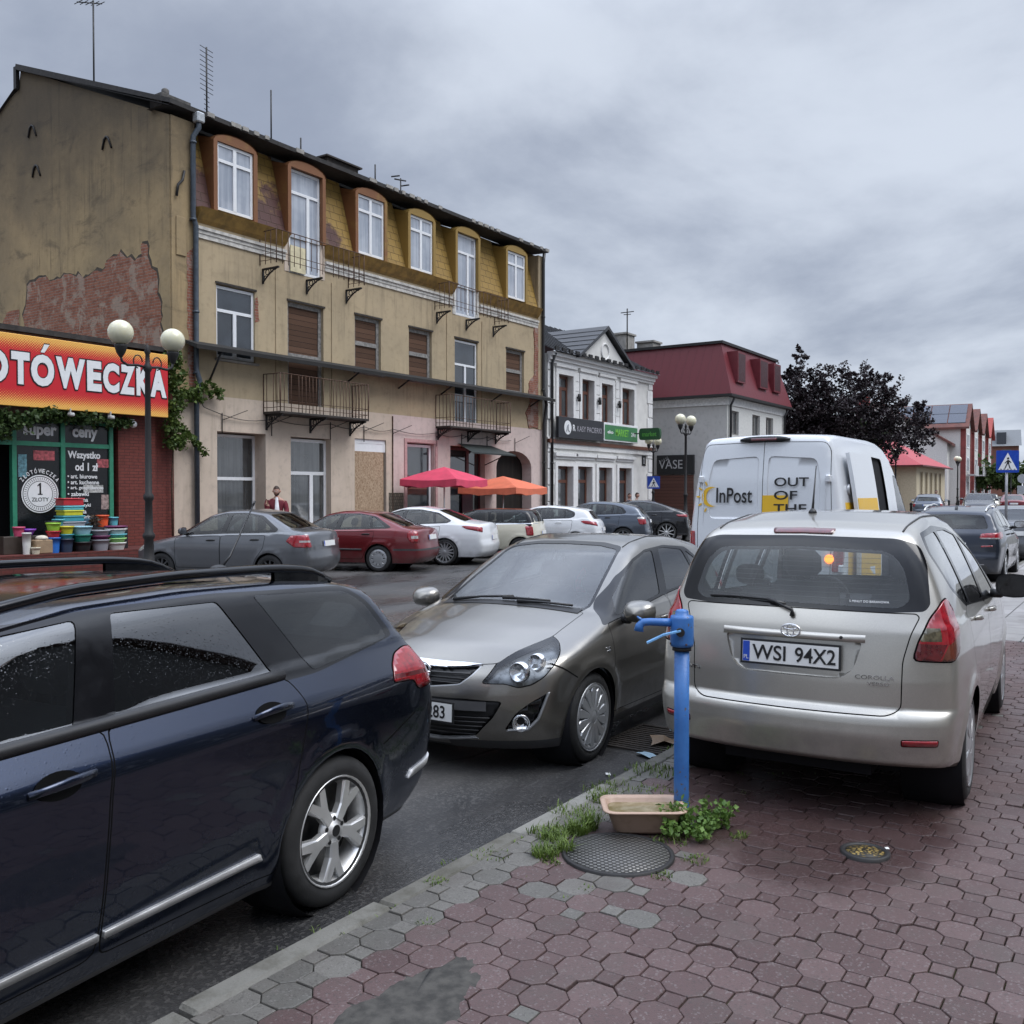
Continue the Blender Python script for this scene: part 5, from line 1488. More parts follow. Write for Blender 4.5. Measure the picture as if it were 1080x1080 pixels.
v_ = t_.n('ShaderNodeTexVoronoi', {'Vector': c_, 'Scale': 34.0, 'Randomness': 1.0})
M['osb'] = t_.out(t_.bsdf(t_.mix(t_.n('ShaderNodeSeparateColor', {0: v_.outputs['Color']}).outputs[0], (.26, .17, .10), (.46, .34, .23)), .85))
M['pane'] = plain('dark window pane', (.022, .027, .032), .06, spec=.9, var=.5, scale=1.2, coat=1.)
def curtain_sky_pane(name, dk, lt, rough=.07):
    t = new(name); f = t.noise(t.coord('Object', (11, 11, .5)), 1.0, 3); g = t.noise(t.coord('Object'), .9, 4, .6)
    col = t.mix(t.math('ADD', t.math('MULTIPLY', t.ramp(f, .35, .65), .5), t.math('MULTIPLY', t.ramp(g, .38, .62), .5)), dk, lt)
    return t.out(t.bsdf(col, rough, 0, t.bump(g, .06, .05), .8, 1.0))
M['pane_grey'] = curtain_sky_pane('grey curtained pane', (.02, .024, .027), (.085, .09, .092))
M['pane_sky'] = curtain_sky_pane('pane with painted sky', (.26, .29, .34), (.44, .47, .52))  # pale tone paints in the sky mirrored by the dormer panes
M['lattice'] = plain('stone grey', (.30, .285, .26), .85, var=.2, scale=5, bump=.2)
M['cornice_white'] = plain('flaking white cornice', (.52, .50, .46), .85, var=.25, scale=7, bump=.3)
M['rust_dark'] = plain('rusty dark sheet', (.030, .024, .020), .75, var=.5, scale=5)
M['rust'] = plain('rusty iron', (.085, .045, .028), .8, var=.45, scale=16)
M['iron'] = plain('black iron', (.012, .011, .011), .6)
M['pipe'] = plain('blue grey drainpipe', (.045, .060, .078), .45, var=.2)
M['dark_pipe'] = plain('black drainpipe', (.02, .02, .022), .5)
M['slate'] = plain('dark sheet roof', (.045, .047, .052), .55, var=.25, scale=3)
M['tar'] = plain('tar paper roof', (.035, .033, .032), .9, var=.4, scale=6, bump=.3)
def gold_sheet():
    t = new('painted pressed tiles'); o = t.coord(); s = t.n('ShaderNodeSeparateXYZ', {0: o})
    v = t.n('ShaderNodeCombineXYZ', {0: s.outputs[0], 1: s.outputs[2], 2: 0.0}).outputs[0]
    b = t.n('ShaderNodeTexBrick', {'Vector': v, 'Scale': 1.0, 'Mortar Size': .014, 'Mortar Smooth': .6, 'Brick Width': .40, 'Row Height': .25, 'Color1': (1,1,1,1), 'Color2': (.7,.7,.7,1), 'Mortar': (0,0,0,1)})
    n = t.noise(o, 1.4, 6, .65, .5)
    x = t.math('SUBTRACT', 1.0, t.ramp(s.outputs[0], 4.0, 8.5))
    zf = t.math('SUBTRACT', 1.0, t.ramp(s.outputs[2], 9.4, 11.0))
    f = t.math('ADD', t.math('MULTIPLY', x, .32), t.math('MULTIPLY', t.math('MULTIPLY', zf, x), .45))
    f = t.ramp(t.math('ADD', f, t.math('MULTIPLY', t.math('SUBTRACT', n, .5), 1.5)), .28, .55)
    col = t.mix(f, (.295, .185, .045), (.075, .030, .026))
    bc = t.n('ShaderNodeSeparateColor', {0: b.outputs['Color']}).outputs[0]
    col = t.mix(t.math('MULTIPLY', t.math('SUBTRACT', 1.0, bc), .6), col, (.05, .03, .015))
    return t.out(t.bsdf(col, .6, 0, t.bump(bc, .7, .03), .4))
M['gold_tiles'] = gold_sheet()
M['gold'] = plain('mustard sheet metal', (.275, .165, .042), .6, var=.3, scale=4)
def dormer_mat():
    t = new('dormer sheet'); o = t.coord(); s = t.n('ShaderNodeSeparateXYZ', {0: o})
    n = t.noise(o, 2.2, 5, .6, .4)
    x = t.math('SUBTRACT', 1.0, t.ramp(s.outputs[0], 7.0, 10.0))
    f = t.ramp(t.math('ADD', t.math('MULTIPLY', x, .8), t.math('MULTIPLY', t.math('SUBTRACT', n, .5), 1.2)), .3, .8)
    col = t.mix(f, (.275, .175, .045), (.20, .085, .035))
    return t.out(t.bsdf(col, .6, 0, t.bump(n, .2, .01), .4))
M['dormer'] = dormer_mat()

# ------------------------------------------------------------------ building elements (facade in the local plane y=0, outside is -y)
def wall_holes(b, x0, x1, z0, z1, holes, depth=.18, y=0.0):
    xs = sorted({x0, x1, *[h[0] for h in holes], *[h[1] for h in holes]})
    zs = sorted({z0, z1, *[h[2] for h in holes], *[h[3] for h in holes]})
    xs = [x for x in xs if x0 <= x <= x1]; zs = [z for z in zs if z0 <= z <= z1]
    for i in range(len(xs)-1):
        for k in range(len(zs)-1):
            cx = (xs[i]+xs[i+1])/2; cz = (zs[k]+zs[k+1])/2
            if any(h[0] < cx < h[1] and h[2] < cz < h[3] for h in holes): continue
            b.quad((xs[i], y, zs[k]), (xs[i+1], y, zs[k]), (xs[i+1], y, zs[k+1]), (xs[i], y, zs[k+1]))
    for h in holes:
        d = h[4] if len(h) > 4 else depth
        a, c, e, f = h[:4]
        b.quad((a, y, e), (a, y+d, e), (a, y+d, f), (a, y, f)); b.quad((c, y+d, e), (c, y, e), (c, y, f), (c, y+d, f))
        b.quad((a, y, f), (a, y+d, f), (c, y+d, f), (c, y, f))
        if e > z0+.01: b.quad((a, y+d, e), (a, y, e), (c, y, e), (c, y+d, e))

def window(par, x0, x1, z0, z1, y, mat, pane, style='two', fw=.07, trans=None, name='window', th=.06):
    """frame mesh with one pane child; style: two, one, transom1, transom2"""
    b = MB(); y0, y1 = y, y+th
    b.box(x0, x0+fw, y0, y1, z0, z1); b.box(x1-fw, x1, y0, y1, z0, z1)
    b.box(x0+fw, x1-fw, y0, y1, z1-fw, z1); b.box(x0+fw, x1-fw, y0, y1, z0, z0+fw)
    zt = z1-fw
    if trans:
        zt = z0+(z1-z0)*trans
        b.box(x0+fw, x1-fw, y0-.004, y1, zt-fw*.55, zt+fw*.55)
    m = (x0+x1)/2
    if style in ('two', 'twofull'):
        top = (z1-fw) if style == 'twofull' else (zt-fw*.55 if trans else z1-fw)
        b.box(m-fw*.75, m+fw*.75, y0-.006, y1, z0+fw, top)
    if style == 'off':
        m = x0+(x1-x0)*.62; b.box(m-fw*.75, m+fw*.75, y0-.006, y1, z0+fw, zt-fw*.55 if trans else z1-fw)
    w = b.build(name, mat, par)
    p = MB(); p.box(x0+fw*.5, x1-fw*.5, y+th*.55, y+th*.8, z0+fw*.5, z1-fw*.5)
    p.build('pane', pane, w)
    return w

def arch_pts(x0, x1, z, rise, n=10):
    m = (x0+x1)/2; w = (x1-x0)/2
    return [(m-w*math.cos(PI*k/n), z+rise*math.sin(PI*k/n)) for k in range(n+1)]

def scroll_bracket(x, y0, y1, z0, z1):
    """cast bracket: a triangle frame filled with rings, in the y-z plane at x"""
    b = MB()
    b.box(x-.025, x+.025, y0, y1, z1-.05, z1); b.box(x-.025, x+.025, y1-.04, y1, z0, z1)
    n = 8
    pts = [(x, y0+.05+(y1-y0-.05)*(k/n), z1-.04-(z1-z0-.06)*((k/n)**1.6)) for k in range(n+1)]
    b.tube(pts, .024, 6)
    for cy, cz, r in ((.70, .72, .17), (.42, .80, .12), (.83, .40, .10), (.22, .87, .07)):
        c = (y0+(y1-y0)*cy, z0+(z1-z0)*cz); rr = r*min(y1-y0, z1-z0)
        b.tube([(x, c[0]+rr*math.cos(a), c[1]+rr*math.sin(a)) for a in np.linspace(0, 2*PI, 13)], .016, 5, cap=False)
    return b

def balcony(par, x0, x1, zf, zr, d, nbars, floor=True, rust=None):
    """balcony > floor slab, railing (one lattice), brackets"""
    e = bpy.data.objects.new('balcony', None); COL.objects.link(e); e.parent = par
    if floor:
        b = MB(); b.box(x0, x1, -d, -.002, zf-.07, zf, .01); b.build('balcony_floor', M['rust_dark'], e)
    rng = random.Random(int(x0*100+zf*7))
    b = MB(); ir = rust or M['rust']
    def run(p, q, n):
        for k in range(n+1):
            t = k/n; X = p[0]+(q[0]-p[0])*t; Y = p[1]+(q[1]-p[1])*t
            if rng.random() < .06: continue
            r = .011 if 0 < k < n else .016
            ben = rng.uniform(-.02, .02)
            b.tube([(X, Y, zf), (X+ben, Y, (zf+zr)/2), (X, Y, zr)], r, 5)
        for z in (zr, zf+.12, zf+.30):
            b.tube([(p[0], p[1], z), ((p[0]+q[0])/2, (p[1]+q[1])/2, z-.012), (q[0], q[1], z)], .014 if z == zr else .009, 5)
    run((x0+.02, -.01), (x0+.02, -d+.02), max(3, int(nbars*.22)))
    run((x0+.02, -d+.02), (x1-.02, -d+.02), nbars)
    run((x1-.02, -d+.02), (x1-.02, -.01), max(3, int(nbars*.22)))
    b.build('railing', ir, e)
    for x in (x0+.12, (x0+x1)/2, x1-.12):
        scroll_bracket(x, -d*.95, -.0, zf-.07-d*.62, zf-.075).build('bracket', M['iron'], e)
    return e

def downpipe(par, pts, r, mat, collars=()):
    b = MB(); b.tube(pts, r, 10)
    for z in collars:
        p = min(pts, key=lambda q: abs(q[2]-z)); b.lathe([(r*1.25, z-.03), (r*1.3, z), (r*1.25, z+.03)], 10, (p[0], p[1], 0))
    return b.build('drainpipe', mat, par)

# ------------------------------------------------------------------ the old tenement
def old_tenement():
    X0, Y0 = 15.43, 21.0; LW = 33.35-X0
    root = thing('tenement_house', 'tall old ochre tenement with mansard dormers, rusty balconies and a bare brick gable', 'building', (X0, Y0, 0))
    L = lambda x: x-X0
    deep = .16
    first = [(L(16.85), L(18.18), 5.39, 7.40), (L(19.40), L(20.85), 4.12, 7.36), (L(22.22), L(23.45), 5.60, 7.40), (L(24.86), L(26.10), 5.60, 7.38), (L(27.42), L(28.82), 4.15, 7.36), (L(30.72), L(32.0), 5.70, 7.40)]
    ground = [(L(16.85), L(18.55), -.1, 3.42, .55), (L(19.50), L(21.15), -.1, 3.40, .30), (L(22.20), L(23.70), -.1, 3.48, .12), (L(24.75), L(26.25), 1.0, 3.46, .22), (L(27.15), L(29.30), -.1, 3.46, .3)]
    ax0, ax1 = L(30.05), L(32.55)
    # upper wall with cornice band cut where the balcony doors rise
    doors2 = [(L(19.35), L(20.83), 8.20, 9.25), (L(27.35), L(28.83), 8.20, 9.25)]
    b = MB(); wall_holes(b, 0, LW, 4.36, 9.25, first+doors2, deep)
    b.build('upper_wall', M['ochre'], root)
    def ground_wall(x0, x1, holes, mat):
        b = MB(); wall_holes(b, x0, x1, -.3, 4.36, holes); b.build('ground_floor_wall', mat, root)
    ground_wall(0, L(24.0), ground[:3], M['beige'])
    # pink half with an arched gateway
    b = MB(); wall_holes(b, L(24.0), ax0, -.3, 4.36, ground[3:]); wall_holes(b, ax1, LW, -.3, 4.36, [])
    arc = arch_pts(ax0, ax1, 2.75, .66, 12)
    for i in range(12):
        (u0, v0), (u1, v1) = arc[i], arc[i+1]
        b.quad((u0, 0, v0), (u1, 0, v1), (u1, 0, 4.36), (u0, 0, 4.36))
        b.quad((u0, 0, v0), (u0, .5, v0), (u1, .5, v1), (u1, 0, v1))
    for u in (ax0, ax1): b.quad((u, 0, -.3), (u, .5, -.3), (u, .5, 2.75), (u, 0, 2.75))
    b.build('ground_floor_wall', M['pink'], root)
    b = MB(); b.prism([(ax0, -.3), (ax1, -.3)] + arch_pts(ax0, ax1, 2.75, .66, 12)[::-1], .45, .52, 'xz'); b.build('gate', planks('dark gate boards', (.012, .010, .009), (.03, .024, .02), .16, 0), root)
    # gable wall and the back
    prof = [(.006, -.3), (.006, 11.45), (7.0, 14.32), (7.15, 13.75), (8.4, 13.35), (12.0, 11.2), (12.0, -.3)]
    b = MB(); b.prism(prof, -.02, .30, 'yz'); b.build('gable_wall', M['gable'], root)
    b = MB(); b.prism(prof, LW-.30, LW, 'yz'); b.box(0.3, LW-.3, 11.8, 12.0, -.3, 11.2); b.build('rear_wall', M['gable'], root)
    # flat strip of wall at the corner that runs up to the roof, party wall strip at the far end
    b = MB(); b.box(0, L(16.15), -.04, .5, 4.36, 11.45); b.box(L(15.55), L(15.85), -.075, -.04, 7.9, 8.9, .01)
    b.build('corner_pier', M['gable'], root)
    b = MB(); b.box(LW-.32, LW, -.03, .6, 4.36, 11.5); b.build('party_wall', M['ochre'], root)
    # exposed brick on the gable: ragged outline, 3 mm proud
    rng = random.Random(5)
    def ragged(pts, step=.16, amp=.07):
        out = []
        for i in range(len(pts)):
            a, c = Vector(pts[i]), Vector(pts[(i+1) % len(pts)])
            n = max(1, int((c-a).length/step))
            for k in range(n):
                p = a.lerp(c, k/n); out.append((p.x+rng.uniform(-amp, amp), p.y+rng.uniform(-amp, amp)))
        return out
    big = [(.35, 3.6), (.30, 5.2), (.42, 6.6), (.60, 7.5), (.85, 7.6), (.95, 8.35), (1.15, 8.4), (1.25, 7.95), (1.9, 8.0), (2.1, 8.2), (2.7, 8.1), (2.9, 7.85), (3.9, 7.8), (4.6, 8.0), (5.2, 7.85), (6.0, 8.05), (6.7, 7.9), (6.95, 7.0), (6.9, 3.6)]
    rg = ragged(big)
    b = MB(); b.prism(rg, -.026, -.0, 'yz'); b.build('bare_brick', M['old_brick'], root)
    b = MB(); b.prism([(u*1.0+rng.uniform(-.02, .02)+(.05 if u > 3.5 else -.05), v+rng.uniform(.02, .09)) for u, v in rg], -.0225, -.0, 'yz'); b.build('plaster_edge', plain('broken plaster edge', (.07, .055, .04), .95, var=.4, scale=8), root)
    b = MB(); b.prism(ragged([(7.3, 3.6), (7.25, 7.3), (7.9, 7.2), (8.5, 6.4), (8.6, 3.6)]), -.026, -.0, 'yz'); b.build('bare_brick', M['old_brick'], root)
    b = MB(); b.prism(ragged([(LW-1.0, 4.4), (LW-1.25, 5.0), (LW-.95, 5.4), (LW-1.05, 6.2), (LW-.6, 6.6), (LW-.62, 8.6), (LW-.36, 8.7), (LW-.34, 4.4)], .14, .05), -.034, -.0, 'xz'); b.build('bare_brick', M['old_brick_x'], root)
    b = MB(); b.prism(ragged([(.50, 4.5), (.45, 8.0), (.66, 8.2), (.70, 4.5)], .12, .03), -.046, -.0, 'xz'); b.build('bare_brick', M['old_brick_x'], root)
    b = MB(); b.prism(ragged([(L(18.18), 6.55), (L(18.18), 7.2), (L(18.28), 7.3), (L(18.33), 6.6)], .1, .02), -.008, -.0, 'xz'); b.build('bare_brick', M['old_brick_x'], root)
    # wall anchors on the gable
    for y, z in ((6.4, 12.4), (2.7, 11.3), (6.2, 11.2)):
        b = MB(); b.tube([(-.04, y-.22, z-.2), (-.05, y-.08, z+.1), (-.05, y, z+.14), (-.05, y+.1, z+.08), (-.04, y+.2, z-.18)], .03, 6); b.build('wall_anchor', M['iron'], root)
    b = MB(); b.tube([(.12, -.09, 9.4), (.16, -.10, 9.7), (.30, -.10, 9.85), (.36, -.09, 10.1)], .035, 6); b.build('wall_anchor', M['iron'], root)
    # cornice and the mustard sheet skirt of the mansard
    segs = [(L(16.2), L(19.30)), (L(20.9), L(27.3)), (L(28.9), LW-.35)]
    for a, c in segs:
        b = MB(); b.box(a, c, -.06, -.0, 8.62, 8.72); b.box(a, c, -.10, -.0, 8.72, 8.80); b.box(a, c, -.04, 0, 8.50, 8.62)
        b.build('cornice', M['cornice_white'], root)
        b = MB(); b.add([(a, -.10, 8.99), (c, -.10, 8.99), (c, -.28, 9.27), (a, -.28, 9.27), (a, .02, 9.30), (c, .02, 9.30), (a, 0, 8.9), (c, 0, 8.9)], [(0, 1, 2, 3), (3, 2, 5, 4), (0, 6, 7, 1), (0, 3, 4, 6), (1, 7, 5, 2)], False)
        b.build('skirt', M['gold'], root)
    # mansard slope
    zt = 11.62; lean = .60
    cuts = [(L(16.70), L(18.20)), (L(19.33), L(20.85)), (L(22.15), L(23.65)), (L(24.7), L(26.18)), (L(27.33), L(28.85)), (L(30.55), L(32.08))]
    e = [L(16.15)] + [v for c in cuts for v in c] + [LW-.32]
    for i in range(0, len(e), 2):
        b = MB(); b.quad((e[i], -.02, 9.29), (e[i+1], -.02, 9.29), (e[i+1], lean, zt), (e[i], lean, zt)); b.build('mansard_panel', M['gold_tiles'], root)
    # dormers
    dz = [(9.38, 11.22, 0), (8.22, 11.28, 1), (9.36, 11.25, 0), (9.37, 11.22, 0), (8.24, 11.22, 1), (9.40, 11.24, 0)]
    for (a, c), (z0, z1, door) in zip(cuts, dz):
        d = bpy.data.objects.new('dormer', None); COL.objects.link(d); d.parent = root
        f = .13
        zb = 9.26
        b = MB()
        outer = [(a, zb), (a, z1-.02)] + arch_pts(a, c, z1-.02, .26, 10)[1:-1] + [(c, z1-.02), (c, zb)]
        inner = [(c-f, zb), (c-f, z1-.02), (a+f, z1-.02), (a+f, zb)]
        b.prism(outer+inner, -.12, -.0, 'xz')
        b.quad((a+.01, -.0, zb), (a+.01, -.0, z1+.05), (a+.01, lean+.05, z1+.25), (a+.01, lean*.1, zb)); b.quad((c-.01, 0, zb), (c-.01, 0, z1+.05), (c-.01, lean+.05, z1+.25), (c-.01, lean*.1, zb))
        ap = arch_pts(a, c, z1-.02, .26, 10)
        for i in range(10):
            b.quad((ap[i][0], -.14, ap[i][1]+.012), (ap[i+1][0], -.14, ap[i+1][1]+.012), (ap[i+1][0], lean+.1, ap[i+1][1]+.012), (ap[i][0], lean+.1, ap[i][1]+.012))
        b.build('dormer_frame', M['dormer'], d)
        zb2 = z0 if not door else 8.22
        if door: window(d, a+f, c-f, zb2, z1-.03, .02, M['pvc'], M['pane_sky'], 'off', .075, .78)
        else: window(d, a+f, c-f, z0, z1-.03, -.06, M['pvc'], M['pane_sky'], 'twofull', .075, .74)
        if door:   # wall cheeks beside the door below the sheet skirt
            b = MB(); b.box(a-.05, a+f-.002, -.012, .2, 8.22, 9.262); b.box(c-f+.002, c+.05, -.012, .2, 8.22, 9.262)
            b.build('door_cheek', M['cornice_white'] if a > 8 else M['beige'], d)
            if a < 8:
                b = MB(); b.box(a+f+.02, a+f+.62, -.05, -.02, 8.24, 9.0); b.build('door_board', plain('cream board', (.62, .55, .36), .7), d)
    # eaves and roof
    b = MB()
    b.add([(-.15, -.22, 11.66), (LW+.15, -.22, 11.66), (LW+.15, .75, 11.70), (-.15, .75, 11.70), (-.15, -.22, 11.78), (LW+.15, -.22, 11.78), (LW+.15, 7.05, 14.46), (-.15, 7.05, 14.46), (-.15, 7.1, 14.3), (LW+.15, 7.1, 14.3)], [(0, 3, 2, 1), (0, 1, 5, 4), (4, 5, 6, 7), (0, 4, 7, 8), (1, 9, 6, 5), (7, 6, 9, 8)], False)
    b.add([(-.1, 7.05, 13.9), (LW+.1, 7.05, 13.9), (LW+.1, 12.2, 11.2), (-.1, 12.2, 11.2)], [(0, 1, 2, 3)], False)
    b.build('roof', M['tar'], root, fix=False)
    for k in range(46):
        x = .2+k*(LW-.3)/45
        if rng.random() < .55: continue
        w = rng.uniform(.15, .34)
        b = MB(); b.box(x, x+w, -.255, -.222, 11.70+rng.uniform(-.02, 0), 11.80); b.build('eave_slate', M['lattice'], root)
    b = MB(); b.box(-.16, -.02, -.15, 7.1, 0, .01)
    b.v = [(x, y, z+11.62+(y+.15)*.371) for x, y, z in b.v]; b.box(-.14, -.03, 7.06, 7.2, 13.75, 14.4)
    b.build('verge', M['iron'], root)
    b = MB(); b.box(6.1, 7.5, .5, 1.4, 12.0, 12.26); b.box(6.0, 7.6, .4, 1.5, 12.26, 12.31); b.build('roof_hatch', M['rust_dark'], root)
    b = MB(); b.box(.2, 1.1, .6, 1.1, 11.9, 12.25); b.lathe([(.10, 12.2), (.10, 12.42), (.05, 12.46)], 8, (.45, .8, 0)); b.build('chimney', plain('sooty chimney', (.09, .085, .08), .9, var=.4), root)
    # aerials
    def aerial(x, y, z0, z1, kind):
        b = MB(); b.tube([(x, y, z0), (x, y, z1)], .028, 6)
        if kind == 'yagi':
            b.tube([(x-.55, y, z1-.28), (x+.30, y, z1+.02)], .018, 5)
            for k in range(5):
                t = k/4; b.tube([(x-.5+.75*t, y-.22, z1-.26+.26*t), (x-.5+.75*t, y+.22, z1-.26+.26*t)], .012, 4)
        if kind == 'ladder':
            for k in range(14):
                z = z0+.5+(z1-z0-.55)*k/13; w = .24 if k > 3 else .1
                b.tube([(x-w, y, z+.03), (x+w, y, z-.03)], .010, 4)
        if kind == 'cross':
            b.tube([(x-.35, y, z1-.12), (x+.3, y, z1-.02)], .03, 5); b.tube([(x-.3, y-.2, z1-.02), (x-.3, y+.2, z1+.02)], .03, 5); b.tube([(x+.25, y-.2, z1-.22), (x+.28, y+.2, z1-.18)], .03, 5)
        b.build('aerial', M['iron'], root)
    aerial(L(17.7), 6.9, 14.2, 17.3, 'yagi'); aerial(L(18.95), 3.0, 12.9, 15.3, 'ladder'); aerial(L(21.5), 3.0, 12.9, 14.9, 'plain'); aerial(L(27.95), 3.0, 12.7, 13.8, 'cross')
    aerial(L(20.9), 1.0, 12.0, 12.75, 'plain'); aerial(L(24.3), 1.0, 12.0, 12.9, 'plain')
    # first floor windows
    for i, h in enumerate(first):
        x0, x1, z0, z1 = h
        if i == 0: window(root, x0, x1, z0+.04, z1-.03, .06, M['pvc'], M['pane'], 'two', .075, .66)
        elif i == 4: window(root, x0, x1, z0+.03, z1-.04, .06, M['pvc'], M['pane'], 'two', .07, .72, 'balcony_door')
        else:
            w = window(root, x0, x1, z0, z1, .10, M['old_frame'], M['boards'], 'one', .12, .52)
        if i not in (1, 4):
            b = MB(); b.box(x0-.06, x1+.08, -.09, -.002, z0-.07, z0-.005); b.build('sill', M['lattice'], root)
        b = MB(); b.box(x0-.03, x1+.05, -.035, -.003, z1+.005, z1+.06); b.build('lintel', M['rust_dark'], root)
    # narrow pilasters on the facade
    for x in (19.0, 21.25, 27.0, 29.15):
        b = MB(); b.box(L(x)-.07, L(x)+.07, -.028, -.002, 4.38, 8.20); b.build('pilaster', M['ochre'], root)
    # ground floor doors and windows
    g = ground
    w = window(root, g[0][0], g[0][1], -.05, 3.38, .46, M['pvc'], M['pane_grey'], 'one', .08, .64, 'door')
    w = window(root, g[1][0], g[1][1], -.05, 3.36, .22, M['pvc'], M['pane_grey'], 'off', .09, .70, 'door')
    b = MB(); b.box(g[2][0], g[2][1]-.1, .04, .07, -.05, 3.08); b.build('chipboard', M['osb'], root)
    b = MB(); b.box(g[2][0], g[2][1]-.02, .05, .10, 3.34, 3.47); b.box(g[2][1]-.09, g[2][1]-.005, .05, .11, 3.08, 3.34); b.box(g[2][0], g[2][1]-.09, .06, .08, 3.08, 3.34); b.build('door_head', M['pvc'], root)
    window(root, g[3][0]+.05, g[3][1]-.05, 1.05, 3.42, .14, M['pvc'], M['pane'], 'one', .09, .50, 'shop_window')
    dk = plain('dark red door', (.075, .012, .022), .5)
    window(root, g[4][0], g[4][1], -.05, 3.42, .22, plain('maroon frame', (.10, .03, .035), .5), M['pane'], 'off', .10, None, 'shop_door')
    b = MB(); b.box(L(28.1), L(28.75), .17, .20, .05, 2.2); b.build('door_poster', dk, root)
    # pinkish surround strips on the right part
    for x0, x1 in ((24.6, 26.4),):
        b = MB(); b.box(L(x0), L(x0)+.13, -.03, -.002, .9, 3.6); b.box(L(x1)-.13, L(x1), -.03, -.002, .9, 3.6); b.box(L(x0)+.13, L(x1)-.13, -.03, -.002, 3.48, 3.6)
        b.build('surround', plain('dusky pink surround', (.46, .28, .27), .85), root)
    b = MB(); b.box(L(23.82), L(24.55), -.02, -.002, .95, 1.75); b.build('vent_grate', brickwork('stone grate', (.20, .17, .13), (.12, .10, .08), (.03, .03, .025), .10, .10), root)
    b = MB(); b.box(L(24.0)-.02, L(24.0)+.02, -.03, -.002, -.1, 4.3); b.build('conduit', M['rust'], root)
    # long rusty canopy over the ground floor
    b = MB(); b.add([(L(15.75), -.60, 5.58), (LW+.1, -.60, 5.60), (LW+.1, -.0, 5.78), (L(15.75), -.0, 5.76), (L(15.75), -.60, 5.47), (LW+.1, -.60, 5.49), (LW+.1, -.0, 5.72), (L(15.75), 0, 5.70)], [(0, 1, 2, 3), (4, 7, 6, 5), (0, 4, 5, 1), (1, 5, 6, 2), (0, 3, 7, 4)], False)
    b.build('canopy', plain('black tarred sheet', (.014, .013, .012), .85, var=.4, scale=3), root)
    for x in (16.6, 21.9, 24.3, 26.6, 29.7, 32.4):
        b = MB(); b.tube([(L(x), -.55, 5.53), (L(x), -.02, 4.75 if x < 17 else 5.25)], .03, 5); b.tube([(L(x), -.55, 5.53), (L(x), -.02, 5.66)], .02, 5); b.build('canopy_stay', M['iron'], root)
    # wire stays with a sagging cable
    xs = (17.0, 18.75, 21.1, 22.6, 24.0, 26.3, 27.8, 29.4, 31.3)
    for x in xs:
        b = MB(); b.tube([(L(x), -.03, 3.38), (L(x), -.03, 3.92)], .014, 4); b.tube([(L(x), -.03, 3.72), (L(x)+.65, -.30, 4.02)], .012, 4); b.build('wire_bracket', M['iron'], root)
    b = MB(); pts = []
    for i in range(len(xs)-1):
        for k in range(6):
            t = k/6; x = xs[i]+(xs[i+1]-xs[i])*t; pts.append((L(x), -.06, 3.86-.10*math.sin(PI*t)))
    b.tube([(L(16.1), -.1, 4.35), (L(16.35), -.1, 4.02)]+pts, .012, 4); b.build('cable', M['black'], root)
    # small dark awning over the shop door
    b = MB(); b.add([(L(27.2), -.95, 3.20), (L(30.0), -.95, 3.18), (L(29.7), 0, 3.55), (L(27.6), 0, 3.55), (L(27.2), -.95, 3.15), (L(30.0), -.95, 3.13)], [(0, 1, 2, 3), (0, 4, 5, 1)], False)
    b.build('awning', plain('dark green sheet', (.025, .032, .03), .6), root)
    b = MB(); b.tube([(L(29.3), -.9, 3.14), (L(29.3), -.0, 2.8)], .02, 5); b.build('awning_stay', M['iron'], root)
    # balconies
    balcony(root, L(18.45), L(22.1), 4.05, 5.12, .72, 26)
    balcony(root, L(26.3), L(30.1), 4.10, 5.20, .66, 20)
    balcony(root, L(18.35), L(21.95), 8.18, 9.12, .70, 16, floor=False)
    balcony(root, L(26.25), L(29.95), 8.20, 9.10, .66, 16, floor=False)
    # drainpipes
    x = L(16.05)
    downpipe(root, [(x+.10, -.22, 11.6), (x+.10, -.22, 11.3), (x-.02, -.14, 11.05), (x-.02, -.12, 9.0), (x+.05, -.14, 8.75), (x+.05, -.12, 5.0), (x+.08, -.22, 4.7), (x+.05, -.12, 4.4), (x+.05, -.12, 0)], .07, M['pipe'], (10.9, 8.9, 6.5, 4.9))
    b = MB(); b.box(x-.02, x+.22, -.34, -.10, 11.42, 11.68, .03); b.build('rain_head', plain('zinc', (.45, .47, .48), .4, .5), root)
    x = LW-.08
    downpipe(root, [(x, -.16, 11.6), (x, -.12, 11.2), (x, -.12, 6.0), (x+.12, -.2, 5.4), (x+.05, -.12, 4.6), (x+.05, -.12, 0)], .065, M['dark_pipe'], (9.0, 6.0, 3.0))
    return root

# ------------------------------------------------------------------ the bargain shop at the gable
def sign_board_mat():
    t = new('printed red sign'); o = t.coord(); s = t.n('ShaderNodeSeparateXYZ', {0: o})
    z = s.outputs[2]
    e = t.math('ABSOLUTE', t.math('SUBTRACT', z, 4.40))           # distance from the middle line
    k = t.ramp(e, .30, .82)
    # rows of dots that grow towards the edges
    u = t.math('ADD', s.outputs[0], z); v = t.math('SUBTRACT', s.outputs[0], z)
    q = 17.0
    du = t.math('SUBTRACT', t.math('FRACT', t.math('MULTIPLY', u, q)), .5); dv = t.math('SUBTRACT', t.math('FRACT', t.math('MULTIPLY', v, q)), .5)
    d = t.math('SQRT', t.math('ADD', t.math('MULTIPLY', du, du), t.math('MULTIPLY', dv, dv)))
    dot = t.math('LESS_THAN', d, t.math('MULTIPLY', k, .62))
    col = t.mix(dot, (.56, .018, .028), (.82, .46, .10))
    return t.out(t.bsdf(col, .4, 0, None, .4))

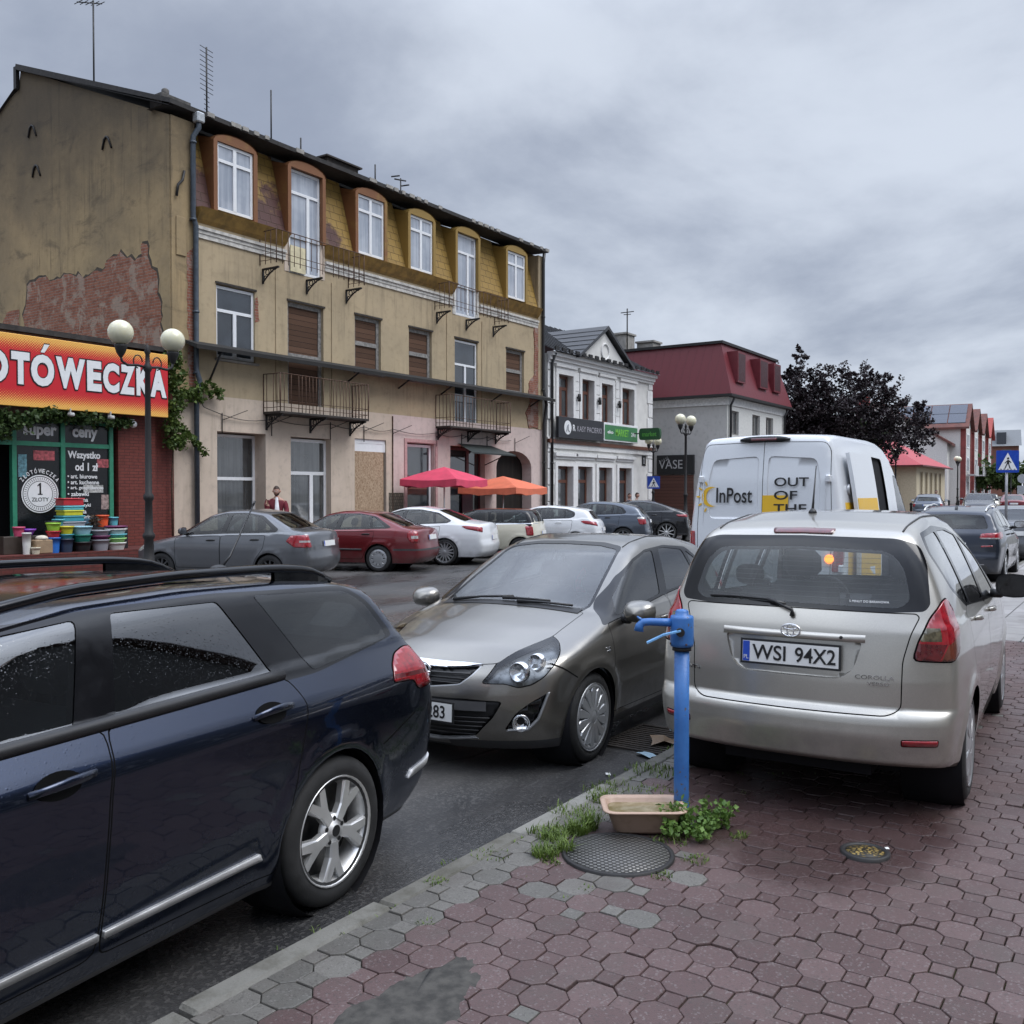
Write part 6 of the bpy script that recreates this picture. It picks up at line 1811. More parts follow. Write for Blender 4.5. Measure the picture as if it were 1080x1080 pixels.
def bargain_shop():
    X0, Y0 = 8.2, 20.75
    root = thing('shop_building', 'brick bargain shop with a red and yellow sign board and green framed windows', 'building', (X0, Y0, 0))
    L = lambda x: x-X0; x1 = L(15.38)
    br = M['pier_brick']
    # piers and walls: the front is open between the piers
    b = MB(); b.box(L(13.72), L(14.75), -.0, .5, -.1, 5.15); b.build('brick_pier', br, root)
    b = MB(); b.box(L(14.753), x1, .12, .6, -.1, 4.6); b.build('brick_pier', br, root)
    b = MB(); b.box(L(8.2), L(13.72), .05, .5, 3.46, 5.3); b.build('lintel_wall', plain('old render over the window', (.16, .10, .08), .9, var=.4, scale=3, bump=.4), root)
    b = MB(); b.box(0, .3, .5, 9, -.1, 5.3); b.box(.3, x1, 8.7, 9, -.1, 5.3); b.build('side_wall', M['gable'], root)
    b = MB(); b.box(-.2, x1, -.05, 9.1, 5.302, 5.42); b.build('roof', M['tar'], root)
    b = MB(); b.box(.3, x1-.7, .9, 1.0, -.1, 3.3); b.box(.3, x1-.7, .5, .9, .36, .40); b.build('interior', M['dark'], root)
    # step
    b = MB(); b.box(L(8.2), L(14.6), -1.25, .5, -.1, .44); b.build('step', brickwork('step brick', (.13, .035, .03), (.10, .03, .025), (.05, .025, .02), .25, .08), root)
    # green frame
    gr = plain('green frame paint', (.030, .215, .125), .45, var=.12)
    b = MB(); f = .10
    for x in (11.15, 12.28, 13.50): b.box(L(x), L(x)+f, .02, .14, .38, 3.44)
    b.box(L(11.25), L(13.50), .03, .13, 2.80, 2.90); b.box(L(11.25), L(13.60), .03, .13, 3.34, 3.44); b.box(L(8.3), L(11.15), .03, .13, 2.80, 2.90); b.box(L(8.3), L(11.15), .03, .13, 3.34, 3.44)
    b.box(L(11.25), L(13.50), .03, .13, .40, .52)
    fr = b.build('window_frame', gr, root)
    b = MB()
    sh = plain('black shop film', (.010, .011, .013), .22, spec=.4, var=.4, scale=2)
    for a, c, z0, z1 in ((11.25, 12.28, .52, 2.80), (12.38, 13.50, .52, 2.80), (11.25, 12.28, 2.90, 3.34), (12.38, 13.50, 2.90, 3.34), (8.3, 11.15, 2.90, 3.34)):
        p = MB(); p.box(L(a), L(c), .07, .09, z0, z1); p.build('pane', sh, fr)
    # goods glimpsed behind the glass: coloured shelves printed low on the film side
    cols = [(.35, .08, .09), (.10, .22, .26), (.40, .40, .38), (.05, .12, .18), (.30, .22, .2), (.12, .30, .32)]
    rng = random.Random(3)
    for k, (x, z, w, h) in enumerate([(11.65, 2.48, .5, .22), (11.3, 2.1, .2, .5), (12.85, 1.75, .5, .18), (12.8, 1.0, .6, .16), (13.3, 1.35, .22, .35), (12.1, .9, .45, .25), (13.2, 2.35, .3, .2)]):
        p = MB(); p.box(L(x), L(x)+w, .062, .069, z, z+h); p.build('shelf_goods', plain('goods %d' % k, cols[k % 6], .7, var=.6, scale=16), fr)
    wt = M['white']
    def T(s, x, z, w, h, bold=.03, y=.058): return text_obj(s, wt, root, (L(x), y, z), (w, h), bold, .002, name='window_lettering')
    T('super', 11.42, 2.96, .78, .28, .04); T('ceny', 12.58, 2.96, .64, .28, .04); T('art', 10.6, 2.98, .45, .26, .04)
    T('Wszystko', 12.46, 2.50, .82, .22, .03); T('od 1 zł', 12.64, 2.26, .58, .19, .03)
    for i, (s, w) in enumerate((('• art. biurowe', .68), ('• art. kuchenne', .72), ('• art. gospodarcze', .82), ('• zabawki', .48), ('• bielizna', .46), ('• kosmetyki', .52), ('• chemia', .42), ('• galanteria', .52))):
        T(s, 12.45, 2.08-.137*i, w*1.1, .10, .02)
    # round one-zloty mark
    cx, cz, r = L(11.79), 1.72, .43
    b = MB(); b.mi = 0; b.lathe([(r, -.004), (r, .004)], 48, (0, 0, 0), 'y'); b.mi = 1
    def ringq(r0, r1, y, n=48):
        vs = []; fs = []
        for k in range(n):
            a = 2*PI*k/n; vs += [(r0*math.cos(a), y, r0*math.sin(a)), (r1*math.cos(a), y, r1*math.sin(a))]
        for k in range(n): j = (k+1) % n; fs.append((2*k, 2*k+1, 2*j+1, 2*j))
        b.add(vs, fs, False)
    ringq(r*.90, r*.94, -.006); ringq(r*.66, r*.69, -.006)
    for k in range(44):
        a = 2*PI*k/44; ca, sa = math.cos(a), math.sin(a)
        for q0, q1 in ((.73, .86),):
            w = .006; b.add([((q0*r)*ca-w*sa, -.006, q0*r*sa+w*ca), ((q1*r)*ca-w*sa, -.006, q1*r*sa+w*ca), ((q1*r)*ca+w*sa, -.006, q1*r*sa-w*ca), ((q0*r)*ca+w*sa, -.006, q0*r*sa-w*ca)], [(0, 1, 2, 3)], False)
    o = b.build('round_mark', [wt, M['ink']], root, fix=False); o.location = (cx, .05, cz)
    text_obj('1', M['ink'], o, (-.07, -.0065, -.02), (.13, .27), .03, .001); text_obj('ZŁOTY', M['ink'], o, (-.20, -.0065, -.17), (.40, .09), .01, .001)
    # arched name over the mark
    word = 'ZŁOTÓWECZKA'
    for i, ch in enumerate(word):
        a = R(142-104*i/(len(word)-1)); rr = r*1.10
        me = text_obj(ch, wt, root, (cx+rr*math.cos(a)-.035*math.sin(a), .056, cz+rr*math.sin(a)+.035*math.cos(a)), (.062 if ch != 'W' else .09, .095 if ch != 'Ó' else .12), .02, .002, (0, -(a-PI/2), 0), 'window_lettering')
    # big sign board
    s = MB(); s.box(L(8.4), L(14.86), -.38, -.26, 3.62, 5.18, .01); bd = s.build('sign_board', sign_board_mat(), root)
    b = MB()
    for x in (9.5, 11.5, 13.5): b.box(L(x), L(x)+.06, -.26, .06, 4.9, 4.96); b.box(L(x), L(x)+.06, -.26, .06, 3.8, 3.86)
    b.build('sign_bracket', M['iron'], root)
    # letters: black outline slab with a white face; T..A span 10.95..14.78
    adv = [('Z', 8.62, .43), ('Ł', 9.08, .40), ('O', 9.50, .52), ('T', 10.06+.86-.0, .40)]
    xs = {'T': (10.93, .40), 'Ó': (11.36, .53), 'W': (11.93, .70), 'E': (12.68, .36), 'C': (13.08, .42), 'Z': (13.52, .40), 'K': (13.96, .40), 'A': (14.34, .46)}
    letters = [('Z', 9.42, .42), ('Ł', 9.90, .38), ('O', 10.33, .53)] + [(k, v[0], v[1]) for k, v in xs.items()]
    for ch, x, w in letters:
        h = .70 if ch != 'Ó' else .93
        z = 4.10
        text_obj(ch, M['ink'], bd, (L(x)-.028, -.386, z-.028), (w+.056, h+.056), .085, .004, name='letter_edge')
        text_obj(ch, wt, bd, (L(x), -.394, z), (w, h), .055, .005, name='letter')
    # small floods and a camera under the board
    for x in (12.2, 13.2):
        b = MB(); b.box(L(x), L(x)+.12, -.5, -.36, 3.48, 3.56, .02); b.box(L(x)+.05, L(x)+.07, -.42, -.30, 3.56, 3.66); b.build('floodlight', plain('lamp grey', (.45, .45, .44), .5), root)
    b = MB(); b.sphere((L(14.05), -.12, 3.42), .09, 12, 8); b.box(L(14.0), L(14.10), -.10, .0, 3.44, 3.54); b.build('dome_camera', wt, root)
    return root

# ------------------------------------------------------------------ white two-storey house
def white_house():
    X0, Y0 = 33.75, 21.0; LW = 43.75-X0
    root = thing('white_house', 'white two storey house with a small pediment, stucco frames and two shop signs', 'building', (X0, Y0, 0))
    L = lambda x: x-X0
    wh = plain('white house plaster', (.66, .65, .62), .8, var=.08, scale=2, bump=.1)
    up = [(L(34.62), L(35.85), 4.98, 6.82), (L(36.62), L(37.72), 4.98, 6.80), (L(38.42), L(39.52), 4.98, 6.78), (L(40.45), L(41.72), 4.98, 6.76)]
    dn = [(L(34.55), L(35.85), -.1, 2.90), (L(36.25), L(37.55), -.1, 2.92), (L(38.15), L(39.45), -.1, 2.92), (L(40.15), L(41.45), -.1, 2.94)]
    b = MB(); wall_holes(b, 0, LW, -.3, 7.6, up+dn, .34); b.build('front_wall', wh, root)
    b = MB(); b.box(LW-.3, LW-.002, .003, 9, -.3, 7.6); b.box(.0, .3, .003, 9, -.3, 7.6); b.box(.3, LW-.3, 8.8, 9, -.3, 7.6); b.build('side_wall', wh, root)
    tr = plain('white stucco trim', (.72, .715, .70), .75, var=.06)
    # quoins
    for k in range(11):
        z = .0+k*.69
        if 3.5 < z < 4.8: continue
        w = .55 if k % 2 else .42
        for q0, q1 in ((LW-w, LW+.03), (-.0, w)):
            b = MB(); b.box(q0, q1, -.05, -.003, z+.02, z+.66, .012); b.build('quoin', tr, root)
    for i, (a, c, z0, z1) in enumerate(up):
        b = MB(); b.box(a-.20, a-.0, -.06, -.003, z0-.05, z1+.18); b.box(c, c+.20, -.06, -.003, z0-.05, z1+.18); b.box(a-.0, c+.0, -.06, -.003, z1, z1+.18)
        b.box(a-.26, c+.26, -.12, -.003, z1+.30, z1+.42); b.box(a-.2, c+.2, -.05, -.003, z1+.18, z1+.30)
        b.build('window_surround', tr, root)
        b = MB(); b.box(a-.05, c+.05, -.10, .2, z0-.07, z0); b.build('sill', M['brown_frame'], root)
        window(root, a, c-.02, z0, z1, .24, M['brown_frame'], M['pane_grey'], 'two', .12, .70)
    for i, (a, c, z0, z1) in enumerate(dn):
        b = MB(); b.box(a-.20, a, -.06, -.003, -.1, z1+.16); b.box(c, c+.20, -.06, -.003, -.1, z1+.16); b.box(a, c, -.06, -.003, z1, z1+.16)
        b.box(a-.26, c+.26, -.14, -.003, z1+.42, z1+.56); b.box(a-.22, c+.22, -.06, -.003, z1+.30, z1+.42)
        b.build('door_surround', tr, root)
        window(root, a, c-.02, -.05, z1, .24, M['brown_frame'], M['pane_grey'] if i == 0 else M['pane'], 'one', .12, .78, 'shop_door')
    # pilasters between the upper windows, wall lamps
    for x in (36.18, 38.05, 40.0):
        b = MB()
        for k in range(5): b.box(L(x)-.18, L(x)+.18, -.05, -.003, 4.95+k*.42, 4.95+k*.42+.39, .01)
        b.build('pilaster', tr, root)
        b = MB(); b.lathe([(.07, 5.75), (.075, 5.9), (.07, 6.08)], 10, (L(x), -.16, 0)); b.box(L(x)-.03, L(x)+.03, -.12, -.05, 5.88, 5.96); b.build('wall_lamp', M['black'], root)
    b = MB()
    for z0, z1, d in ((7.22, 7.34, .10), (7.34, 7.50, .18), (7.50, 7.66, .30)): b.box(-.0, LW+.05, -d, -.003, z0, z1)
    b.build('cornice', tr, root)
    b = MB(); b.box(0, LW+.1, -.14, -.003, 3.86, 4.02); b.build('string_course', M['brown_frame'], root)
    b = MB(); b.box(0, LW, -.08, -.003, 2.98+.66, 3.86); b.build('frieze', tr, root)
    # roof, pediment with a round panel
    b = MB(); b.add([(-.1, -.45, 7.66), (LW+.15, -.45, 7.66), (LW+.15, 4.5, 10.2), (-.1, 4.5, 10.2), (LW+.15, 9.2, 7.66), (-.1, 9.2, 7.66)], [(0, 1, 2, 3), (3, 2, 4, 5)], False)
    for k in range(22):
        x = -.05+k*.47; b.box(x, x+.03, 0, 5.53, 0, .04)
        b.v[-8:] = [(p[0], -.45+p[1]*.896, 7.665+p[1]*.4595+p[2]) for p in b.v[-8:]]
    b.build('roof', M['slate'], root, fix=False)
    px0, px1, pxm, pz = L(35.9), L(40.6), L(38.25), 9.15
    b = MB(); b.prism([(px0+.15, 7.66), (px1-.15, 7.66), (pxm, pz-.12)], -.30, .0, 'xz'); b.build('pediment', wh, root)
    b = MB(); b.tube([(pxm+.36*math.cos(a), -.32, 8.16+.36*math.sin(a)) for a in np.linspace(0, 2*PI, 25)], .05, 6, cap=False); b.build('round_panel', tr, root)
    b = MB()
    for s in (1, -1):
        xe = pxm+s*(pxm-px0+.25)
        b.add([(pxm, -.50, pz+.02), (xe, -.50, 7.60), (xe, -.50, 7.74), (pxm, -.50, pz+.18), (pxm, 3.4, pz+.02), (xe, .2, 7.60), (xe, .2, 7.74), (pxm, 3.4, pz+.18)], [(0, 1, 2, 3), (3, 2, 6, 7), (0, 4, 5, 1), (1, 5, 6, 2)], False)
        for k in range(1, 6):
            t = k/6; q0 = Vector((pxm, -.5, pz+.185)).lerp(Vector((xe, -.5, 7.745)), t); q1 = Vector((pxm, 3.4, pz+.185)).lerp(Vector((xe, .2, 7.745)), t)
            b.tube([q0, q1], .025, 4)
    b.build('pediment_roof', M['slate'], root)
    b = MB()
    for k in range(18): b.box(-.05+k*.57, .25+k*.57, -.46, -.40, 7.70, 7.84)
    b.build('snow_guard', M['iron'], root)
    downpipe(root, [(.22, -.30, 7.6), (.22, -.12, 7.2), (.22, -.12, 0)], .06, M['dark_pipe'], (5.5, 3))
    # signs
    b = MB(); b.box(L(34.2), L(38.18), -.30, -.16, 4.08, 4.98, .01); s1 = b.build('sign_board', plain('charcoal sign', (.022, .023, .028), .45), root)
    b = MB(); b.lathe([(.30, -.006), (.30, .0)], 28, (L(34.95), -.302, 4.54), 'y'); b.build('round_logo', M['white'], s1)
    b = MB(); b.tube([(L(34.83), -.312, 4.36), (L(34.90), -.312, 4.62), (L(34.98), -.312, 4.68), (L(34.96), -.312, 4.44), (L(35.08), -.312, 4.36)], .022, 5); b.build('logo_figure', plain('logo grey', (.25, .27, .30), .5), s1)
    lt = plain('grey lettering', (.34, .33, .36), .5)
    text_obj('R', M['white'], s1, (L(35.38), -.302, 4.42), (.22, .27), .02, .002); text_obj('KASY PACIERKI', lt, s1, (L(35.75), -.302, 4.42), (2.2, .24), .0, .002)
    b = MB(); b.box(L(38.28), L(41.75), -.24, -.14, 4.14, 4.98, .01); s2 = b.build('sign_board', M['white'], root)
    b = MB(); b.box(L(38.36), L(41.67), -.25, -.242, 4.20, 4.88); b.build('sign_face', plain('green sign', (.05, .19, .075), .45), s2)
    text_obj('eko', M['white'], s2, (L(38.62), -.252, 4.48), (.55, .16), .02, .002); text_obj('MARKET', plain('lime lettering', (.18, .48, .06), .5), s2, (L(39.4), -.252, 4.40), (1.35, .34), .02, .002); text_obj('24h', M['white'], s2, (L(41.0), -.252, 4.44), (.45, .2), .02, .002)
    # house number plate and street name arm
    b = MB(); b.box(L(42.65), L(43.05), -.03, -.004, 3.1, 3.6); n1 = b.build('number_plate', M['ink'], root); text_obj('1', M['white'], n1, (L(42.78), -.032, 3.2), (.12, .3), .03, .002)
    # projecting green oval sign
    b = MB(); pts = rounded([(-1.0, .0), (1.0, .0), (1.08, .45), (1.0, .9), (-1.0, .9), (-1.08, .45)], .25, 4)
    b.prism(pts, -.09, .09, 'xz'); o = b.build('projecting_sign', plain('dark green sign', (.018, .075, .026), .45), root)
    o.location = (L(41.3), -1.1, 4.28); o.rotation_euler = (0, 0, R(-90)); o.scale = (.52, 1, .62)
    text_obj('market', plain('green lettering', (.09, .33, .05), .5), o, (-.72, -.093, .26), (1.44, .36), .02, .002)
    b = MB(); b.tube([(L(41.3), -.54, 4.6), (L(41.3), 0, 4.6)], .03, 5); b.build('sign_arm', M['iron'], root)
    return root

# ------------------------------------------------------------------ house with the dark red mansard
def red_mansard_house():
    X0, Y0 = 46.3, 18.0; LW = 55.4-X0; D = 10.0
    root = thing('mansard_house', 'grey corner house under a dark red metal mansard roof', 'building', (X0, Y0, 0))
    L = lambda x: x-X0
    gw = plaster('light grey render', (.47, .46, .44), (.43, .42, .40), (.25, .24, .22), 0, 50, 60, .15, .1)
    fw = plain('pale front render', (.60, .60, .57), .85, var=.08, bump=.1)
    ups = [(L(46.75)+.1, L(47.75)+.2, 4.75, 6.0), (L(50.0), L(51.2), 4.8, 6.0), (L(52.2), L(53.4), 4.85, 6.0)]
    dns = [(L(47.2), L(48.8), .8, 3.0), (L(50.2), L(52.0), .0, 3.0), (L(53.0), L(54.4), .8, 3.0)]
    b = MB(); wall_holes(b, 0, LW, -.3, 6.65, ups+dns, .2); b.build('front_wall', fw, root)
    b = MB(); b.box(0, .3, .003, D, -.3, 6.65); b.build('side_wall', gw, root)
    b = MB(); b.box(LW-.3, LW, .003, D, -.3, 6.65); b.box(.3, LW-.3, D-.3, D, -.3, 6.65); b.build('side_wall', gw, root)
    for h in ups+dns: window(root, h[0], h[1], h[2], h[3], .12, M['old_frame'], M['pane_grey'], 'two', .08)
    cr = plain('dark red sheet', (.135, .017, .024), .5, var=.1, scale=3)
    tt = new('dark red sheet seams'); o = tt.coord(); s = tt.n('ShaderNodeSeparateXYZ', {0: o})
    fr = tt.math('FRACT', tt.math('MULTIPLY', tt.math('ADD', s.outputs[0], s.outputs[1]), 2.2)); sm = tt.math('LESS_THAN', fr, .08)
    crs = tt.out(tt.bsdf(tt.mix(tt.math('MULTIPLY', sm, .35), (.135, .017, .024), (.09, .01, .015)), .5, 0, tt.bump(sm, .5, .03)))
    e = .35; z0, z1 = 6.78, 9.42; s = .75
    b = MB()
    lo = [(-e, -e, z0), (LW+e, -e, z0), (LW+e, D+e, z0), (-e, D+e, z0)]; hi = [(-e+s*.7, -e+s, z1), (LW+e-s, -e+s, z1), (LW+e-s, D+e-s, z1), (-e+s*.7, D+e-s, z1)]
    b.add(lo+hi, [(0, 1, 5, 4), (1, 2, 6, 5), (2, 3, 7, 6), (3, 0, 4, 7)], False); b.build('mansard', crs, root)
    b = MB(); b.box(-e+s*.7-.12, LW+e-s+.12, -e+s-.12, D+e-s+.12, z1+.002, z1+.14); b.build('roof', M['iron'], root)
    b = MB(); b.box(-e-.05, LW+e+.05, -e-.05, D+e+.05, 6.655, 6.775); b.build('gutter', M['iron'], root)
    b = MB(); b.box(-.06, LW+.06, -.06, -.003, 6.25, 6.65); b.box(-.06, -.003, -.003, D, 6.25, 6.65); b.build('cornice', plain('white cornice', (.68, .68, .66), .8), root)
    for x0, x1 in ((46.75, 48.25), (50.1, 51.75), (52.4, 53.9)):
        w = bpy.data.objects.new('roof_window', None); COL.objects.link(w); w.parent = root; w.location = (0, 0, 0)
        b = MB(); k = (z1-z0)
        def on(z): return -e+s*(z-z0)/k
        za, zb = 7.45, 9.05; xa, xb = L(x0)+.25, L(x1)-.1
        b.box(xa, xb, on(za)-.14, on(zb)+.1, za, zb); b.build('window_box', cr, w)
        b = MB(); b.box(xa+.1, xb-.1, on(za)-.15, on(za)-.142, za+.1, zb-.1); b.build('pane', plain('dark red blind', (.045, .008, .011), .5), w)
    # dark shop sign on the side wall over brown boarding
    b = MB(); b.box(-.14, -.0, 1.75, 3.85, 2.72, 3.74, .01); sg = b.build('sign_board', plain('black sign', (.012, .013, .014), .4), root)
    lt = plain('silver lettering', (.42, .42, .42), .5)
    text_obj('VASE', lt, sg, (-.146, 3.72, 3.02), (1.35, .46), .0, .003, (0, 0, -PI/2))
    text_obj('^', lt, sg, (-.146, 3.32, 3.44), (.24, .12), .0, .003, (0, 0, -PI/2))
    b = MB()
    for k in range(5): b.tube([(-.147, 3.70-.10*k, 3.30+.05*k), (-.147, 3.64-.10*k, 3.46+.05*k), (-.147, 3.58-.1*k, 3.36+.05*k)], .012, 4)
    b.build('sign_flourish', plain('dim sign grey', (.20, .20, .20), .6), sg)
    b = MB(); b.box(-.08, -.003, 1.8, 4.7, -.1, 2.68); b.build('boarding', planks('brown facade boards', (.095, .045, .034), (.135, .066, .05), .17), root)
    for pts in ([(.25, -.30, 6.6), (.25, -.1, 6.2), (.25, -.1, 0)], [(LW-.3, -.30, 6.6), (LW-.3, -.1, 6.2), (LW-.3, -.1, 0)]): downpipe(root, pts, .06, M['dark_pipe'])
    # chimneys and rooftop aerial
    for x, y, w, h, m in ((1.2, 6.4, 1.1, 1.05, M['lattice']), (.7, 7.6, .8, .75, M['old_brick']), (2.6, 5.4, 1.0, .7, M['lattice'])):
        b = MB(); b.box(x, x+w, y, y+w, 9.5, 9.56+h); b.box(x-.08, x+w+.08, y-.08, y+w+.08, 9.56+h, 9.66+h); b.build('chimney', m, root)
    b = MB(); b.tube([(1.2, 6.3, 9.5), (1.2, 6.3, 12.0)], .04, 5); b.tube([(.8, 6.3, 11.6), (1.6, 6.3, 11.75)], .03, 4); b.tube([(1.2, 5.9, 11.8), (1.2, 6.7, 11.8)], .03, 4); b.build('aerial', M['iron'], root)
    return root

# ------------------------------------------------------------------ farther down the street
def kiosk_house():
    X0, Y0 = 74.7, 14.4
    root = thing('low_pavilion', 'low cream pavilion with a bright red hipped roof', 'building', (X0, Y0, gz(75)))
    cm = plain('cream render', (.55, .475, .33), .85, var=.08)
    W, D, H = 11.6, 9.0, 3.55
    hs = [(1.2+k*1.9, 2.3+k*1.9, .9, 3.1) for k in range(5)]
    b = MB(); wall_holes(b, 0, W, -.5, H, hs, .12); b.build('front_wall', cm, root)
    b = MB(); b.box(0, .2, .003, D, -.5, H); b.box(W-.2, W, .003, D, -.5, H); b.box(.2, W-.2, D-.2, D, -.5, H); b.build('side_wall', cm, root)
    tn = plain('tan blind', (.30, .25, .17), .7)
    for h in hs: window(root, *h, .06, plain('tan frame', (.34, .28, .19), .7), tn, 'one', .1)
    b = MB()
    for k in range(7): b.box(-.05, -.003, 1.2, 3.2, .4+k*.42, .78+k*.42)
    b.build('rustication', cm, root)
    b = MB(); e = .5
    rl = [(-e, -e, H), (W+e, -e, H), (W+e, D+e, H), (-e, D+e, H), (3.5, D/2, H+2.9), (W-3.5, D/2, H+2.9)]
    b.add(rl, [(0, 1, 5, 4), (1, 2, 5), (2, 3, 4, 5), (3, 0, 4), (0, 3, 2, 1)], False); b.build('roof', plain('bright red sheet roof', (.42, .055, .065), .45, var=.1), root)
    b = MB(); b.box(-e-.05, W+e+.05, -e-.05, -e+.05, H-.08, H+.03); b.box(-e-.05, -e+.05, -e+.05, D+e, H-.08, H+.03); b.build('gutter', plain('maroon gutter', (.12, .03, .03), .5), root)
    b = MB(); b.box(2.2, 4.2, 3.4, 5.2, H+.6, H+3.3); b.box(2.1, 4.3, 3.3, 5.3, H+3.3, H+3.42); b.build('chimney', plain('yellow chimney', (.42, .30, .13), .85), root)
    return root

def row_houses():
    """terrace of tall gabled houses beyond the pavilion, turned to the bend of the street"""
    AZ = R(2.6); base = Vector((103.0, 17.0))
    u = Vector((math.cos(AZ), math.sin(AZ)))
    rd = plain('brown tiled roof', (.13, .05, .04), .75, var=.25, scale=2)
    rb = plain('red brick strips', (.21, .05, .045), .85, var=.2, scale=2); wh = plain('white terrace render', (.62, .61, .58), .85, var=.08)
    labs = ['white gabled terrace house with solar panels on its roof', 'second gabled terrace house, right behind the solar panels', 'third gabled terrace house with white bay and red brick strips', 'last terrace house with a bright red roof edge']
    for k in range(4):
        p = base + u*(k*8.2)
        root = thing('terrace_house', labs[k], 'building', (p.x, p.y, gz(p.x)), AZ, 'gabled terrace houses')
        W, D = 8.1, 13.0; he, hr = 6.3, 10.4
        b = MB(); b.prism([(0, -.5), (D, -.5), (D, he), (D/2, hr), (0, he)], 0, W, 'yz'); b.build('wall', wh, root)
        b = MB()
        for s in (0, 1):
            ya, yb = (-.5, D/2) if s == 0 else (D+.5, D/2)
            b.add([(-.25, ya, he-.3), (W+.02, ya, he-.3), (W+.02, yb, hr+.1), (-.25, yb, hr+.1), (-.25, ya, he-.05), (W+.02, ya, he-.05), (W+.02, yb, hr+.35), (-.25, yb, hr+.35)], [(0, 3, 2, 1), (4, 5, 6, 7), (0, 1, 5, 4), (0, 4, 7, 3), (1, 2, 6, 5)], False)
        b.build('roof', rd if k < 3 else plain('red tile edge', (.34, .06, .05), .7), root)
        # front cross gable standing proud of the front
        x0, x1 = 2.0, 7.4; m = (x0+x1)/2
        b = MB(); b.prism([(x0, -.5), (x1, -.5), (x1, 8.0), (m, 10.2), (x0, 8.0)], -1.4, 4.5, 'xz'); b.build('bay', wh, root)
        b = MB(); b.box(x0-.01, x0+.55, -1.46, -1.402, 0, 8.0); b.box(x1-.55, x1+.01, -1.46, -1.402, 0, 8.0); b.box(x0-.06, x0-.002, -1.402, -1.0, 0, 8.0); b.build('brick_strip', rb, root)
        b = MB()
        for s in (-1, 1):
            xe = m+s*(x1-x0+.6)/2; ze = 7.75
            b.add([(m, -1.8, 10.28), (xe, -1.8, ze), (xe, 6.2, ze), (m, 6.2, 10.28), (m, -1.8, 10.5), (xe, -1.8, ze+.2), (xe, 6.2, ze+.2), (m, 6.2, 10.5)], [(0, 1, 2, 3), (4, 7, 6, 5), (0, 4, 5, 1), (1, 5, 6, 2)], False)
        b.build('bay_roof', rd if k < 3 else plain('red bay roof', (.34, .06, .05), .7), root)
        for z0, z1 in ((.3, 2.6), (3.4, 5.0), (5.9, 7.4)):
            window(root, m-1.1, m+1.1, z0, z1, -1.44, M['pvc'], M['pane_grey'], 'two', .14, None)
        b = MB(); b.box(m-1.6, m+1.6, -2.3, -1.48, 3.05, 3.2); b.box(m-1.6, m+1.6, -2.3, -2.22, 3.2, 4.1); b.build('balcony', plain('pale balcony', (.5, .5, .5), .7), root)
        if k == 0:
            for i in range(4):
                for j in range(2):
                    b = MB(); s = -1
                    # panels lie on the street-near slope that faces the square
                    A = Vector((m, 0, 10.52)); E = Vector((m-(x1-x0+.6)/2, 0, 7.97))
                    p0 = A.lerp(E, .06+.40*j); p1 = A.lerp(E, .44+.40*j); y0 = -1.4+i*1.72; y1 = y0+1.62
                    b.add([(p0.x, y0, p0.z+.06), (p1.x, y0, p1.z+.06), (p1.x, y1, p1.z+.06), (p0.x, y1, p0.z+.06), (p0.x, y0, p0.z), (p1.x, y0, p1.z), (p1.x, y1, p1.z), (p0.x, y1, p0.z)], [(0, 1, 2, 3), (0, 4, 5, 1), (1, 5, 6, 2), (2, 6, 7, 3), (3, 7, 4, 0)], False)
                    b.build('solar_panel', SOLAR, root)
            for x, y, h in ((.4, 7.6, 1.2), (3.2, 8.3, 1.0)):
                b = MB(); b.box(x, x+.9, y, y+1.2, 9.2, hr+h); b.build('chimney', rb, root)
SOLAR = plain('solar glass', (.028, .035, .055), .2, coat=1.)

def far_block():
    root = thing('apartment_block', 'long brick apartment block with dark roof dormers at the end of the street', 'building', (188, 19.4, gz(150)), R(98))
    rb = plain('far brick', (.19, .085, .06), .9, var=.15, scale=.6)
    b = MB(); hs = []
    for i in range(9):
        for j in range(3): hs.append((1.2+i*3.3, 2.6+i*3.3, 1.0+j*2.9, 2.8+j*2.9))
    b.M = Matrix.Scale(-1, 4, (0, 1, 0)) @ Matrix.Identity(4)
    b.M = None
    # local +x runs to the left of the view, the front faces local +y
    W = 31.0
    wall_holes(b, 0, W, -2, 9.2, hs, .3); b.v = [(x, -y, z) for x, y, z in b.v]
    b.build('front_wall', rb, root)
    p = MB(); p.box(0, W, -.9, -.32, -1, 9.2); p.build('window_band', M['pane'], root)
    b = MB(); b.box(0, W, -10, -.95, -2, 9.2); b.build('rear_wall', rb, root)
    b = MB(); b.add([(-.4, .5, 9.2), (W+.4, .5, 9.2), (W+.4, -3.5, 12.2), (-.4, -3.5, 12.2), (W+.4, -10, 12.2), (-.4, -10, 12.2)], [(0, 1, 2, 3), (3, 2, 4, 5)], False); b.build('roof', plain('grey far roof', (.16, .17, .18), .7), root, fix=False)
    for i in range(6):
        x = 2+i*4.9
        b = MB(); b.box(x, x+1.5, -2.6, .1, 9.6, 11.6); b.build('dormer', plain('dark dormer', (.05, .055, .065), .6), root)
        b = MB(); b.box(x+2.4, x+3.3, -4.6, -3.6, 12.0, 14.0); b.build('chimney', M['lattice'], root)

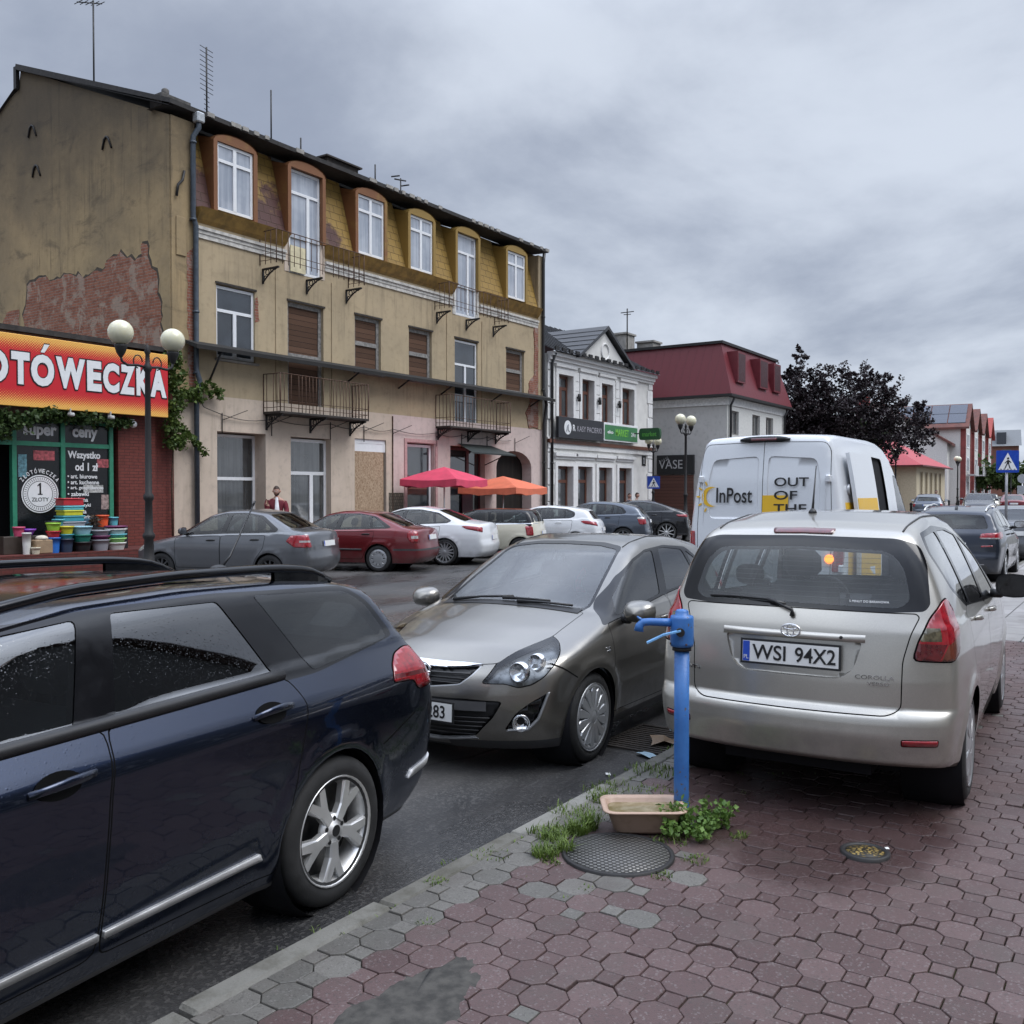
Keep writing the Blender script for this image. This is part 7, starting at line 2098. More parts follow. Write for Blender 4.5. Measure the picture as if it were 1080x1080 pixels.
def near_side_houses():
    """the side of the square behind the photographer, seen only as reflections"""
    for nm, lab, x0, x1, y, he, hr, col in (('brick_house', 'tall gabled brick house behind the photographer', 9.5, 22, -9.5, 8.0, 15.0, (.075, .078, .08)),
                                           ('plastered_house', 'low plastered house behind the photographer', -14, 7.5, -10.0, 5.2, 8.4, (.42, .38, .32))):
        root = thing(nm, lab, 'building', (x0, y, 0), 0)
        W = x1-x0; hs = [(1.0+i*2.5, 2.2+i*2.5, 1.0+j*2.9, 2.9+j*2.9) for i in range(int((W-1.5)/2.5)) for j in range(int(he/2.9))]
        b = MB(); wall_holes(b, 0, W, 0, he, hs, .15); b.v = [(p[0], -p[1], p[2]) for p in b.v]; b.build('front_wall', plain(nm+' wall', col, .9), root)
        g = plain(nm+' gable', col, .9); rf = plain(nm+' roof', (.07, .045, .04), .8)
        # the gable looks at the square
        b = MB(); b.prism([(0, he), (W, he), (W/2, hr)], -.3, -.004, 'xz'); b.build('gable', g, root)
        b = MB(); b.box(0, .3, -10, -.004, 0, he); b.box(W-.3, W, -10, -.004, 0, he); b.box(.3, W-.3, -10, -9.7, 0, he); b.build('side_wall', g, root)
        b = MB(); b.add([(-.4, .4, he-.2), (W/2, .4, hr+.1), (W/2, -10.4, hr+.1), (-.4, -10.4, he-.2), (W+.4, .4, he-.2), (W+.4, -10.4, he-.2)], [(0, 1, 2, 3), (1, 4, 5, 2)], False); b.build('roof', rf, root, fix=False)
        for h in hs:
            w = window(root, h[0], h[1], h[2], h[3], .06, M['pvc'], M['pane'], 'two', .08)
            w.scale = (1, -1, 1)
# ------------------------------------------------------------------ ground
def asphalt_mat():
    t = new('wet asphalt'); c = t.coord()
    n = t.ramp(t.noise(c, .35, 6, .65, .3), .36, .66)
    agg = t.noise(c, 160, 2)
    v = t.n('ShaderNodeTexVoronoi', {'Vector': c, 'Scale': 75.0})
    col = t.mix(n, (.026, .026, .027), (.062, .060, .058))
    col = t.mix(t.math('MULTIPLY', t.ramp(t.n('ShaderNodeSeparateColor', {0: v.outputs['Color']}).outputs[0], .55, 1.0), .4), col, (.12, .115, .11))
    # old repairs: lighter and darker strips
    s = t.n('ShaderNodeSeparateXYZ', {0: c})
    band = t.math('FRACT', t.math('ADD', t.math('MULTIPLY', s.outputs[1], .19), t.math('MULTIPLY', t.noise(c, .5, 4), .10)))
    col = t.mix(t.math('MULTIPLY', t.ramp(band, .74, .76), .35), col, (.085, .080, .076))
    ck = t.n('ShaderNodeTexVoronoi', {'Vector': t.n('ShaderNodeMixRGB', {0: .25, 1: c, 2: t.n('ShaderNodeTexNoise', {'Vector': c, 'Scale': 1.5}).outputs['Color']}).outputs[0], 'Scale': .55}, feature='DISTANCE_TO_EDGE')
    crack = t.ramp(ck.outputs['Distance'], .0, .012, 1.0, 0.0)
    crack = t.math('MULTIPLY', crack, t.ramp(t.noise(c, .6, 3), .45, .6))
    col = t.mix(crack, col, (.008, .008, .008))
    wet = t.ramp(t.noise(t.coord('Object', (.5, 1.1, 1)), .55, 5, .6, .4), .42, .62)
    rg = t.math('ADD', .24, t.math('MULTIPLY', wet, .45))
    h = t.math('ADD', t.math('MULTIPLY', agg, .7), t.math('MULTIPLY', v.outputs['Distance'], .8))
    h = t.math('SUBTRACT', h, t.math('MULTIPLY', crack, 1.5))
    return t.out(t.bsdf(col, rg, 0, t.bump(h, .45, .006), .5))

def grid_sheet(xs, ys, zf):
    b = MB(); n = len(ys)
    vs = [(x, y, zf(x, y)) for x in xs for y in ys]
    fs = [(i*n+j, (i+1)*n+j, (i+1)*n+j+1, i*n+j+1) for i in range(len(xs)-1) for j in range(n-1)]
    b.add(vs, fs, False); return b

def far_z(x, y): return gz(min(x, 190))

def ground():
    xs = [-600, -200, -60, -20, 0, 10, 20, 36, 50, 70, 100, 140, 190, 300, 700, 2000]; ys = [-1500, -400, -100, -30, -10, 0, 10, 20, 40, 80, 200, 600, 1800]
    b = grid_sheet(xs, ys, lambda x, y: far_z(x, y)-.02)
    tag(b.build('ground', plain('far ground', (.12, .115, .10), .95, var=.2, scale=.05)), kind='structure')
    b = grid_sheet([-40, -10, 0, 10, 20, 36, 60, 100, 140, 190, 260], [2.0, 8, 14, 18.9], far_z)
    tag(b.build('road', asphalt_mat()), kind='structure')

def blocks():
    """octagon blocks with square tails laid along the kerb, each one a bevelled stone"""
    gap = .0034; d = .123; big = .5*(.165)-gap; cut = .5*.088-gap*.5; sm = .5*(2*d-.165)-gap
    sm = .0405-gap*.4
    rng = np.random.RandomState(11)
    octo = [(cut, -big), (big, -cut), (big, cut), (cut, big), (-cut, big), (-big, cut), (-big, -cut), (-cut, -big)]
    squ = [(-sm, -sm), (sm, -sm), (sm, sm), (-sm, sm)]
    V = []; F = []; A = []
    def emit(cx, cy, poly, h):
        lim = 2.612-cy
        if max(v for u, v in poly) > lim:          # stones cut along the kerb
            out = []
            for i in range(len(poly)):
                p, q = poly[i-1], poly[i]
                if (p[1] <= lim) != (q[1] <= lim): t = (lim-p[1])/(q[1]-p[1]); out.append((p[0]+(q[0]-p[0])*t, lim))
                if q[1] <= lim: out.append(q)
            poly = out
            if len(poly) < 3 or max(v for u, v in poly)-min(v for u, v in poly) < .02: return
        n = len(poly); b0 = len(V)
        gr = cy+rng.uniform(-.05, .05) > 2.43 or (math.hypot(cx-3.8, (cy-1.98)*1.3) < .46 and rng.rand() < .5) or rng.rand() < .010
        A.extend([1.0 if gr else 0.0]*(4*n))
        tx, ty = rng.normal(0, .010, 2); rot = rng.normal(0, .012); cr, sr = math.cos(rot), math.sin(rot)
        z0 = h
        for k, (sc, dz) in enumerate(((1.0, -.03), (1.0, -.006), (.98, -.0015), (.94, 0.0))):
            for x, y in poly:
                X = (x*cr-y*sr)*sc; Y = (x*sr+y*cr)*sc
                V.append((cx+X, cy+Y, z0+dz+(tx*X+ty*Y)*(1 if k else 0)))
        for k in range(3):
            for i in range(n):
                j = (i+1) % n; F.append((b0+k*n+i, b0+k*n+j, b0+(k+1)*n+j, b0+(k+1)*n+i))
        F.append(tuple(b0+3*n+i for i in range(n)))
    skip = [(4.04, 2.11, .225), (4.73, 1.13, .07)]
    x0, y0 = 3.24, .985
    i0 = int((1.6-x0)/d)-1; i1 = int((12.5-x0)/d)+1; j0 = int((-4.2-y0)/d); j1 = int((2.70-y0)/d)+1
    for i in range(i0, i1):
        for j in range(j0, j1):
            x, y = x0+i*d, y0+j*d
            if y < -4.2: continue
            if y < 1.0-.9*x+.0 or (x > 6 and y < -2.2): continue
            odd = (i+j) % 2
            if any(math.hypot(x-c[0], y-c[1]) < c[2] for c in skip): continue
            sag = -.010*math.exp(-((x-5.2)**2/1.2+(y-1.3)**2/1.0)) + .006*math.sin(x*1.3+1)*math.sin(y*1.7)
            h = sag+rng.normal(0, .0016)
            emit(x, y, squ if odd else octo, h)
    me = bpy.data.meshes.new('pavement_blocks'); me.from_pydata(V, [], F)
    me.attributes.new('grey', 'FLOAT', 'POINT').data.foreach_set('value', A)
    t = new('concrete blocks'); c = t.coord()
    isl = t.n('ShaderNodeNewGeometry').outputs['Random Per Island']
    s = t.n('ShaderNodeSeparateXYZ', {0: c})
    w1 = t.noise(c, .9, 3)
    # grey courses along the kerb, the odd grey stone among the red ones near the pump
    g = t.n('ShaderNodeAttribute', attribute_name='grey').outputs['Fac']
    r2 = t.math('FRACT', t.math('MULTIPLY', isl, 37.7))
    red = t.mix(r2, (.074, .045, .043), (.108, .070, .067))
    gry = t.mix(r2, (.092, .088, .078), (.138, .131, .117))
    col = t.mix(g, red, gry)
    spk = t.n('ShaderNodeTexVoronoi', {'Vector': c, 'Scale': 140.0})
    sv = t.n('ShaderNodeSeparateColor', {0: spk.outputs['Color']}).outputs[0]
    col = t.mix(t.math('MULTIPLY', t.math('GREATER_THAN', sv, .93), .35), col, (.22, .20, .195))
    col = t.mix(t.math('MULTIPLY', t.math('LESS_THAN', sv, .10), .4), col, (.04, .035, .033))
    n = t.noise(c, 3.2, 7, .68)
    col = t.mix(t.math('MULTIPLY', t.ramp(n, .46, .74), .55), col, (.075, .062, .055))
    # darker, smoother patch with a ragged edge behind the beige compact van
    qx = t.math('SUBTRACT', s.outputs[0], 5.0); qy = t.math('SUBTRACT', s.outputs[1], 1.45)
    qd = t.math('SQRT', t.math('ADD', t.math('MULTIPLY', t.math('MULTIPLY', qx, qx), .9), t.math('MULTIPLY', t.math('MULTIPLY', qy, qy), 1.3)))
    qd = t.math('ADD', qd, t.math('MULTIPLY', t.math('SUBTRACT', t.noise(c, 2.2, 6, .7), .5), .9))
    patchm = t.ramp(qd, .95, .60)
    col = t.mix(patchm, col, t.mix(.5, col, (.020, .008, .008)))
    damp = t.ramp(t.noise(c, .55, 4, .6, .5), .45, .62)
    rg = t.math('SUBTRACT', t.math('ADD', .46, t.math('MULTIPLY', damp, .34)), t.math('MULTIPLY', patchm, .2))
    h = t.math('ADD', t.noise(c, 170, 3), t.math('MULTIPLY', n, 1.2))
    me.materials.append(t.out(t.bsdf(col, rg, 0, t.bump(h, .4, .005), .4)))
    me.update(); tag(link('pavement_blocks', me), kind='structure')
    b = MB(); rs = random.Random(12); n = 120
    def rad(a): return 1+.10*math.sin(3*a+1)+.08*math.sin(7*a)+.05*math.sin(13*a+2)+rs.uniform(-.04, .04)
    out = [(.36*math.cos(2*PI*i/n)*rad(2*PI*i/n), .17*math.sin(2*PI*i/n)*rad(2*PI*i/n)) for i in range(n)]
    vs = [(2.44, 2.07, .006)]+[(2.44+u*q, 2.07+v*q, z) for q, z in ((.80, .0055), (1.0, .0005)) for u, v in out]
    b.add(vs, [(0, 1+i, 1+(i+1) % n) for i in range(n)]+[(1+i, 1+n+i, 1+n+(i+1) % n, 1+(i+1) % n) for i in range(n)], True)
    tag(b.build('cement_patch', plain('cement smear', (.048, .045, .040), .9, var=.45, scale=18, bump=.6, bscale=90), None, fix=False), kind='structure')
    # bedding soil under the joints
    t = new('joint soil'); c = t.coord()
    m = t.ramp(t.noise(c, 1.4, 6, .7), .45, .62)
    col = t.mix(m, (.020, .018, .015), (.035, .040, .014))
    sm_ = t.out(t.bsdf(col, .95, 0, t.bump(t.noise(c, 60, 5), .7, .01), .2))
    b = MB(); b.box(-.5, 12.55, -6.5, 2.62, -.4, -.016); tag(b.build('pavement_bed', sm_), kind='structure')
    # plain pavement outside the laid strip
    slab = brickwork('grey pavement slabs', (.22, .205, .20), (.27, .25, .245), (.06, .055, .05), .62, .42, .6, 'xz', msz=.012)
    t = new('grey slabs'); c = t.coord()
    bt = t.n('ShaderNodeTexBrick', {'Vector': c, 'Scale': 1.0, 'Mortar Size': .010, 'Mortar Smooth': .2, 'Brick Width': .6, 'Row Height': .42, 'Color1': (.26, .25, .24, 1), 'Color2': (.33, .315, .31, 1), 'Mortar': (.07, .065, .06, 1)})
    col = t.mix(t.math('MULTIPLY', t.ramp(t.noise(c, 2.5, 6, .65), .45, .7), .5), bt.outputs['Color'], (.12, .105, .10))
    slab = t.out(t.bsdf(col, .6, 0, t.bump(t.math('MULTIPLY', bt.outputs['Fac'], -1.0), .4, .01), .4))
    b = MB(); b.box(12.56, 38, -7.5, 2.62, -.4, -.004); tag(b.build('far_pavement', slab), kind='structure')
    b = MB(); b.box(-20, -.51, -9, 2.62, -.4, -.005); b.box(-.51, 12.55, -9, -6.51, -.4, -.005); tag(b.build('side_pavement', slab), kind='structure')
    # reddish pavement across the square in front of the facades and round the pavilion
    rp = new('red paving'); c = rp.coord()
    bt = rp.n('ShaderNodeTexBrick', {'Vector': c, 'Scale': 1.0, 'Mortar Size': .006, 'Brick Width': .22, 'Row Height': .12, 'Color1': (.15, .095, .09, 1), 'Color2': (.20, .13, .125, 1), 'Mortar': (.05, .04, .04, 1)})
    rpm = rp.out(rp.bsdf(rp.mix(rp.math('MULTIPLY', rp.ramp(rp.noise(c, 1.2, 6, .65), .4, .7), .5), bt.outputs['Color'], (.09, .07, .065)), .7))
    b = MB(); b.box(-30, 45, 18.92, 40, -.5, .0); tag(b.build('square_pavement', rpm), kind='structure')
    b = grid_sheet([45.01, 60, 74, 90, 120, 150], [13.2, 16, 22, 34, 60], lambda x, y: far_z(x, y)+.08 + (0 if y > 13.3 else 0)); tag(b.build('square_pavement', rpm), kind='structure')
    # kerbs
    kt = new('kerb concrete'); c = kt.coord(); n = kt.noise(c, 4, 7, .7)
    isl = kt.n('ShaderNodeNewGeometry').outputs['Random Per Island']
    col = kt.mix(isl, (.135, .13, .115), (.205, .20, .18))
    col = kt.mix(kt.math('MULTIPLY', kt.ramp(n, .45, .68), .7), col, (.07, .066, .05))
    km = kt.out(kt.bsdf(col, .8, 0, kt.bump(kt.math('ADD', n, kt.noise(c, 90, 3)), .5, .008), .3))
    rng = random.Random(4)
    b = MB(); x = -1.0
    while x < 38:
        w = 1.0 if x < 14 else 3.0
        z = .0+rng.uniform(-.008, .006); y = rng.uniform(-.006, .006)
        b.box(x+.006, x+w-.006, 2.622+y, 2.728+y, -.3, z, .014); x += w
    tag(b.build('kerb', km, fix=False), kind='structure')
    b = MB(); x = -30
    while x < 45: b.box(x+.01, x+1.99, 18.76, 18.915, -.3, .02, .012); x += 2
    tag(b.build('kerb', km, fix=False), kind='structure')

# ------------------------------------------------------------------ small things on the pavement
def pump_and_covers():
    bl = new('chipped blue paint'); c = bl.coord(); n = bl.noise(c, 26, 6, .7)
    n2 = bl.noise(c, 5, 4)
    col = bl.mix(bl.ramp(n2, .3, .7), (.028, .115, .34), (.045, .165, .44))
    z = bl.n('ShaderNodeSeparateXYZ', {0: c}).outputs[2]
    low = bl.ramp(z, .30, .0)
    chip = bl.math('GREATER_THAN', bl.math('ADD', n, bl.math('MULTIPLY', low, .16)), .635)
    col = bl.mix(chip, col, (.10, .075, .05))
    col = bl.mix(bl.math('MULTIPLY', bl.math('MULTIPLY', low, bl.ramp(n2, .35, .6)), .6), col, (.06, .07, .06))
    pm = bl.out(bl.bsdf(col, .42, 0, bl.bump(bl.math('ADD', bl.math('MULTIPLY', chip, -1.0), bl.noise(c, 60, 3)), .35, .004), .5))
    root = thing('water_pump', 'blue painted cast iron street water pump with a spout and lever', 'water pump', (4.60, 2.03, 0))
    b = MB(); b.lathe([(.041, -.05), (.041, .06), (.0395, .10), (.039, .5), (.039, .925)], 28); b.build('post', pm, root)
    for k in range(4):
        a = PI/4+k*PI/2; b = MB(); b.lathe([(.006, 0), (.006, .006), (.003, .008)], 6); b.M = None; o = b.build('bolt', M['rust'], root); o.location = (.058*math.cos(a), .058*math.sin(a), .955); o.rotation_euler = (0, PI/2, a)
    b = MB(); b.lathe([(.075, -.02), (.07, .012), (.05, .022), (.040, .03)], 20, cap=False); b.build('foot', plain('muddy foot', (.05, .055, .045), .9, var=.4, scale=30, bump=.4), root)
    b = MB(); b.lathe([(.040, .915), (.050, .918), (.050, .932), (.044, .936)], 28); b.build('collar', M['iron'], root)
    b = MB(); b.lathe([(.045, .935), (.058, .940), (.061, .955), (.061, 1.085), (.058, 1.098), (.035, 1.104), (.034, 1.122), (.027, 1.130), (.004, 1.134)], 32); b.build('head', pm, root)
    u = Vector((-.55, .83, 0)).normalized()
    pts = [u*.05+Vector((0, 0, 1.062)), u*.11+Vector((0, 0, 1.064)), u*.17+Vector((0, 0, 1.066)), u*.205+Vector((0, 0, 1.063)), u*.222+Vector((0, 0, 1.045)), u*.226+Vector((0, 0, 1.018))]
    b = MB(); b.tube(pts, [.023, .021, .020, .021, .022, .026], 14)
    b.tube([u*.205+Vector((0, 0, 1.07)), u*.235+Vector((0, 0, 1.095))], [.012, .004], 6); b.build('spout', pm, root)
    side = Vector((-.83, -.55, 0))
    b = MB(); b.lathe([(.022, -.02), (.022, .02)], 14, (0, 0, 0), 'x'); b.M = None
    m_ = Matrix.Translation(side*.058+u*.02+Vector((0, 0, 1.02))) @ Matrix.Rotation(math.atan2(side.y, side.x), 4, 'Z')
    b.v = [tuple(m_ @ Vector(p)) for p in b.v]; b.build('pivot', M['iron'], root)
    # lever: flat bar that drops away from the head
    b = MB(); q0 = side*.075+u*.02+Vector((0, 0, 1.035)); q1 = side*.085+u*.11+Vector((0, 0, 1.015)); q2 = side*.09+u*.195+Vector((0, 0, .975))
    rows = []
    for p, w in ((q0, .016), (q1, .014), (q2, .016)):
        rows.append([p+side*w, p-side*w, p-side*w+Vector((0, 0, -.009)), p+side*w+Vector((0, 0, -.009))])
    vs = [tuple(v) for r in rows for v in r]; fs = [(0, 1, 2, 3), (8, 9, 10, 11)]
    for k in range(2):
        for j in range(4): fs.append((k*4+j, k*4+(j+1) % 4, (k+1)*4+(j+1) % 4, (k+1)*4+j))
    b.add(vs, fs, False); b.build('lever', plain('pale blue lever', (.16, .36, .62), .4), root)
    # basin
    pk = new('pinkish plastic'); c = pk.coord(); n = pk.noise(c, 9, 6, .65)
    pmm = pk.out(pk.bsdf(pk.mix(pk.math('MULTIPLY', pk.ramp(n, .5, .75), .5), (.43, .30, .225), (.20, .14, .09)), .42, 0, None, .5))
    az = math.atan2(-.83, .56)
    root = thing('basin', 'pinkish plastic wash basin with murky water beside the blue pump', 'basin', (4.42, 2.165, 0.0), az)
    def rr(w, h, r, z): return [(x, y, z) for x, y in rounded([(-w, -h), (w, -h), (w, h), (-w, h)], r, 5)]
    loops = [rr(.145, .085, .05, .008), rr(.155, .095, .055, .02), rr(.19, .125, .06, .118), rr(.196, .131, .062, .124), (rr(.212, .147, .07, .124)), rr(.216, .151, .07, .129), rr(.212, .147, .07, .134), rr(.192, .127, .06, .133), rr(.183, .118, .058, .122), rr(.15, .09, .05, .030), rr(.01, .006, .003, .028)]
    n = len(loops[0]); b = MB(); vs = [p for l in loops for p in l]; fs = [tuple(range(n-1, -1, -1))]
    for k in range(len(loops)-1):
        for i in range(n): j = (i+1) % n; fs.append((k*n+i, k*n+j, (k+1)*n+j, (k+1)*n+i))
    b.add(vs, fs, True); b.build('tub', pmm, root)
    wt = new('murky water'); c = wt.coord(); n_ = wt.noise(c, 7, 6, .65, .6)
    wm = wt.out(wt.bsdf(wt.mix(wt.ramp(n_, .35, .65), (.16, .125, .055), (.30, .25, .16)), .06, 0, wt.bump(wt.noise(c, 20, 2), .06, .01), .6))
    b = MB(); l = rr(.176, .112, .057, .105); b.add(l, [tuple(range(len(l)))], False); b.build('water', wm, root, fix=False)
    # cast iron cover with a woven pattern
    ct = new('cast iron cover'); c = ct.coord(); s = ct.n('ShaderNodeSeparateXYZ', {0: c})
    w1 = ct.math('SINE', ct.math('MULTIPLY', ct.math('ADD', s.outputs[0], ct.math('MULTIPLY', s.outputs[1], .6)), 150.0)); w2 = ct.math('SINE', ct.math('MULTIPLY', ct.math('SUBTRACT', s.outputs[1], ct.math('MULTIPLY', s.outputs[0], .6)), 150.0))
    h = ct.math('MULTIPLY', w1, w2); hs = ct.ramp(h, -.3, .5)
    cm = ct.out(ct.bsdf(ct.mix(hs, (.030, .029, .027), (.17, .165, .155)), ct.math('SUBTRACT', .55, ct.math('MULTIPLY', hs, .2)), .25, ct.bump(hs, .8, .006), .5))
    root = thing('manhole_cover', 'round cast iron manhole cover with woven pattern in front of the basin', 'manhole cover', (4.04, 2.11, .009))
    b = MB(); b.lathe([(.270, -.03), (.270, .002), (.262, .004), (.250, .004), (.248, -.004)], 48, cap=False); b.build('frame', M['iron'], root)
    b = MB(); b.lathe([(.246, -.03), (.246, .001), (.001, .002)], 48, cap=False); b.build('lid', cm, root)
    yt = new('worn yellow lid'); c = yt.coord(); v = yt.n('ShaderNodeTexVoronoi', {'Vector': c, 'Scale': 42.0}, feature='DISTANCE_TO_EDGE')
    n = yt.noise(c, 30, 5, .7)
    e = yt.ramp(v.outputs['Distance'], .08, .2)
    ym = yt.out(yt.bsdf(yt.mix(yt.math('MULTIPLY', e, yt.ramp(n, .35, .55)), (.02, .018, .014), (.36, .25, .07)), .5, .3, yt.bump(e, .6, .005), .5))
    root = thing('valve_cover', 'small round yellow valve cover set in the red brick pavement', 'valve cover', (4.73, 1.13, .007))
    b = MB(); b.lathe([(.115, -.03), (.115, .003), (.105, .007), (.092, .006), (.089, -.004)], 36, cap=False); b.build('frame', M['iron'], root)
    b = MB(); b.lathe([(.088, -.03), (.088, .000), (.001, .003)], 36, cap=False); b.build('lid', ym, root)
    # gully grate in the gutter
    root = thing('drain_grate', 'rusty iron gully grate in the gutter by the front wheel of the taupe hatchback', 'drain grate', (6.42, 3.06, -.10))
    b = MB(); b.box(-.36, .36, -.28, -.25, .0, .014); b.box(-.36, .36, .25, .28, .0, .014); b.box(-.36, -.33, -.25, .25, 0, .014); b.box(.33, .36, -.25, .25, 0, .014)
    for k in range(12): b.box(-.30+k*.052, -.275+k*.052, -.25, .25, .0, .011)
    b.build('bars', M['rust_dark'], root)
    b = MB(); b.box(-.33, .33, -.25, .25, .0015, .004); b.build('pit_shade', M['gap'], root)  # near-black sheet paints the shade below the bars
    # litter
    rng = random.Random(9)
    def scrap(lab, x, y, z, s, col, cat='litter'):
        b = MB(); n = 4; vs = []
        for i in range(n):
            for j in range(n): vs.append(((i/(n-1)-.5)*s+rng.uniform(-.2, .2)*s/n, (j/(n-1)-.5)*s*.6+rng.uniform(-.2, .2)*s/n, rng.uniform(.003, .18*s)))
        fs = [(i*n+j, (i+1)*n+j, (i+1)*n+j+1, i*n+j+1) for i in range(n-1) for j in range(n-1)]
        b.add(vs, fs, False); o = b.build('litter', plain('scrap '+lab[:6], col, .6), None, fix=False); o.location = (x, y, z); o.rotation_euler = (0, 0, rng.uniform(0, 6)); tag(o, lab, cat)
    scrap('crumpled pale blue plastic wrapper beside the gully grate', 5.98, 2.90, -.098, .14, (.30, .42, .50))
    scrap('small white paper scrap on the wet asphalt before the grate', 5.45, 2.92, -.098, .05, (.7, .7, .68))
    scrap('brown dead leaves heaped on the gully grate', 6.35, 2.90, -.088, .26, (.15, .10, .06))
    scrap('white paper scrap by the rear wheel of the navy estate', 3.72, 2.83, -.098, .06, (.7, .7, .68))
    scrap('tiny white scrap beside the yellow valve cover', 4.83, 1.05, .004, .03, (.75, .75, .72))

def leaf_mat(name, c1, c2, rough=.55, trans=.25):
    t = new(name); isl = t.n('ShaderNodeNewGeometry').outputs['Random Per Island']
    col = t.mix(isl, c1, c2)
    b = t.bsdf(col, rough, 0, None, .35)
    tr = t.n('ShaderNodeBsdfTranslucent'); t.set(tr.inputs[0], t.mix(.5, col, c2))
    m = t.n('ShaderNodeMixShader', {0: trans}); t.set(m.inputs[1], b); t.set(m.inputs[2], tr.outputs[0])
    return t.out(m.outputs[0])

def blades(b, rng, x, y, z, n, r, h, w=.0034, lean=.9):
    n = int(n*1.7)
    for _ in range(n):
        a = rng.uniform(0, 2*PI); q = r*math.sqrt(rng.random()); px, py = x+q*math.cos(a), y+q*math.sin(a)
        H = h*rng.uniform(.5, 1.1); d = rng.uniform(0, 2*PI); l = lean*H*rng.uniform(.3, 1.2); ww = w*rng.uniform(.6, 1.2)
        sx, sy = -math.sin(d)*ww, math.cos(d)*ww
        p1 = (px+math.cos(d)*l*.4, py+math.sin(d)*l*.4, z+H*.65); p2 = (px+math.cos(d)*l, py+math.sin(d)*l, z+H*rng.uniform(.8, 1))
        b.add([(px-sx, py-sy, z), (px+sx, py+sy, z), (p1[0]+sx*.8, p1[1]+sy*.8, p1[2]), (p1[0]-sx*.8, p1[1]-sy*.8, p1[2]), p2], [(0, 1, 2, 3), (3, 2, 4)], False)

def leaf_cards(b, rng, pts, size, n, droop=.3):
    """small bent leaves scattered about the given points (x, y, z, spread)"""
    for _ in range(n):
        x, y, z, s = rng.choice(pts)
        px, py, pz = x+rng.gauss(0, s), y+rng.gauss(0, s), z+rng.gauss(0, s*.8)
        d = Vector((rng.gauss(0, 1), rng.gauss(0, 1), rng.gauss(0, .6)-droop)).normalized()
        q = d.cross(Vector((rng.gauss(0, 1), rng.gauss(0, 1), rng.gauss(0, 1)))).normalized()
        L_ = size*rng.uniform(.6, 1.3); w = L_*.38; p = Vector((px, py, pz)); up = d.cross(q)*L_*.12
        b.add([tuple(p), tuple(p+d*L_*.5+q*w), tuple(p+d*L_+up), tuple(p+d*L_*.5-q*w)], [(0, 1, 2), (0, 2, 3)], False)

def weeds():
    rng = random.Random(21)
    gm = leaf_mat('grass blades', (.055, .10, .016), (.15, .21, .045))
    b = MB()
    for x, y, n, r, h in ((4.18, 2.42, 110, .06, .10), (4.05, 2.47, 80, .07, .07), (3.85, 2.40, 120, .07, .07), (3.95, 2.35, 60, .05, .08), (3.78, 2.33, 40, .05, .04), (4.75, 2.58, 70, .10, .05), (5.4, 2.56, 60, .14, .05), (4.28, 2.40, 60, .04, .12),
                          (5.95, 2.52, 70, .14, .05), (3.3, 2.63, 40, .05, .03), (4.35, 1.98, 40, .10, .04), (4.2, 1.78, 40, .07, .03), (3.92, 1.83, 30, .05, .03), (4.62, 1.72, 30, .05, .035), (2.95, 2.42, 26, .04, .03), (5.05, 2.40, 30, .12, .03), (3.62, 2.05, 20, .04, .02), (4.5, 2.5, 40, .12, .04), (6.6, 2.5, 60, .2, .05), (4.9, 2.62, 60, .16, .05), (4.1, 2.55, 70, .10, .06), (4.45, 2.62, 50, .12, .05), (3.7, 2.62, 40, .10, .03)):
        blades(b, rng, x, y, -.012, n, r, h)
    for _ in range(90):        # single sprigs along the joints
        blades(b, rng, rng.uniform(2.4, 7), rng.choice([2.615, 2.735, rng.uniform(1.7, 2.6)]), -.014 if rng.random() < .7 else -.09, 3, .03, .025)
    tag(b.build('grass', gm, None, fix=False), kind='stuff')
    root = thing('weed_plant', 'leafy green nettle clump growing at the foot of the blue pump', 'weed', (4.56, 1.93, 0))
    lm = leaf_mat('nettle leaves', (.065, .13, .025), (.15, .25, .055))
    b = MB(); st = MB()
    for _ in range(46):
        a = rng.uniform(0, 2*PI); r = .15*math.sqrt(rng.random()); x, y = r*math.cos(a)*1.15, r*math.sin(a)*.8
        H = rng.uniform(.05, .13)*(1-r*2.2)+.03; lx, ly = x*.5, y*.5
        st.tube([(x, y, -.01), (x+lx*.5, y+ly*.5, H*.6), (x+lx, y+ly, H)], .0022, 4)
        for k in range(6):
            t = .3+.7*k/5; p = (x+lx*t, y+ly*t, H*t); leaf_cards(b, rng, [(*p, .012)], .032, 4, .15)
    b.build('leaves', lm, root, fix=False); st.build('stems', leaf_mat('stems', (.05, .09, .02), (.08, .12, .03)), root, fix=False)

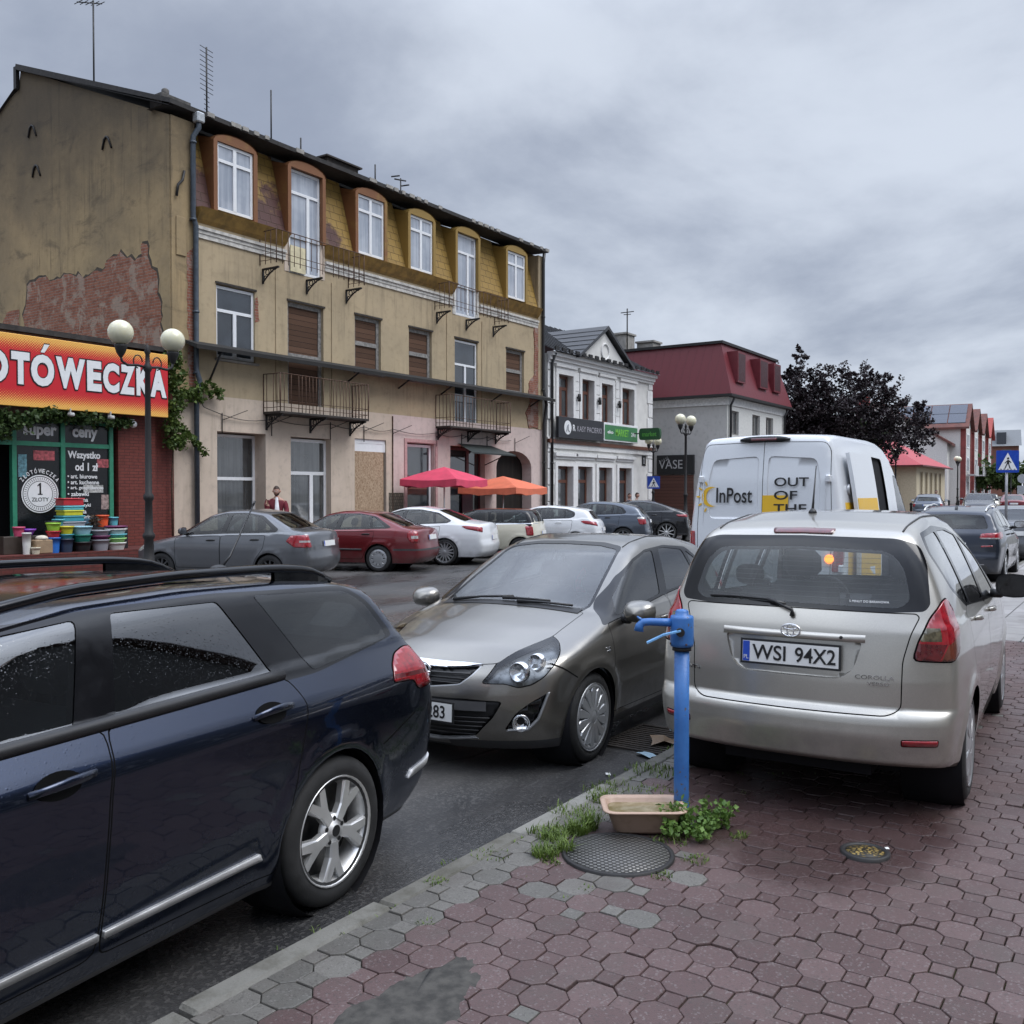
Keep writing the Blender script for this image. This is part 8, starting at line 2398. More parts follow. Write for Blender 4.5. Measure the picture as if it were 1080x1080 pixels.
# ------------------------------------------------------------------ lamps, signs, bollards
M['globe'] = None
t_ = new('cream globe'); M['globe'] = t_.out(t_.bsdf((.66, .63, .46), .25, 0, None, .5, .3, **{'Subsurface Weight': .25, 'Subsurface Radius': (.1, .09, .05)}))
def street_lamp(label, x, y, z, h=4.43, both=True, name='street_lamp'):
    root = thing(name, label, 'street lamp', (x, y, z), 0, 'globe street lamps')
    H = h-.55
    b = MB(); b.lathe([(.17, 0), (.17, .06), (.13, .10), (.12, .55), (.14, .58), (.14, .64), (.09, .70), (.075, 1.05), (.10, 1.09), (.10, 1.14), (.07, 1.18), (.058, 1.7), (.085, 1.74), (.085, 1.80), (.055, 1.84), (.045, H-.1), (.07, H-.06), (.07, H), (.04, H+.04), (.035, H+.20), (.055, H+.24), (.02, H+.34), (.004, H+.38)], 18); b.build('post', M['iron'], root)
    for s in ((-1, 1) if both else (1,)):
        b = MB()
        b.tube([(s*.03, 0, H-.02), (s*.2, 0, H+.0), (s*.38, 0, H-.02), (s*.48, 0, H+.03), (s*.5, 0, H+.12)], .022, 7)
        b.tube([(s*.05+s*.17*(1-math.cos(a))*.5+s*.05, 0, H+.12*math.sin(a)*.9+.06) for a in np.linspace(0, PI*1.5, 10)], .012, 5)
        b.lathe([(.03, H+.10), (.05, H+.14), (.07, H+.17), (.10, H+.26), (.105, H+.30), (.06, H+.31)], 14, (s*.5, 0, 0), cap=False)
        a = b.build('arm', M['iron'], root)
        g = MB(); g.sphere((s*.5, 0, H+.50), .205, 24, 16); g.build('globe', M['globe'], a)
    return root

def crossing_sign(label, x, y, z, h, s, az, pole_h, pole=True, group='pedestrian crossing signs'):
    """square blue sign facing az"""
    root = thing('crossing_sign', label, 'road sign', (x, y, z), R(az)+PI/2, group)
    if pole:
        b = MB(); b.lathe([(.035, 0), (.035, pole_h)], 12); b.build('post', plain('galvanised post', (.30, .30, .31), .45, .6), root)
    b = MB(); b.prism(rounded([(-s/2, h), (s/2, h), (s/2, h+s), (-s/2, h+s)], s*.05, 3), -.06, -.045, 'xz'); p = b.build('plate', plain('sign blue', (.012, .055, .36), .35), root)
    def sc(u, v): return (u*s, -.064, h+s*v)
    b = MB(); b.add([sc(-.42, .12), sc(.42, .12), sc(0, .90)], [(0, 1, 2)], False); b.build('triangle', M['white'], p, fix=False)
    b = MB()
    def q(*pts): b.add([(u*s, -.067, h+s*v) for u, v in pts], [tuple(range(len(pts)))], False)
    q(*[(.015+.05*math.cos(a), .64+.05*math.sin(a)) for a in np.linspace(0, 2*PI, 13)[:-1]])
    q((-.05, .38), (.06, .38), (.07, .57), (-.03, .57)); q((-.05, .40), (.0, .40), (-.10, .18), (-.15, .18)); q((.01, .40), (.06, .40), (.13, .18), (.08, .18))
    q((-.03, .55), (-.02, .50), (-.13, .40), (-.14, .44)); q((.06, .55), (.05, .50), (.15, .42), (.16, .46))
    for k in range(5): q((-.34+k*.15, .14), (-.26+k*.15, .14), (-.26+k*.15, .165), (-.34+k*.15, .165))
    b.build('walking_figure', M['ink'], p, fix=False)
    return root

def street_furniture():
    street_lamp('black twin globe lamp in front of the grey saloon and the bargain shop', 9.87, 14.08, 0-.1, 4.53)
    street_lamp('black twin globe lamp standing behind the white van, against the grey wall', 33.6, 14.7, -.1, 4.66)
    street_lamp('black twin globe lamp carrying a crossing sign beside the white house', 42.5, 20.3, 0.0, 4.35)
    crossing_sign('blue pedestrian crossing sign on the lamp post beside the white house', 42.5, 20.28, 0, 1.95, .62, 205, 2.5, pole=False)
    street_lamp('globe lamp in front of the cream pavilion', 65.5, 13.9, gz(65), 4.3)
    street_lamp('globe lamp in front of the terrace houses', 82.0, 12.75, gz(82), 4.2)
    street_lamp('small distant globe lamp left of the right-hand crossing sign', 104, 11.4, gz(104), 4.4)
    crossing_sign('blue pedestrian crossing sign on its own post at the right edge', 28.05, 3.18, 0, 2.28, .58, 210, 2.86)
    rng = random.Random(2)
    for i, (x, y, lab) in enumerate(((60.5, 12.62, 'dark bollard, leftmost of the row before the cream pavilion'), (62.5, 12.35, 'dark bollard, second from the left before the cream pavilion'), (64.5, 12.1, 'dark bollard at the foot of the pavilion lamp'), (73.0, 11.9, 'dark bollard, first of the row before the terrace'), (75.0, 11.6, 'dark bollard, second of the row before the terrace'), (77.0, 11.35, 'dark bollard, third of the row before the terrace'), (79.0, 11.1, 'dark bollard, last of the row before the terrace'))):
        b = MB(); b.lathe([(.10, 0), (.10, .1), (.07, .14), (.065, .8), (.09, .84), (.08, .92), (.03, .99), (.004, 1.0)], 12)
        o = b.build('bollard', M['iron']); o.location = (x, y, gz(x)+.05); tag(o, lab, 'bollard', 'bollards before the pavilion and terrace')
    # advertising panel by the pavilion
    root = thing('notice_board', 'dark red notice board on legs before the cream pavilion', 'notice board', (65.2, 14.6, gz(65)), R(-60))
    b = MB(); b.box(-.9, .9, -.06, .06, .5, 2.3, .02); b.build('panel', plain('maroon panel', (.10, .02, .02), .6), root)
    b = MB(); b.box(-.8, -.72, -.05, .05, 0, .5); b.box(.72, .8, -.05, .05, 0, .5); b.box(-.8, .8, -.04, .04, .42, .498); b.build('legs', M['iron'], root)
    # round signs far off
    root = thing('round_sign', 'small round grey sign on a post among the distant cars', 'road sign', (92, 9.2, gz(92)), R(-80))
    b = MB(); b.lathe([(.05, 0), (.05, 2.6)], 8); b.build('post', M['alu'], root)
    b = MB(); b.lathe([(.4, -.02), (.4, .02)], 20, (0, -.08, 2.6), 'y'); b.box(-.4, .4, -.1, -.06, 1.3, 2.0); b.build('plate', plain('grey sign back', (.35, .37, .39), .5), root)

def parasol(label, x, y, z, side, h, col, rz, name='parasol'):
    root = thing(name, label, 'parasol', (x, y, z), R(rz), 'cafe parasols')
    cm = plain(label[:6]+' canvas', col, .8, var=.10, scale=3, bump=.15, bscale=20)
    b = MB(); hw = side/2; n = 6
    rise = .42; drop = .22
    rim = []
    cor = [(-hw, -hw), (hw, -hw), (hw, hw), (-hw, hw)]
    for k in range(4):
        a, c = Vector(cor[k]), Vector(cor[(k+1) % 4])
        for i in range(n):
            t = i/n; p = a.lerp(c, t); sag = .10*math.sin(PI*t); q = p*(1-.05*math.sin(PI*t)); rim.append((q.x, q.y, h-rise-sag*.5))
    m = len(rim)
    mid = [(x_*.5, y_*.5, h-rise*.46+.0) for x_, y_, z_ in rim]
    low = [(x_*1.005, y_*1.005, z_-drop+.03*math.sin(i*2.1)) for i, (x_, y_, z_) in enumerate(rim)]
    vs = [(0, 0, h)]+mid+rim+low; fs = []
    for i in range(m):
        j = (i+1) % m; fs += [(0, 1+i, 1+j), (1+i, 1+m+i, 1+m+j, 1+j), (1+m+i, 1+2*m+i, 1+2*m+j, 1+m+j)]
    b.add(vs, fs, False); b.build('canopy', cm, root, fix=False)
    b = MB(); b.lathe([(.025, 0), (.025, h-.05)], 10); b.build('pole', M['alu'], root)
    b = MB(); b.box(-.35, .35, -.35, .35, 0, .08, .02); b.build('base', M['lattice'], root)
    b = MB()
    for k in range(4): b.tube([(0, 0, h-.06), (cor[k][0]*.97, cor[k][1]*.97, h-rise-.03)], .012, 5)
    b.build('ribs', M['alu'], root)
    return root

# ------------------------------------------------------------------ goods on the shop step
def bucket_mesh(r, h, mat, bowl=False, name='bucket'):
    b = MB(); k = .78 if not bowl else .55
    b.lathe([(r*k, 0), (r*(k+1)/2, h*.5), (r, h-.03), (r*1.06, h-.03), (r*1.07, h), (r*.97, h), (r*k*.95, .02), (.001, .018)], 22, cap=False); b.mi = 0
    return b.mesh(name, mat)

def goods():
    z0 = .44; C = {}
    def col(nm, c):
        if nm not in C: C[nm] = plain(nm+' plastic', c, .4, var=.06)
        return C[nm]
    pal = dict(lime=(.30, .55, .05), red=(.45, .02, .03), blue=(.03, .16, .55), yellow=(.58, .52, .03), teal=(.05, .28, .34), navy=(.03, .045, .08), sky=(.30, .52, .60), green=(.02, .20, .15), black=(.015, .016, .018), grey=(.30, .30, .33), plum=(.16, .03, .10), white=(.66, .66, .62), mint=(.32, .62, .20), orange=(.75, .11, .03), turquoise=(.12, .45, .52), purple=(.22, .05, .42), pink=(.55, .08, .16), cream=(.6, .55, .42))
    def put(nm, lab, x, y, z, r, h, cat='bucket', bowl=False, name='bucket'):
        o = link(name, bucket_mesh(r, h, col(nm, pal[nm]), bowl, name)); o.location = (x, y, z); tag(o, lab, cat, 'goods on the shop step'); return o
    Y = 19.75
    stacks = [(11.48, .14, [('blue', .34, 'blue bucket at the bottom of the lime topped stack'), ('red', .14, 'red bucket in the middle of the lime topped stack'), ('lime', .17, 'lime green bucket on top of its stack beside the paper bag')]),
              (11.77, .15, [('navy', .30, 'dark navy bucket under the yellow one'), ('teal', .10, 'teal bucket between the navy and the yellow one'), ('yellow', .17, 'yellow green bucket on top of the navy one')]),
              (12.14, .20, [('black', .22, 'black tub at the bottom of the pale blue topped stack'), ('green', .16, 'dark green tub in the middle of the pale blue topped stack'), ('sky', .18, 'pale blue tub on top of the dark green one')]),
              (12.58, .20, [('grey', .25, 'grey tub at the bottom of the plum rimmed stack'), ('plum', .09, 'plum purple tub in the plum rimmed stack'), ('grey', .12, 'lavender grey tub on top of the plum tub')]),
              (12.98, .21, [('white', .17, 'white tub at the bottom of the striped stack'), ('mint', .10, 'mint green tub low in the striped stack'), ('turquoise', .09, 'turquoise tub in the middle of the striped stack'), ('white', .12, 'white tub near the top of the striped stack'), ('plum', .06, 'plum tub on top of the striped stack')])]
    for x, r, lst in stacks:
        z = z0
        for i, (nm, h, lab) in enumerate(lst): put(nm, lab, x, Y, z, r*(1+.03*i), h); z += h+.002
    put('pink', 'pink red tub at the left end of the goods', 10.86, 20.0, z0+.38, .12, .2); put('purple', 'purple bowl behind the white pots', 11.06, 19.98, z0+.40, .14, .13, 'bowl', True, 'bowl')
    # crates that lift the back row: black boxes
    b = MB(); b.box(-.55, .55, -.12, .12, 0, .38, .01); o = b.build('crate', col('wood', (.05, .038, .03))); o.location = (11.05, 20.05, z0); tag(o, 'long dark crate under the pink tub and purple bowl', 'crate', 'goods on the shop step')
    b = MB(); b.box(-.95, .95, -.14, .14, 0, .50, .01); o = b.build('crate', col('black', pal['black'])); o.location = (12.52, 20.15, z0); tag(o, 'long black crate behind the bucket stacks', 'crate', 'goods on the shop step')
    put('white', 'white pot stack left of the paper bag', 10.89, Y, z0, .09, .46, 'pot', False, 'pot'); put('cream', 'small white pot in front of the paper bag', 11.03, Y-.1, z0, .09, .15, 'pot', False, 'pot')
    put('black', 'dark bowl behind the lime green bucket', 11.68, 20.12, z0+.50, .15, .18, 'bowl', True, 'bowl'); put('turquoise', 'pale turquoise bowl inside the dark bowl', 11.84, 20.16, z0+.52, .13, .2, 'bowl', True, 'bowl')
    put('orange', 'orange flower pot above the plum rimmed stack', 12.88, 20.12, z0+.52, .14, .27, 'flower pot', False, 'flower_pot'); put('turquoise', 'turquoise flower pot right of the orange one', 13.16, 20.12, z0+.52, .11, .22, 'flower pot', False, 'flower_pot')
    z = z0+.52
    for nm, h, w, lab in (('grey', .14, .27, 'grey storage box, lowest of the box stack'), ('teal', .13, .25, 'teal storage box above the grey one'), ('yellow', .12, .22, 'yellow storage box between two teal boxes'), ('turquoise', .10, .24, 'turquoise storage box under the red one'), ('red', .17, .24, 'red storage box on top of the box stack')):
        b = MB(); b.box(-w, w, -.17, .17, 0, h-.03, .012); b.mi = 1; b.box(-w-.02, w+.02, -.19, .19, h-.028, h-.002, .008)
        o = b.build('storage_box', [col(nm, pal[nm]), col('lid'+nm, tuple(min(1, v*1.2+.02) for v in pal[nm]))]); o.location = (12.16, 20.25, z); tag(o, lab, 'box', 'goods on the shop step'); z += h+.002
    b = MB(); b.box(-.19, .19, -.12, .12, 0, .30, .02)
    bg = b.build('paper_bag', plain('brown paper', (.30, .21, .13), .85, bump=.3)); bg.location = (11.22, Y, z0); tag(bg, 'brown paper bag filled with white bundles', 'bag', 'goods on the shop step')
    b = MB()
    b.sphere((0, 0, .33), .13, 12, 8, .5); f = b.build('contents', plain('off white cloth', (.6, .55, .45), .9, bump=.4, bscale=12), bg)
    rng = random.Random(8); b = MB(); leaf_cards(b, rng, [(0, 0, .12, .07), (0, 0, .2, .05)], .07, 160, .0); o = b.build('pine_decoration', leaf_mat('pine cone brown', (.03, .02, .015), (.14, .10, .07)), None, fix=False); o.location = (12.60, 20.0, z0+.50); tag(o, 'dark cone-like decoration between the boxes and the orange pot', 'decoration', 'goods on the shop step')

# ------------------------------------------------------------------ plants
def vines():
    rng = random.Random(17)
    lm = leaf_mat('vine leaves', (.018, .040, .010), (.055, .095, .024)); lm2 = leaf_mat('young vine leaves', (.035, .070, .012), (.11, .16, .035))
    root = thing('climbing_vine', 'dark green climbing vine hanging over the shop window under the sign board', 'vine', (11.0, 20.4, 3.3))
    pts = []
    for _ in range(90):
        x = rng.uniform(-2.5, 2.0); d = max(.03, .40-.45*max(0, x+.2))
        pts.append((x, rng.uniform(-.06, .28), .22-rng.random()**1.5*d*1.5, .09))
    for k in range(26): pts.append((rng.uniform(.4, 2.9), .15, .24-rng.random()*.14, .05))
    b = MB(); leaf_cards(b, rng, pts, .11, 3600, .5); b.build('leaves', lm, root, fix=False)
    b = MB(); b.tube([(-2.6, .2, .15), (-1, .22, .2), (.6, .2, .12), (2.9, .22, .1)], .018, 5); b.build('stem', M['rust'], root)
    root = thing('climbing_vine', 'green climbing vine round the blue drainpipe at the corner of the tenement', 'vine', (15.35, 20.55, 3.0))
    pts = []
    for _ in range(110):
        t = rng.random(); z = -.1+t*2.6; w = .28*(1-abs(t-.55)*.9)+.04; pts.append((-.15+rng.gauss(0, w*.55), rng.uniform(-.1, .15), z, .07))
    for k in range(40):
        t = k/40; pts.append((.15+t*1.35, .22, 1.25+.35*t+rng.gauss(0, .12), .06*(1.1-t)))
    for k in range(14):
        t = k/14; pts.append((.2+t*.8, .25, .45-t*.7, .04))
    b = MB(); leaf_cards(b, rng, pts, .10, 3300, .45); b.build('leaves', lm2, root, fix=False)
    b = MB(); b.tube([(-.1, .2, -3), (-.12, .2, -1), (-.05, .2, .5), (-.1, .2, 2.4)], [.03, .028, .02, .01], 5); b.tube([(-.05, .25, 1.0), (.6, .28, 1.35), (1.4, .28, 1.6)], .008, 4); b.build('stem', M['rust'], root)

def tree(label, x, y, z, h, lobes, n, size, mat, trunk, group=None, name='tree', feather=0.0, seed=1, droop=.2):
    rng = random.Random(seed)
    root = thing(name, label, 'tree', (x, y, z), 0, group)
    b = MB(); b.tube([(0, 0, -.3), (.05, 0, h*.18), (-.05, .05, h*.4), (0, 0, h*.75)], [trunk, trunk*.8, trunk*.55, trunk*.15], 9)
    for lx, ly, lz, r in lobes:
        b.tube([(0, 0, min(lz*.55, h*.45)), (lx*.5, ly*.5, lz*.75), (lx, ly, lz+r*.2)], [trunk*.4, trunk*.22, trunk*.06], 6)
    b.build('trunk', M['bark'], root)
    b = MB(); tot = sum(r*r for *_, r in lobes); pts = []
    for lx, ly, lz, r in lobes:
        k = max(6, int(110*r*r/tot*len(lobes)/3))
        for _ in range(k):
            a = rng.uniform(0, 2*PI); c = rng.uniform(-1, 1); q = r*rng.random()**.45; s = math.sqrt(1-c*c)
            pts.append((lx+q*s*math.cos(a), ly+q*s*math.sin(a), lz+q*c*.85, r*.13))
            if feather and rng.random() < feather:
                # drooping sprays that reach out of the outline
                for m in range(4): pts.append((lx+(q+.16*m*r)*s*math.cos(a), ly+(q+.16*m*r)*s*math.sin(a), lz+q*c*.85+.20*m*r*(c+.3), r*.055))
    leaf_cards(b, rng, pts, size, n, droop); b.build('crown', mat, root, fix=False)
    return root

def trees():
    M['bark'] = plain('bark', (.035, .028, .022), .9, bump=.5)
    pu = leaf_mat('dark purple leaves', (.010, .007, .009), (.034, .022, .026), .5, .12)
    gr = leaf_mat('mid green leaves', (.030, .060, .014), (.085, .125, .035)); 
    T = 'dark purple leaved trees'
    tree('tall dark purple tree directly behind the red roofed mansard house', 60.0, 18.8, gz(60), 10.2, [(-.6, 0, 8.0, 1.5), (.2, -.4, 9.4, .7), (.1, -.3, 10.3, .4), (-.9, .5, 9.0, .5), (.9, -.9, 8.6, .5), (-.2, .5, 6.2, 2.2), (.8, -.6, 7.0, 1.9), (0, 0, 4.2, 2.3), (1.6, -1.6, 5.6, 1.8), (-1.4, .8, 7.4, 1.6)], 27000, .17, pu, .22, T, feather=.6, seed=3, droop=-.25)
    tree('broad dark purple tree above the white van with spreading feathery branches', 62.0, 15.4, gz(62), 9.2, [(0, 0, 7.6, 1.7), (-1.2, 1.4, 6.8, 1.7), (1.0, -1.3, 6.9, 1.5), (.3, .3, 5.3, 2.3), (1.5, -2.2, 5.2, 1.5), (-.5, .6, 9.2, .45), (-1.5, 1.7, 8.3, .5), (1.6, -1.9, 7.9, .5), (2.6, -3.2, 6.9, .5), (1.2, -1.2, 8.6, .45), (-1.2, 1.6, 4.6, 1.9), (2.2, -2.7, 6.0, 1.1), (.8, -.6, 8.5, .8)], 28000, .17, pu, .22, T, feather=.7, seed=5, droop=-.25)
    tree('small light green tree peeping out behind the purple tree', 72, 17.8, gz(72), 7.6, [(0, 0, 6.3, 1.3), (.9, -.8, 5.6, 1.2), (.2, .2, 4.6, 1.4)], 2600, .36, gr, .15, None, seed=8)
    G = 'green trees at the far end of the street'
    for i, (x, y, h, r, lab) in enumerate(((118, 15.4, 5.2, 2.4, 'far green tree, leftmost of the row before the brick block'), (121, 12.6, 4.8, 2.3, 'far green tree behind the right-hand crossing sign'), (124, 9.8, 5.0, 2.4, 'far green tree just right of the crossing sign'), (126, 6.8, 4.7, 2.4, 'far green tree, rightmost of the row before the brick block'), (110, 3.2, 5.2, 2.4, 'green tree at the right edge of the far street'))):
        tree(lab, x, y, gz(x), h, [(0, 0, h*.62, r*.8), (-r*.5, r*.4, h*.5, r*.6), (r*.5, -r*.4, h*.52, r*.65)], 1500, .5, gr, .14, G, seed=30+i)

# ------------------------------------------------------------------ people
def skin_mesh(joints, bones, root=0, sub=2, name='body', xs=None):
    """joints: [(x,y,z,radius or (rx,ry))]; grown with a skin modifier"""
    me = bpy.data.meshes.new(name); me.from_pydata([j[:3] for j in joints], bones, []); me.update()
    o = bpy.data.objects.new(name, me); COL.objects.link(o)
    md = o.modifiers.new('skin', 'SKIN'); md.use_smooth_shade = True; md.branch_smoothing = .4
    sv = me.skin_vertices[0].data
    for i, j in enumerate(joints):
        r = j[3]; sv[i].radius = r if isinstance(r, tuple) else (r, r)
        sv[i].use_root = (i == root)
    s = o.modifiers.new('sub', 'SUBSURF'); s.levels = sub; s.render_levels = sub
    dg = bpy.context.evaluated_depsgraph_get(); dg.update()
    m2 = bpy.data.meshes.new_from_object(o.evaluated_get(dg)); m2.name = name
    bpy.data.objects.remove(o)
    for p in m2.polygons: p.use_smooth = True
    return m2

def person(label, x, y, z, az, h=1.80, top=(.12, .012, .022), shirt=None, trousers=(.03, .035, .05), hair=(.045, .028, .02), beard=False, head_turn=(0, 0), arms='down', group=None):
    """standing figure facing +x locally"""
    root = thing('person', label, 'person', (x, y, z), R(az), group); k = h/1.80
    sk = new('skin'); cc = sk.coord(); skm = sk.out(sk.bsdf(sk.mix(sk.noise(cc, 20, 3), (.40, .22, .16), (.50, .30, .23)), .5, 0, None, .4, **{'Subsurface Weight': .1}))
    J = [(0, 0, .95, (.13, .15)), (0, 0, 1.10, (.115, .14)), (0, 0, 1.28, (.12, .165)), (0, 0, 1.42, (.10, .16)), (.005, 0, 1.50, (.055, .06)), (.02, 0, 1.58, (.052, .055))]
    Bn = [(0, 1), (1, 2), (2, 3), (3, 4), (4, 5)]
    hands = {}
    for s in (1, -1):
        b0 = len(J)
        if arms == 'front': el = (.10, s*.25, 1.13); wr = (.30, s*.13, 1.06); hd = (.36, s*.09, 1.05)
        else: el = (-.03, s*.26, 1.16); wr = (.04, s*.27, .91); hd = (.06, s*.265, .84)
        J += [(0, s*.19, 1.41, .062), (*el, .046), (*wr, .030), (*hd, (.022, .035))]; Bn += [(3, b0), (b0, b0+1), (b0+1, b0+2), (b0+2, b0+3)]
        hands[s] = (wr, hd)
        b1 = len(J)
        J += [(0, s*.095, .88, .095), (.015, s*.10, .50, .062), (-.02, s*.10, .12, .042), (-.03, s*.10, .045, .038), (.12, s*.115, .03, (.035, .028))]; Bn += [(0, b1), (b1, b1+1), (b1+1, b1+2), (b1+2, b1+3), (b1+3, b1+4)]
    def S(J): return [(a*k, b*k, c*k, tuple(v*k for v in r) if isinstance(r, tuple) else r*k) for a, b, c, r in J]
    # fingers as chains rooted in the palm
    for s in (1, -1):
        wr, hd = (Vector(v) for v in hands[s]); d = (hd-wr).normalized()
        pi = next(i for i, j in enumerate(J) if j[:3] == hands[s][1])
        side = Vector((d.z, 0, -d.x)) if arms != 'front' else Vector((0, 0, 1))
        side = side.normalized()
        for f in range(4):
            o = hd+side*(.027-.018*f)+d*.012; L_ = (.075, .085, .08, .062)[f]
            m1 = o+d*L_*.5; m2 = o+d*L_+Vector((0, -s*.018, 0))
            i0 = len(J); J += [(*o, .010), (*m1, .009), (*m2, .007)]; Bn += [(pi, i0), (i0, i0+1), (i0+1, i0+2)]
        o = wr+d*.03+side*.03; m2 = o+d*.04+side*.022
        i0 = len(J); J += [(*o, .012), (*m2, .009)]; Bn += [(pi, i0), (i0, i0+1)]
    body = skin_mesh(S(J), Bn, 0, 2, 'body')
    # head joined to the body mesh
    b = MB(); b.smooth = True
    ht = Matrix.Translation((.03*k, 0, 1.655*k)) @ Matrix.Rotation(R(head_turn[0]), 4, 'Z') @ Matrix.Rotation(R(head_turn[1]), 4, 'Y') @ Matrix.Scale(k, 4)
    n, m = 28, 22; vs = []; fs = []
    for i in range(m+1):
        v = PI*i/m
        for j in range(n):
            u = 2*PI*j/n
            X, Y_, Z = math.sin(v)*math.cos(u), math.sin(v)*math.sin(u), math.cos(v)
            px, py, pz = X*.098, Y_*.076, Z*.122
            if Z < 0: py *= 1-.28*Z*Z; px *= 1-.10*Z*Z if X < 0 else 1.0
            if X > 0:
                e = lambda cy, cz, w, hh: math.exp(-((py-cy)/w)**2-((pz-cz)/hh)**2)
                px += .026*e(0, -.022, .014, .022)+.010*e(0, .012, .012, .03) + .006*e(0, -.066, .024, .010)+.004*e(0, -.056, .026, .006) - .012*(e(.032, .008, .017, .012)+e(-.032, .008, .017, .012)) + .006*(e(.03, .03, .03, .008)+e(-.03, .03, .03, .008)) + .012*e(0, -.10, .03, .02)
            vs.append((px, py, pz))
    for i in range(m):
        for j in range(n):
            q = (j+1) % n; fs.append((i*n+j, i*n+q, (i+1)*n+q, (i+1)*n+j))
    b.M = ht; b.add(vs, fs)
    for s in (1, -1):
        b.M = ht @ Matrix.Translation((-.008, s*.076, -.008)) @ Matrix.Rotation(R(s*18), 4, 'Z'); b.sphere((0, 0, 0), .03, 12, 8, 1.15); b.v[-12*9:] = [tuple(Vector(p)) for p in b.v[-12*9:]]
    b.M = None
    hm = b.mesh('head', skm)
    bm = bmesh.new(); bm.from_mesh(body); bm.from_mesh(hm); me = bpy.data.meshes.new('body'); bm.to_mesh(me); bm.free()
    me.materials.append(skm)
    for p in me.polygons: p.use_smooth = True; p.material_index = 0
    link('body', me, root)
    e = MB()
    for s in (1, -1):
        e.M = ht @ Matrix.Translation((.083, s*.032, .008)); e.mi = 0; e.sphere((0, 0, 0), .0125, 10, 8); e.mi = 1; e.sphere((.009, 0, 0), .006, 8, 6)
    e.M = None
    for s, nm in ((1, 'eye'),): e.build('eyes', [M['white'], M['ink']], root)
    hb = MB(); hb.M = ht; hb.smooth = True; vs = []; fs = []; nn, mm = 28, 10
    for i in range(mm+1):
        for j in range(nn):
            u = 2*PI*j/nn; lim = .35 if math.cos(u) > .35 else .35+.38*(.35-math.cos(u))
            v = lim*PI*i/mm*.98
            vs.append((math.sin(v)*math.cos(u)*.107-.004, math.sin(v)*math.sin(u)*.085, math.cos(v)*.134+.002))
    for i in range(mm):
        for j in range(nn): q = (j+1) % nn; fs.append((i*nn+j, i*nn+q, (i+1)*nn+q, (i+1)*nn+j))
    hb.add(vs, fs)
    if beard:
        vs = []; fs = []
        for i in range(7):
            for j in range(15):
                u = R(-88+176*j/14); zz = -.045-.075*i/6
                if abs(u) < .45: zz = -.078-.042*i/6
                r = math.sqrt(max(0, 1-(zz/.126)**2)); vs.append((math.cos(u)*.104*r+.003, math.sin(u)*.078*r*(1+.03), zz-.002))
        for i in range(6):
            for j in range(14): fs.append((i*15+j, i*15+j+1, (i+1)*15+j+1, (i+1)*15+j))
        hb.add(vs, fs)
    hb.M = None; hb.build('hair', plain('hair '+label[:8], hair, .7, var=.3, scale=60, bump=.4), root, fix=False)
    # clothes: skins a little larger than the body
    def cloth(Jc, Bc, nm, c, bump=.2):
        mm_ = skin_mesh(S(Jc), Bc, 0, 2, nm); mm_.materials.append(plain(nm+' '+label[:9], c, .85, var=.15, scale=7, bump=bump, bscale=18)); link(nm, mm_, root)
    A = [j for j in J]
    tj = [(0, 0, .90, (.155, .18)), (0, 0, 1.05, (.145, .17)), (0, 0, 1.24, (.15, .195)), (0, 0, 1.41, (.125, .19)), (.0, 0, 1.475, (.08, .085))]; tb = [(0, 1), (1, 2), (2, 3), (3, 4)]
    for s in (1, -1):
        b0 = len(tj); wr, hd = hands[s]; el = (.10, s*.25, 1.13) if arms == 'front' else (-.03, s*.26, 1.16)
        tj += [(0, s*.195, 1.41, .092), (*el, .064), (wr[0]*.96+el[0]*.04, wr[1]*.96+el[1]*.04, wr[2]*.96+el[2]*.04, .047)]; tb += [(3, b0), (b0, b0+1), (b0+1, b0+2)]
    cloth(tj, tb, 'jacket', top)
    lj = [(0, 0, .97, (.14, .165)), (0, 0, .90, (.14, .165))]; lb = [(0, 1)]
    for s in (1, -1):
        b0 = len(lj); lj += [(0, s*.095, .84, .108), (.018, s*.10, .50, .078), (-.02, s*.10, .07, .062)]; lb += [(1, b0), (b0, b0+1), (b0+1, b0+2)]
    cloth(lj, lb, 'trousers', trousers)
    sb = MB()
    for s in (1, -1): sb.box(-.08*k, .18*k, s*.11*k-.045*k, s*.11*k+.045*k, .0, .09*k, .03*k)
    sb.build('shoes', M['black'], root)
    if shirt:      # open front: a strip of the shirt lies just proud of the jacket
        b = MB(); rows = []
        for i in range(9):
            t = i/8; zz = (1.50-.56*t)*k; w = (.028+.052*t)*k
            xx = (.085+.075*math.sin(min(1, t*1.5)*PI/2))*k
            rows.append([(xx-.012, -w, zz), (xx+.006, -w*.4, zz), (xx+.006, w*.4, zz), (xx-.012, w, zz)])
        vs = [p for r in rows for p in r]; fs = [(i*4+j, i*4+j+1, (i+1)*4+j+1, (i+1)*4+j) for i in range(8) for j in range(3)]
        b.smooth = True; b.add(vs, fs); b.build('shirt', plain('white shirt', shirt, .85), root, fix=False)
    return root

def people():
    person('bearded man in a dark red jacket over a white shirt behind the grey saloon', 17.70, 19.62, .02, -128, 1.93, (.125, .010, .020), (.70, .70, .72), beard=True, head_turn=(-14, 8), arms='front')
    person('passer-by in a dark coat at the left doors of the white house', 40.0, 20.35, 0, -100, 1.75, (.05, .05, .07), group='people outside the white house')
    person('passer-by in a light top at the right doors of the white house', 40.9, 20.4, 0, -80, 1.78, (.30, .26, .25), trousers=(.05, .05, .07), group='people outside the white house')
    person('distant pedestrian in dark clothes before the terrace houses', 66.5, 11.6, gz(66)+.05, 170, 1.76, (.03, .03, .035))
    person('distant pedestrian in black beside the far parked cars', 71.0, 10.1, gz(71), -20, 1.76, (.02, .02, .025))
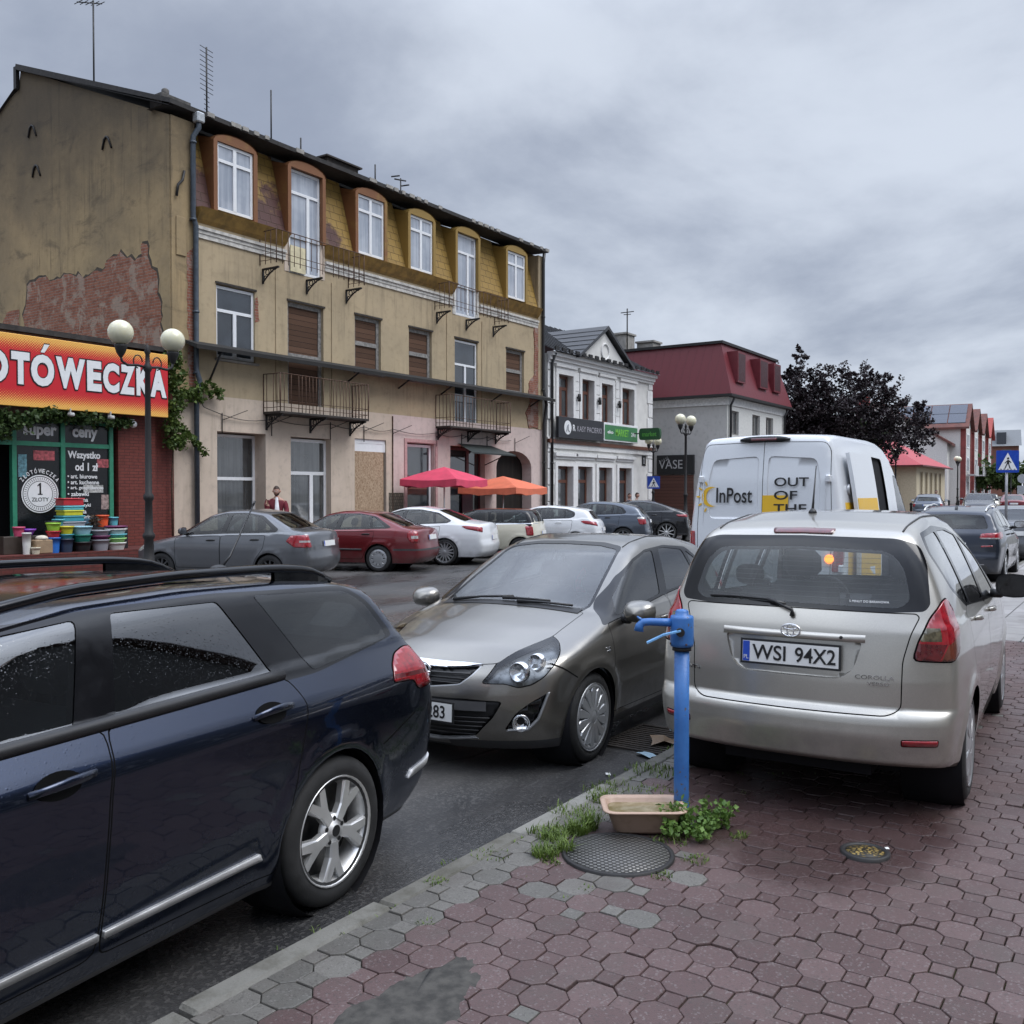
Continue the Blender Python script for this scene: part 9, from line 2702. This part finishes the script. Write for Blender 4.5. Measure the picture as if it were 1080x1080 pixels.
# ------------------------------------------------------------------ put the place together
ground(); blocks()
old_tenement(); bargain_shop(); white_house(); red_mansard_house(); kiosk_house(); row_houses(); far_block(); near_side_houses()
near_estate(); near_hatch(); near_verso(); place_far_cars(); delivery_van()
pump_and_covers(); weeds(); street_furniture(); goods(); vines(); trees(); people()
parasol('pink parasol before the old tenement, above the cream car', 25.2, 19.75, 0, 2.15, 2.62, (.60, .06, .115), 8)
parasol('orange parasol right of the pink one', 28.7, 19.75, 0, 2.4, 2.36, (.66, .17, .09), 5)
bpy.context.view_layer.update()
# ------------------------------------------------------------------ camera
cd = bpy.data.cameras.new('camera'); cam = bpy.data.objects.new('camera', cd); COL.objects.link(cam)
cd.sensor_fit = 'HORIZONTAL'; cd.sensor_width = 36.0; cd.lens = 36.0*1000/1080
cd.clip_start = .05; cd.clip_end = 3000
cam.location = (0, 0, 1.74)
_a = R(34.0); _p = math.atan(.02)
_d = Vector((math.cos(_a)*math.cos(_p), math.sin(_a)*math.cos(_p), -math.sin(_p)))
cam.rotation_euler = _d.to_track_quat('-Z', 'Y').to_euler()
SC.camera = cam
# ------------------------------------------------------------------ overcast daylight
w = bpy.data.worlds.new('World'); SC.world = w; w.use_nodes = True
t = NT.__new__(NT); t.m = w; t.t = w.node_tree; t.t.nodes.clear()
SUN_EL, SUN_AZ = 58.0, -75.0      # high behind the camera
sky = t.n('ShaderNodeTexSky', sky_type='NISHITA', sun_disc=False)
sky.sun_elevation = R(SUN_EL); sky.sun_rotation = R(90-SUN_AZ); sky.altitude = 100; sky.air_density = 1.0; sky.dust_density = 2.0
g = t.n('ShaderNodeTexCoord').outputs['Generated']
sx = t.n('ShaderNodeSeparateXYZ', {0: g})
z = t.math('MAXIMUM', sx.outputs[2], 0.0)
# cloud deck: noise on a plane overhead, so that it flattens towards the horizon
inv = t.math('DIVIDE', 1.0, t.math('ADD', z, .24))
px = t.math('MULTIPLY', sx.outputs[0], inv); py = t.math('MULTIPLY', sx.outputs[1], inv)
pv = t.n('ShaderNodeCombineXYZ', {0: px, 1: py, 2: 0.0}).outputs[0]
n1 = t.noise(pv, 1.0, 8, .56, .25); n2 = t.noise(t.n('ShaderNodeMapping', {'Vector': pv, 'Location': (7.3, 2.1, 0)}).outputs[0], .33, 4, .5, .2)
cl = t.math('ADD', t.math('MULTIPLY', n1, .62), t.math('MULTIPLY', n2, .38))
# one thin spot in the deck, low in the north-east
dv = t.n('ShaderNodeVectorMath', {0: g, 1: (.86, .34, .38)}, operation='DOT_PRODUCT').outputs['Value']
cl = t.math('ADD', cl, t.math('MULTIPLY', t.ramp(dv, .94, 1.0), .035))
f = t.ramp(cl, .40, .60)
dark = (1.9, 2.16, 2.75, 1); lite = (3.95, 4.3, 4.9, 1)
cloud = t.mix(f, dark, lite)
# overcast deck is brightest overhead
up = t.ramp(z, .42, .85, 1.0, 4.6)
low = t.ramp(z, .0, .12, 1.18, 1.0)
k = t.math('MULTIPLY', up, low)
cloud = t.n('ShaderNodeVectorMath', {0: cloud, 3: k}, operation='SCALE').outputs[0]
mx = t.mix(.94, sky.outputs[0], cloud)
bg = t.n('ShaderNodeBackground', {'Color': mx, 'Strength': .10})
o = t.n('ShaderNodeOutputWorld'); t.set(o.inputs[0], bg.outputs[0])
sd = bpy.data.lights.new('sun', 'SUN'); sd.energy = 1.0; sd.angle = R(40); sd.color = (1, .97, .93)
so = bpy.data.objects.new('sun', sd); COL.objects.link(so)
el, az = R(SUN_EL), R(SUN_AZ)
so.rotation_euler = (-Vector((math.cos(el)*math.cos(az), math.cos(el)*math.sin(az), math.sin(el)))).to_track_quat('-Z', 'Y').to_euler()
so.location = (0, -20, 40)
SC.view_settings.view_transform = 'Standard'; SC.view_settings.look = 'None'; SC.view_settings.exposure = 0.8; SC.view_settings.gamma = 1
SC.render.engine = 'CYCLES'
SC.cycles.max_bounces = 8; SC.cycles.transparent_max_bounces = 16; SC.cycles.caustics_reflective = False; SC.cycles.caustics_refractive = False
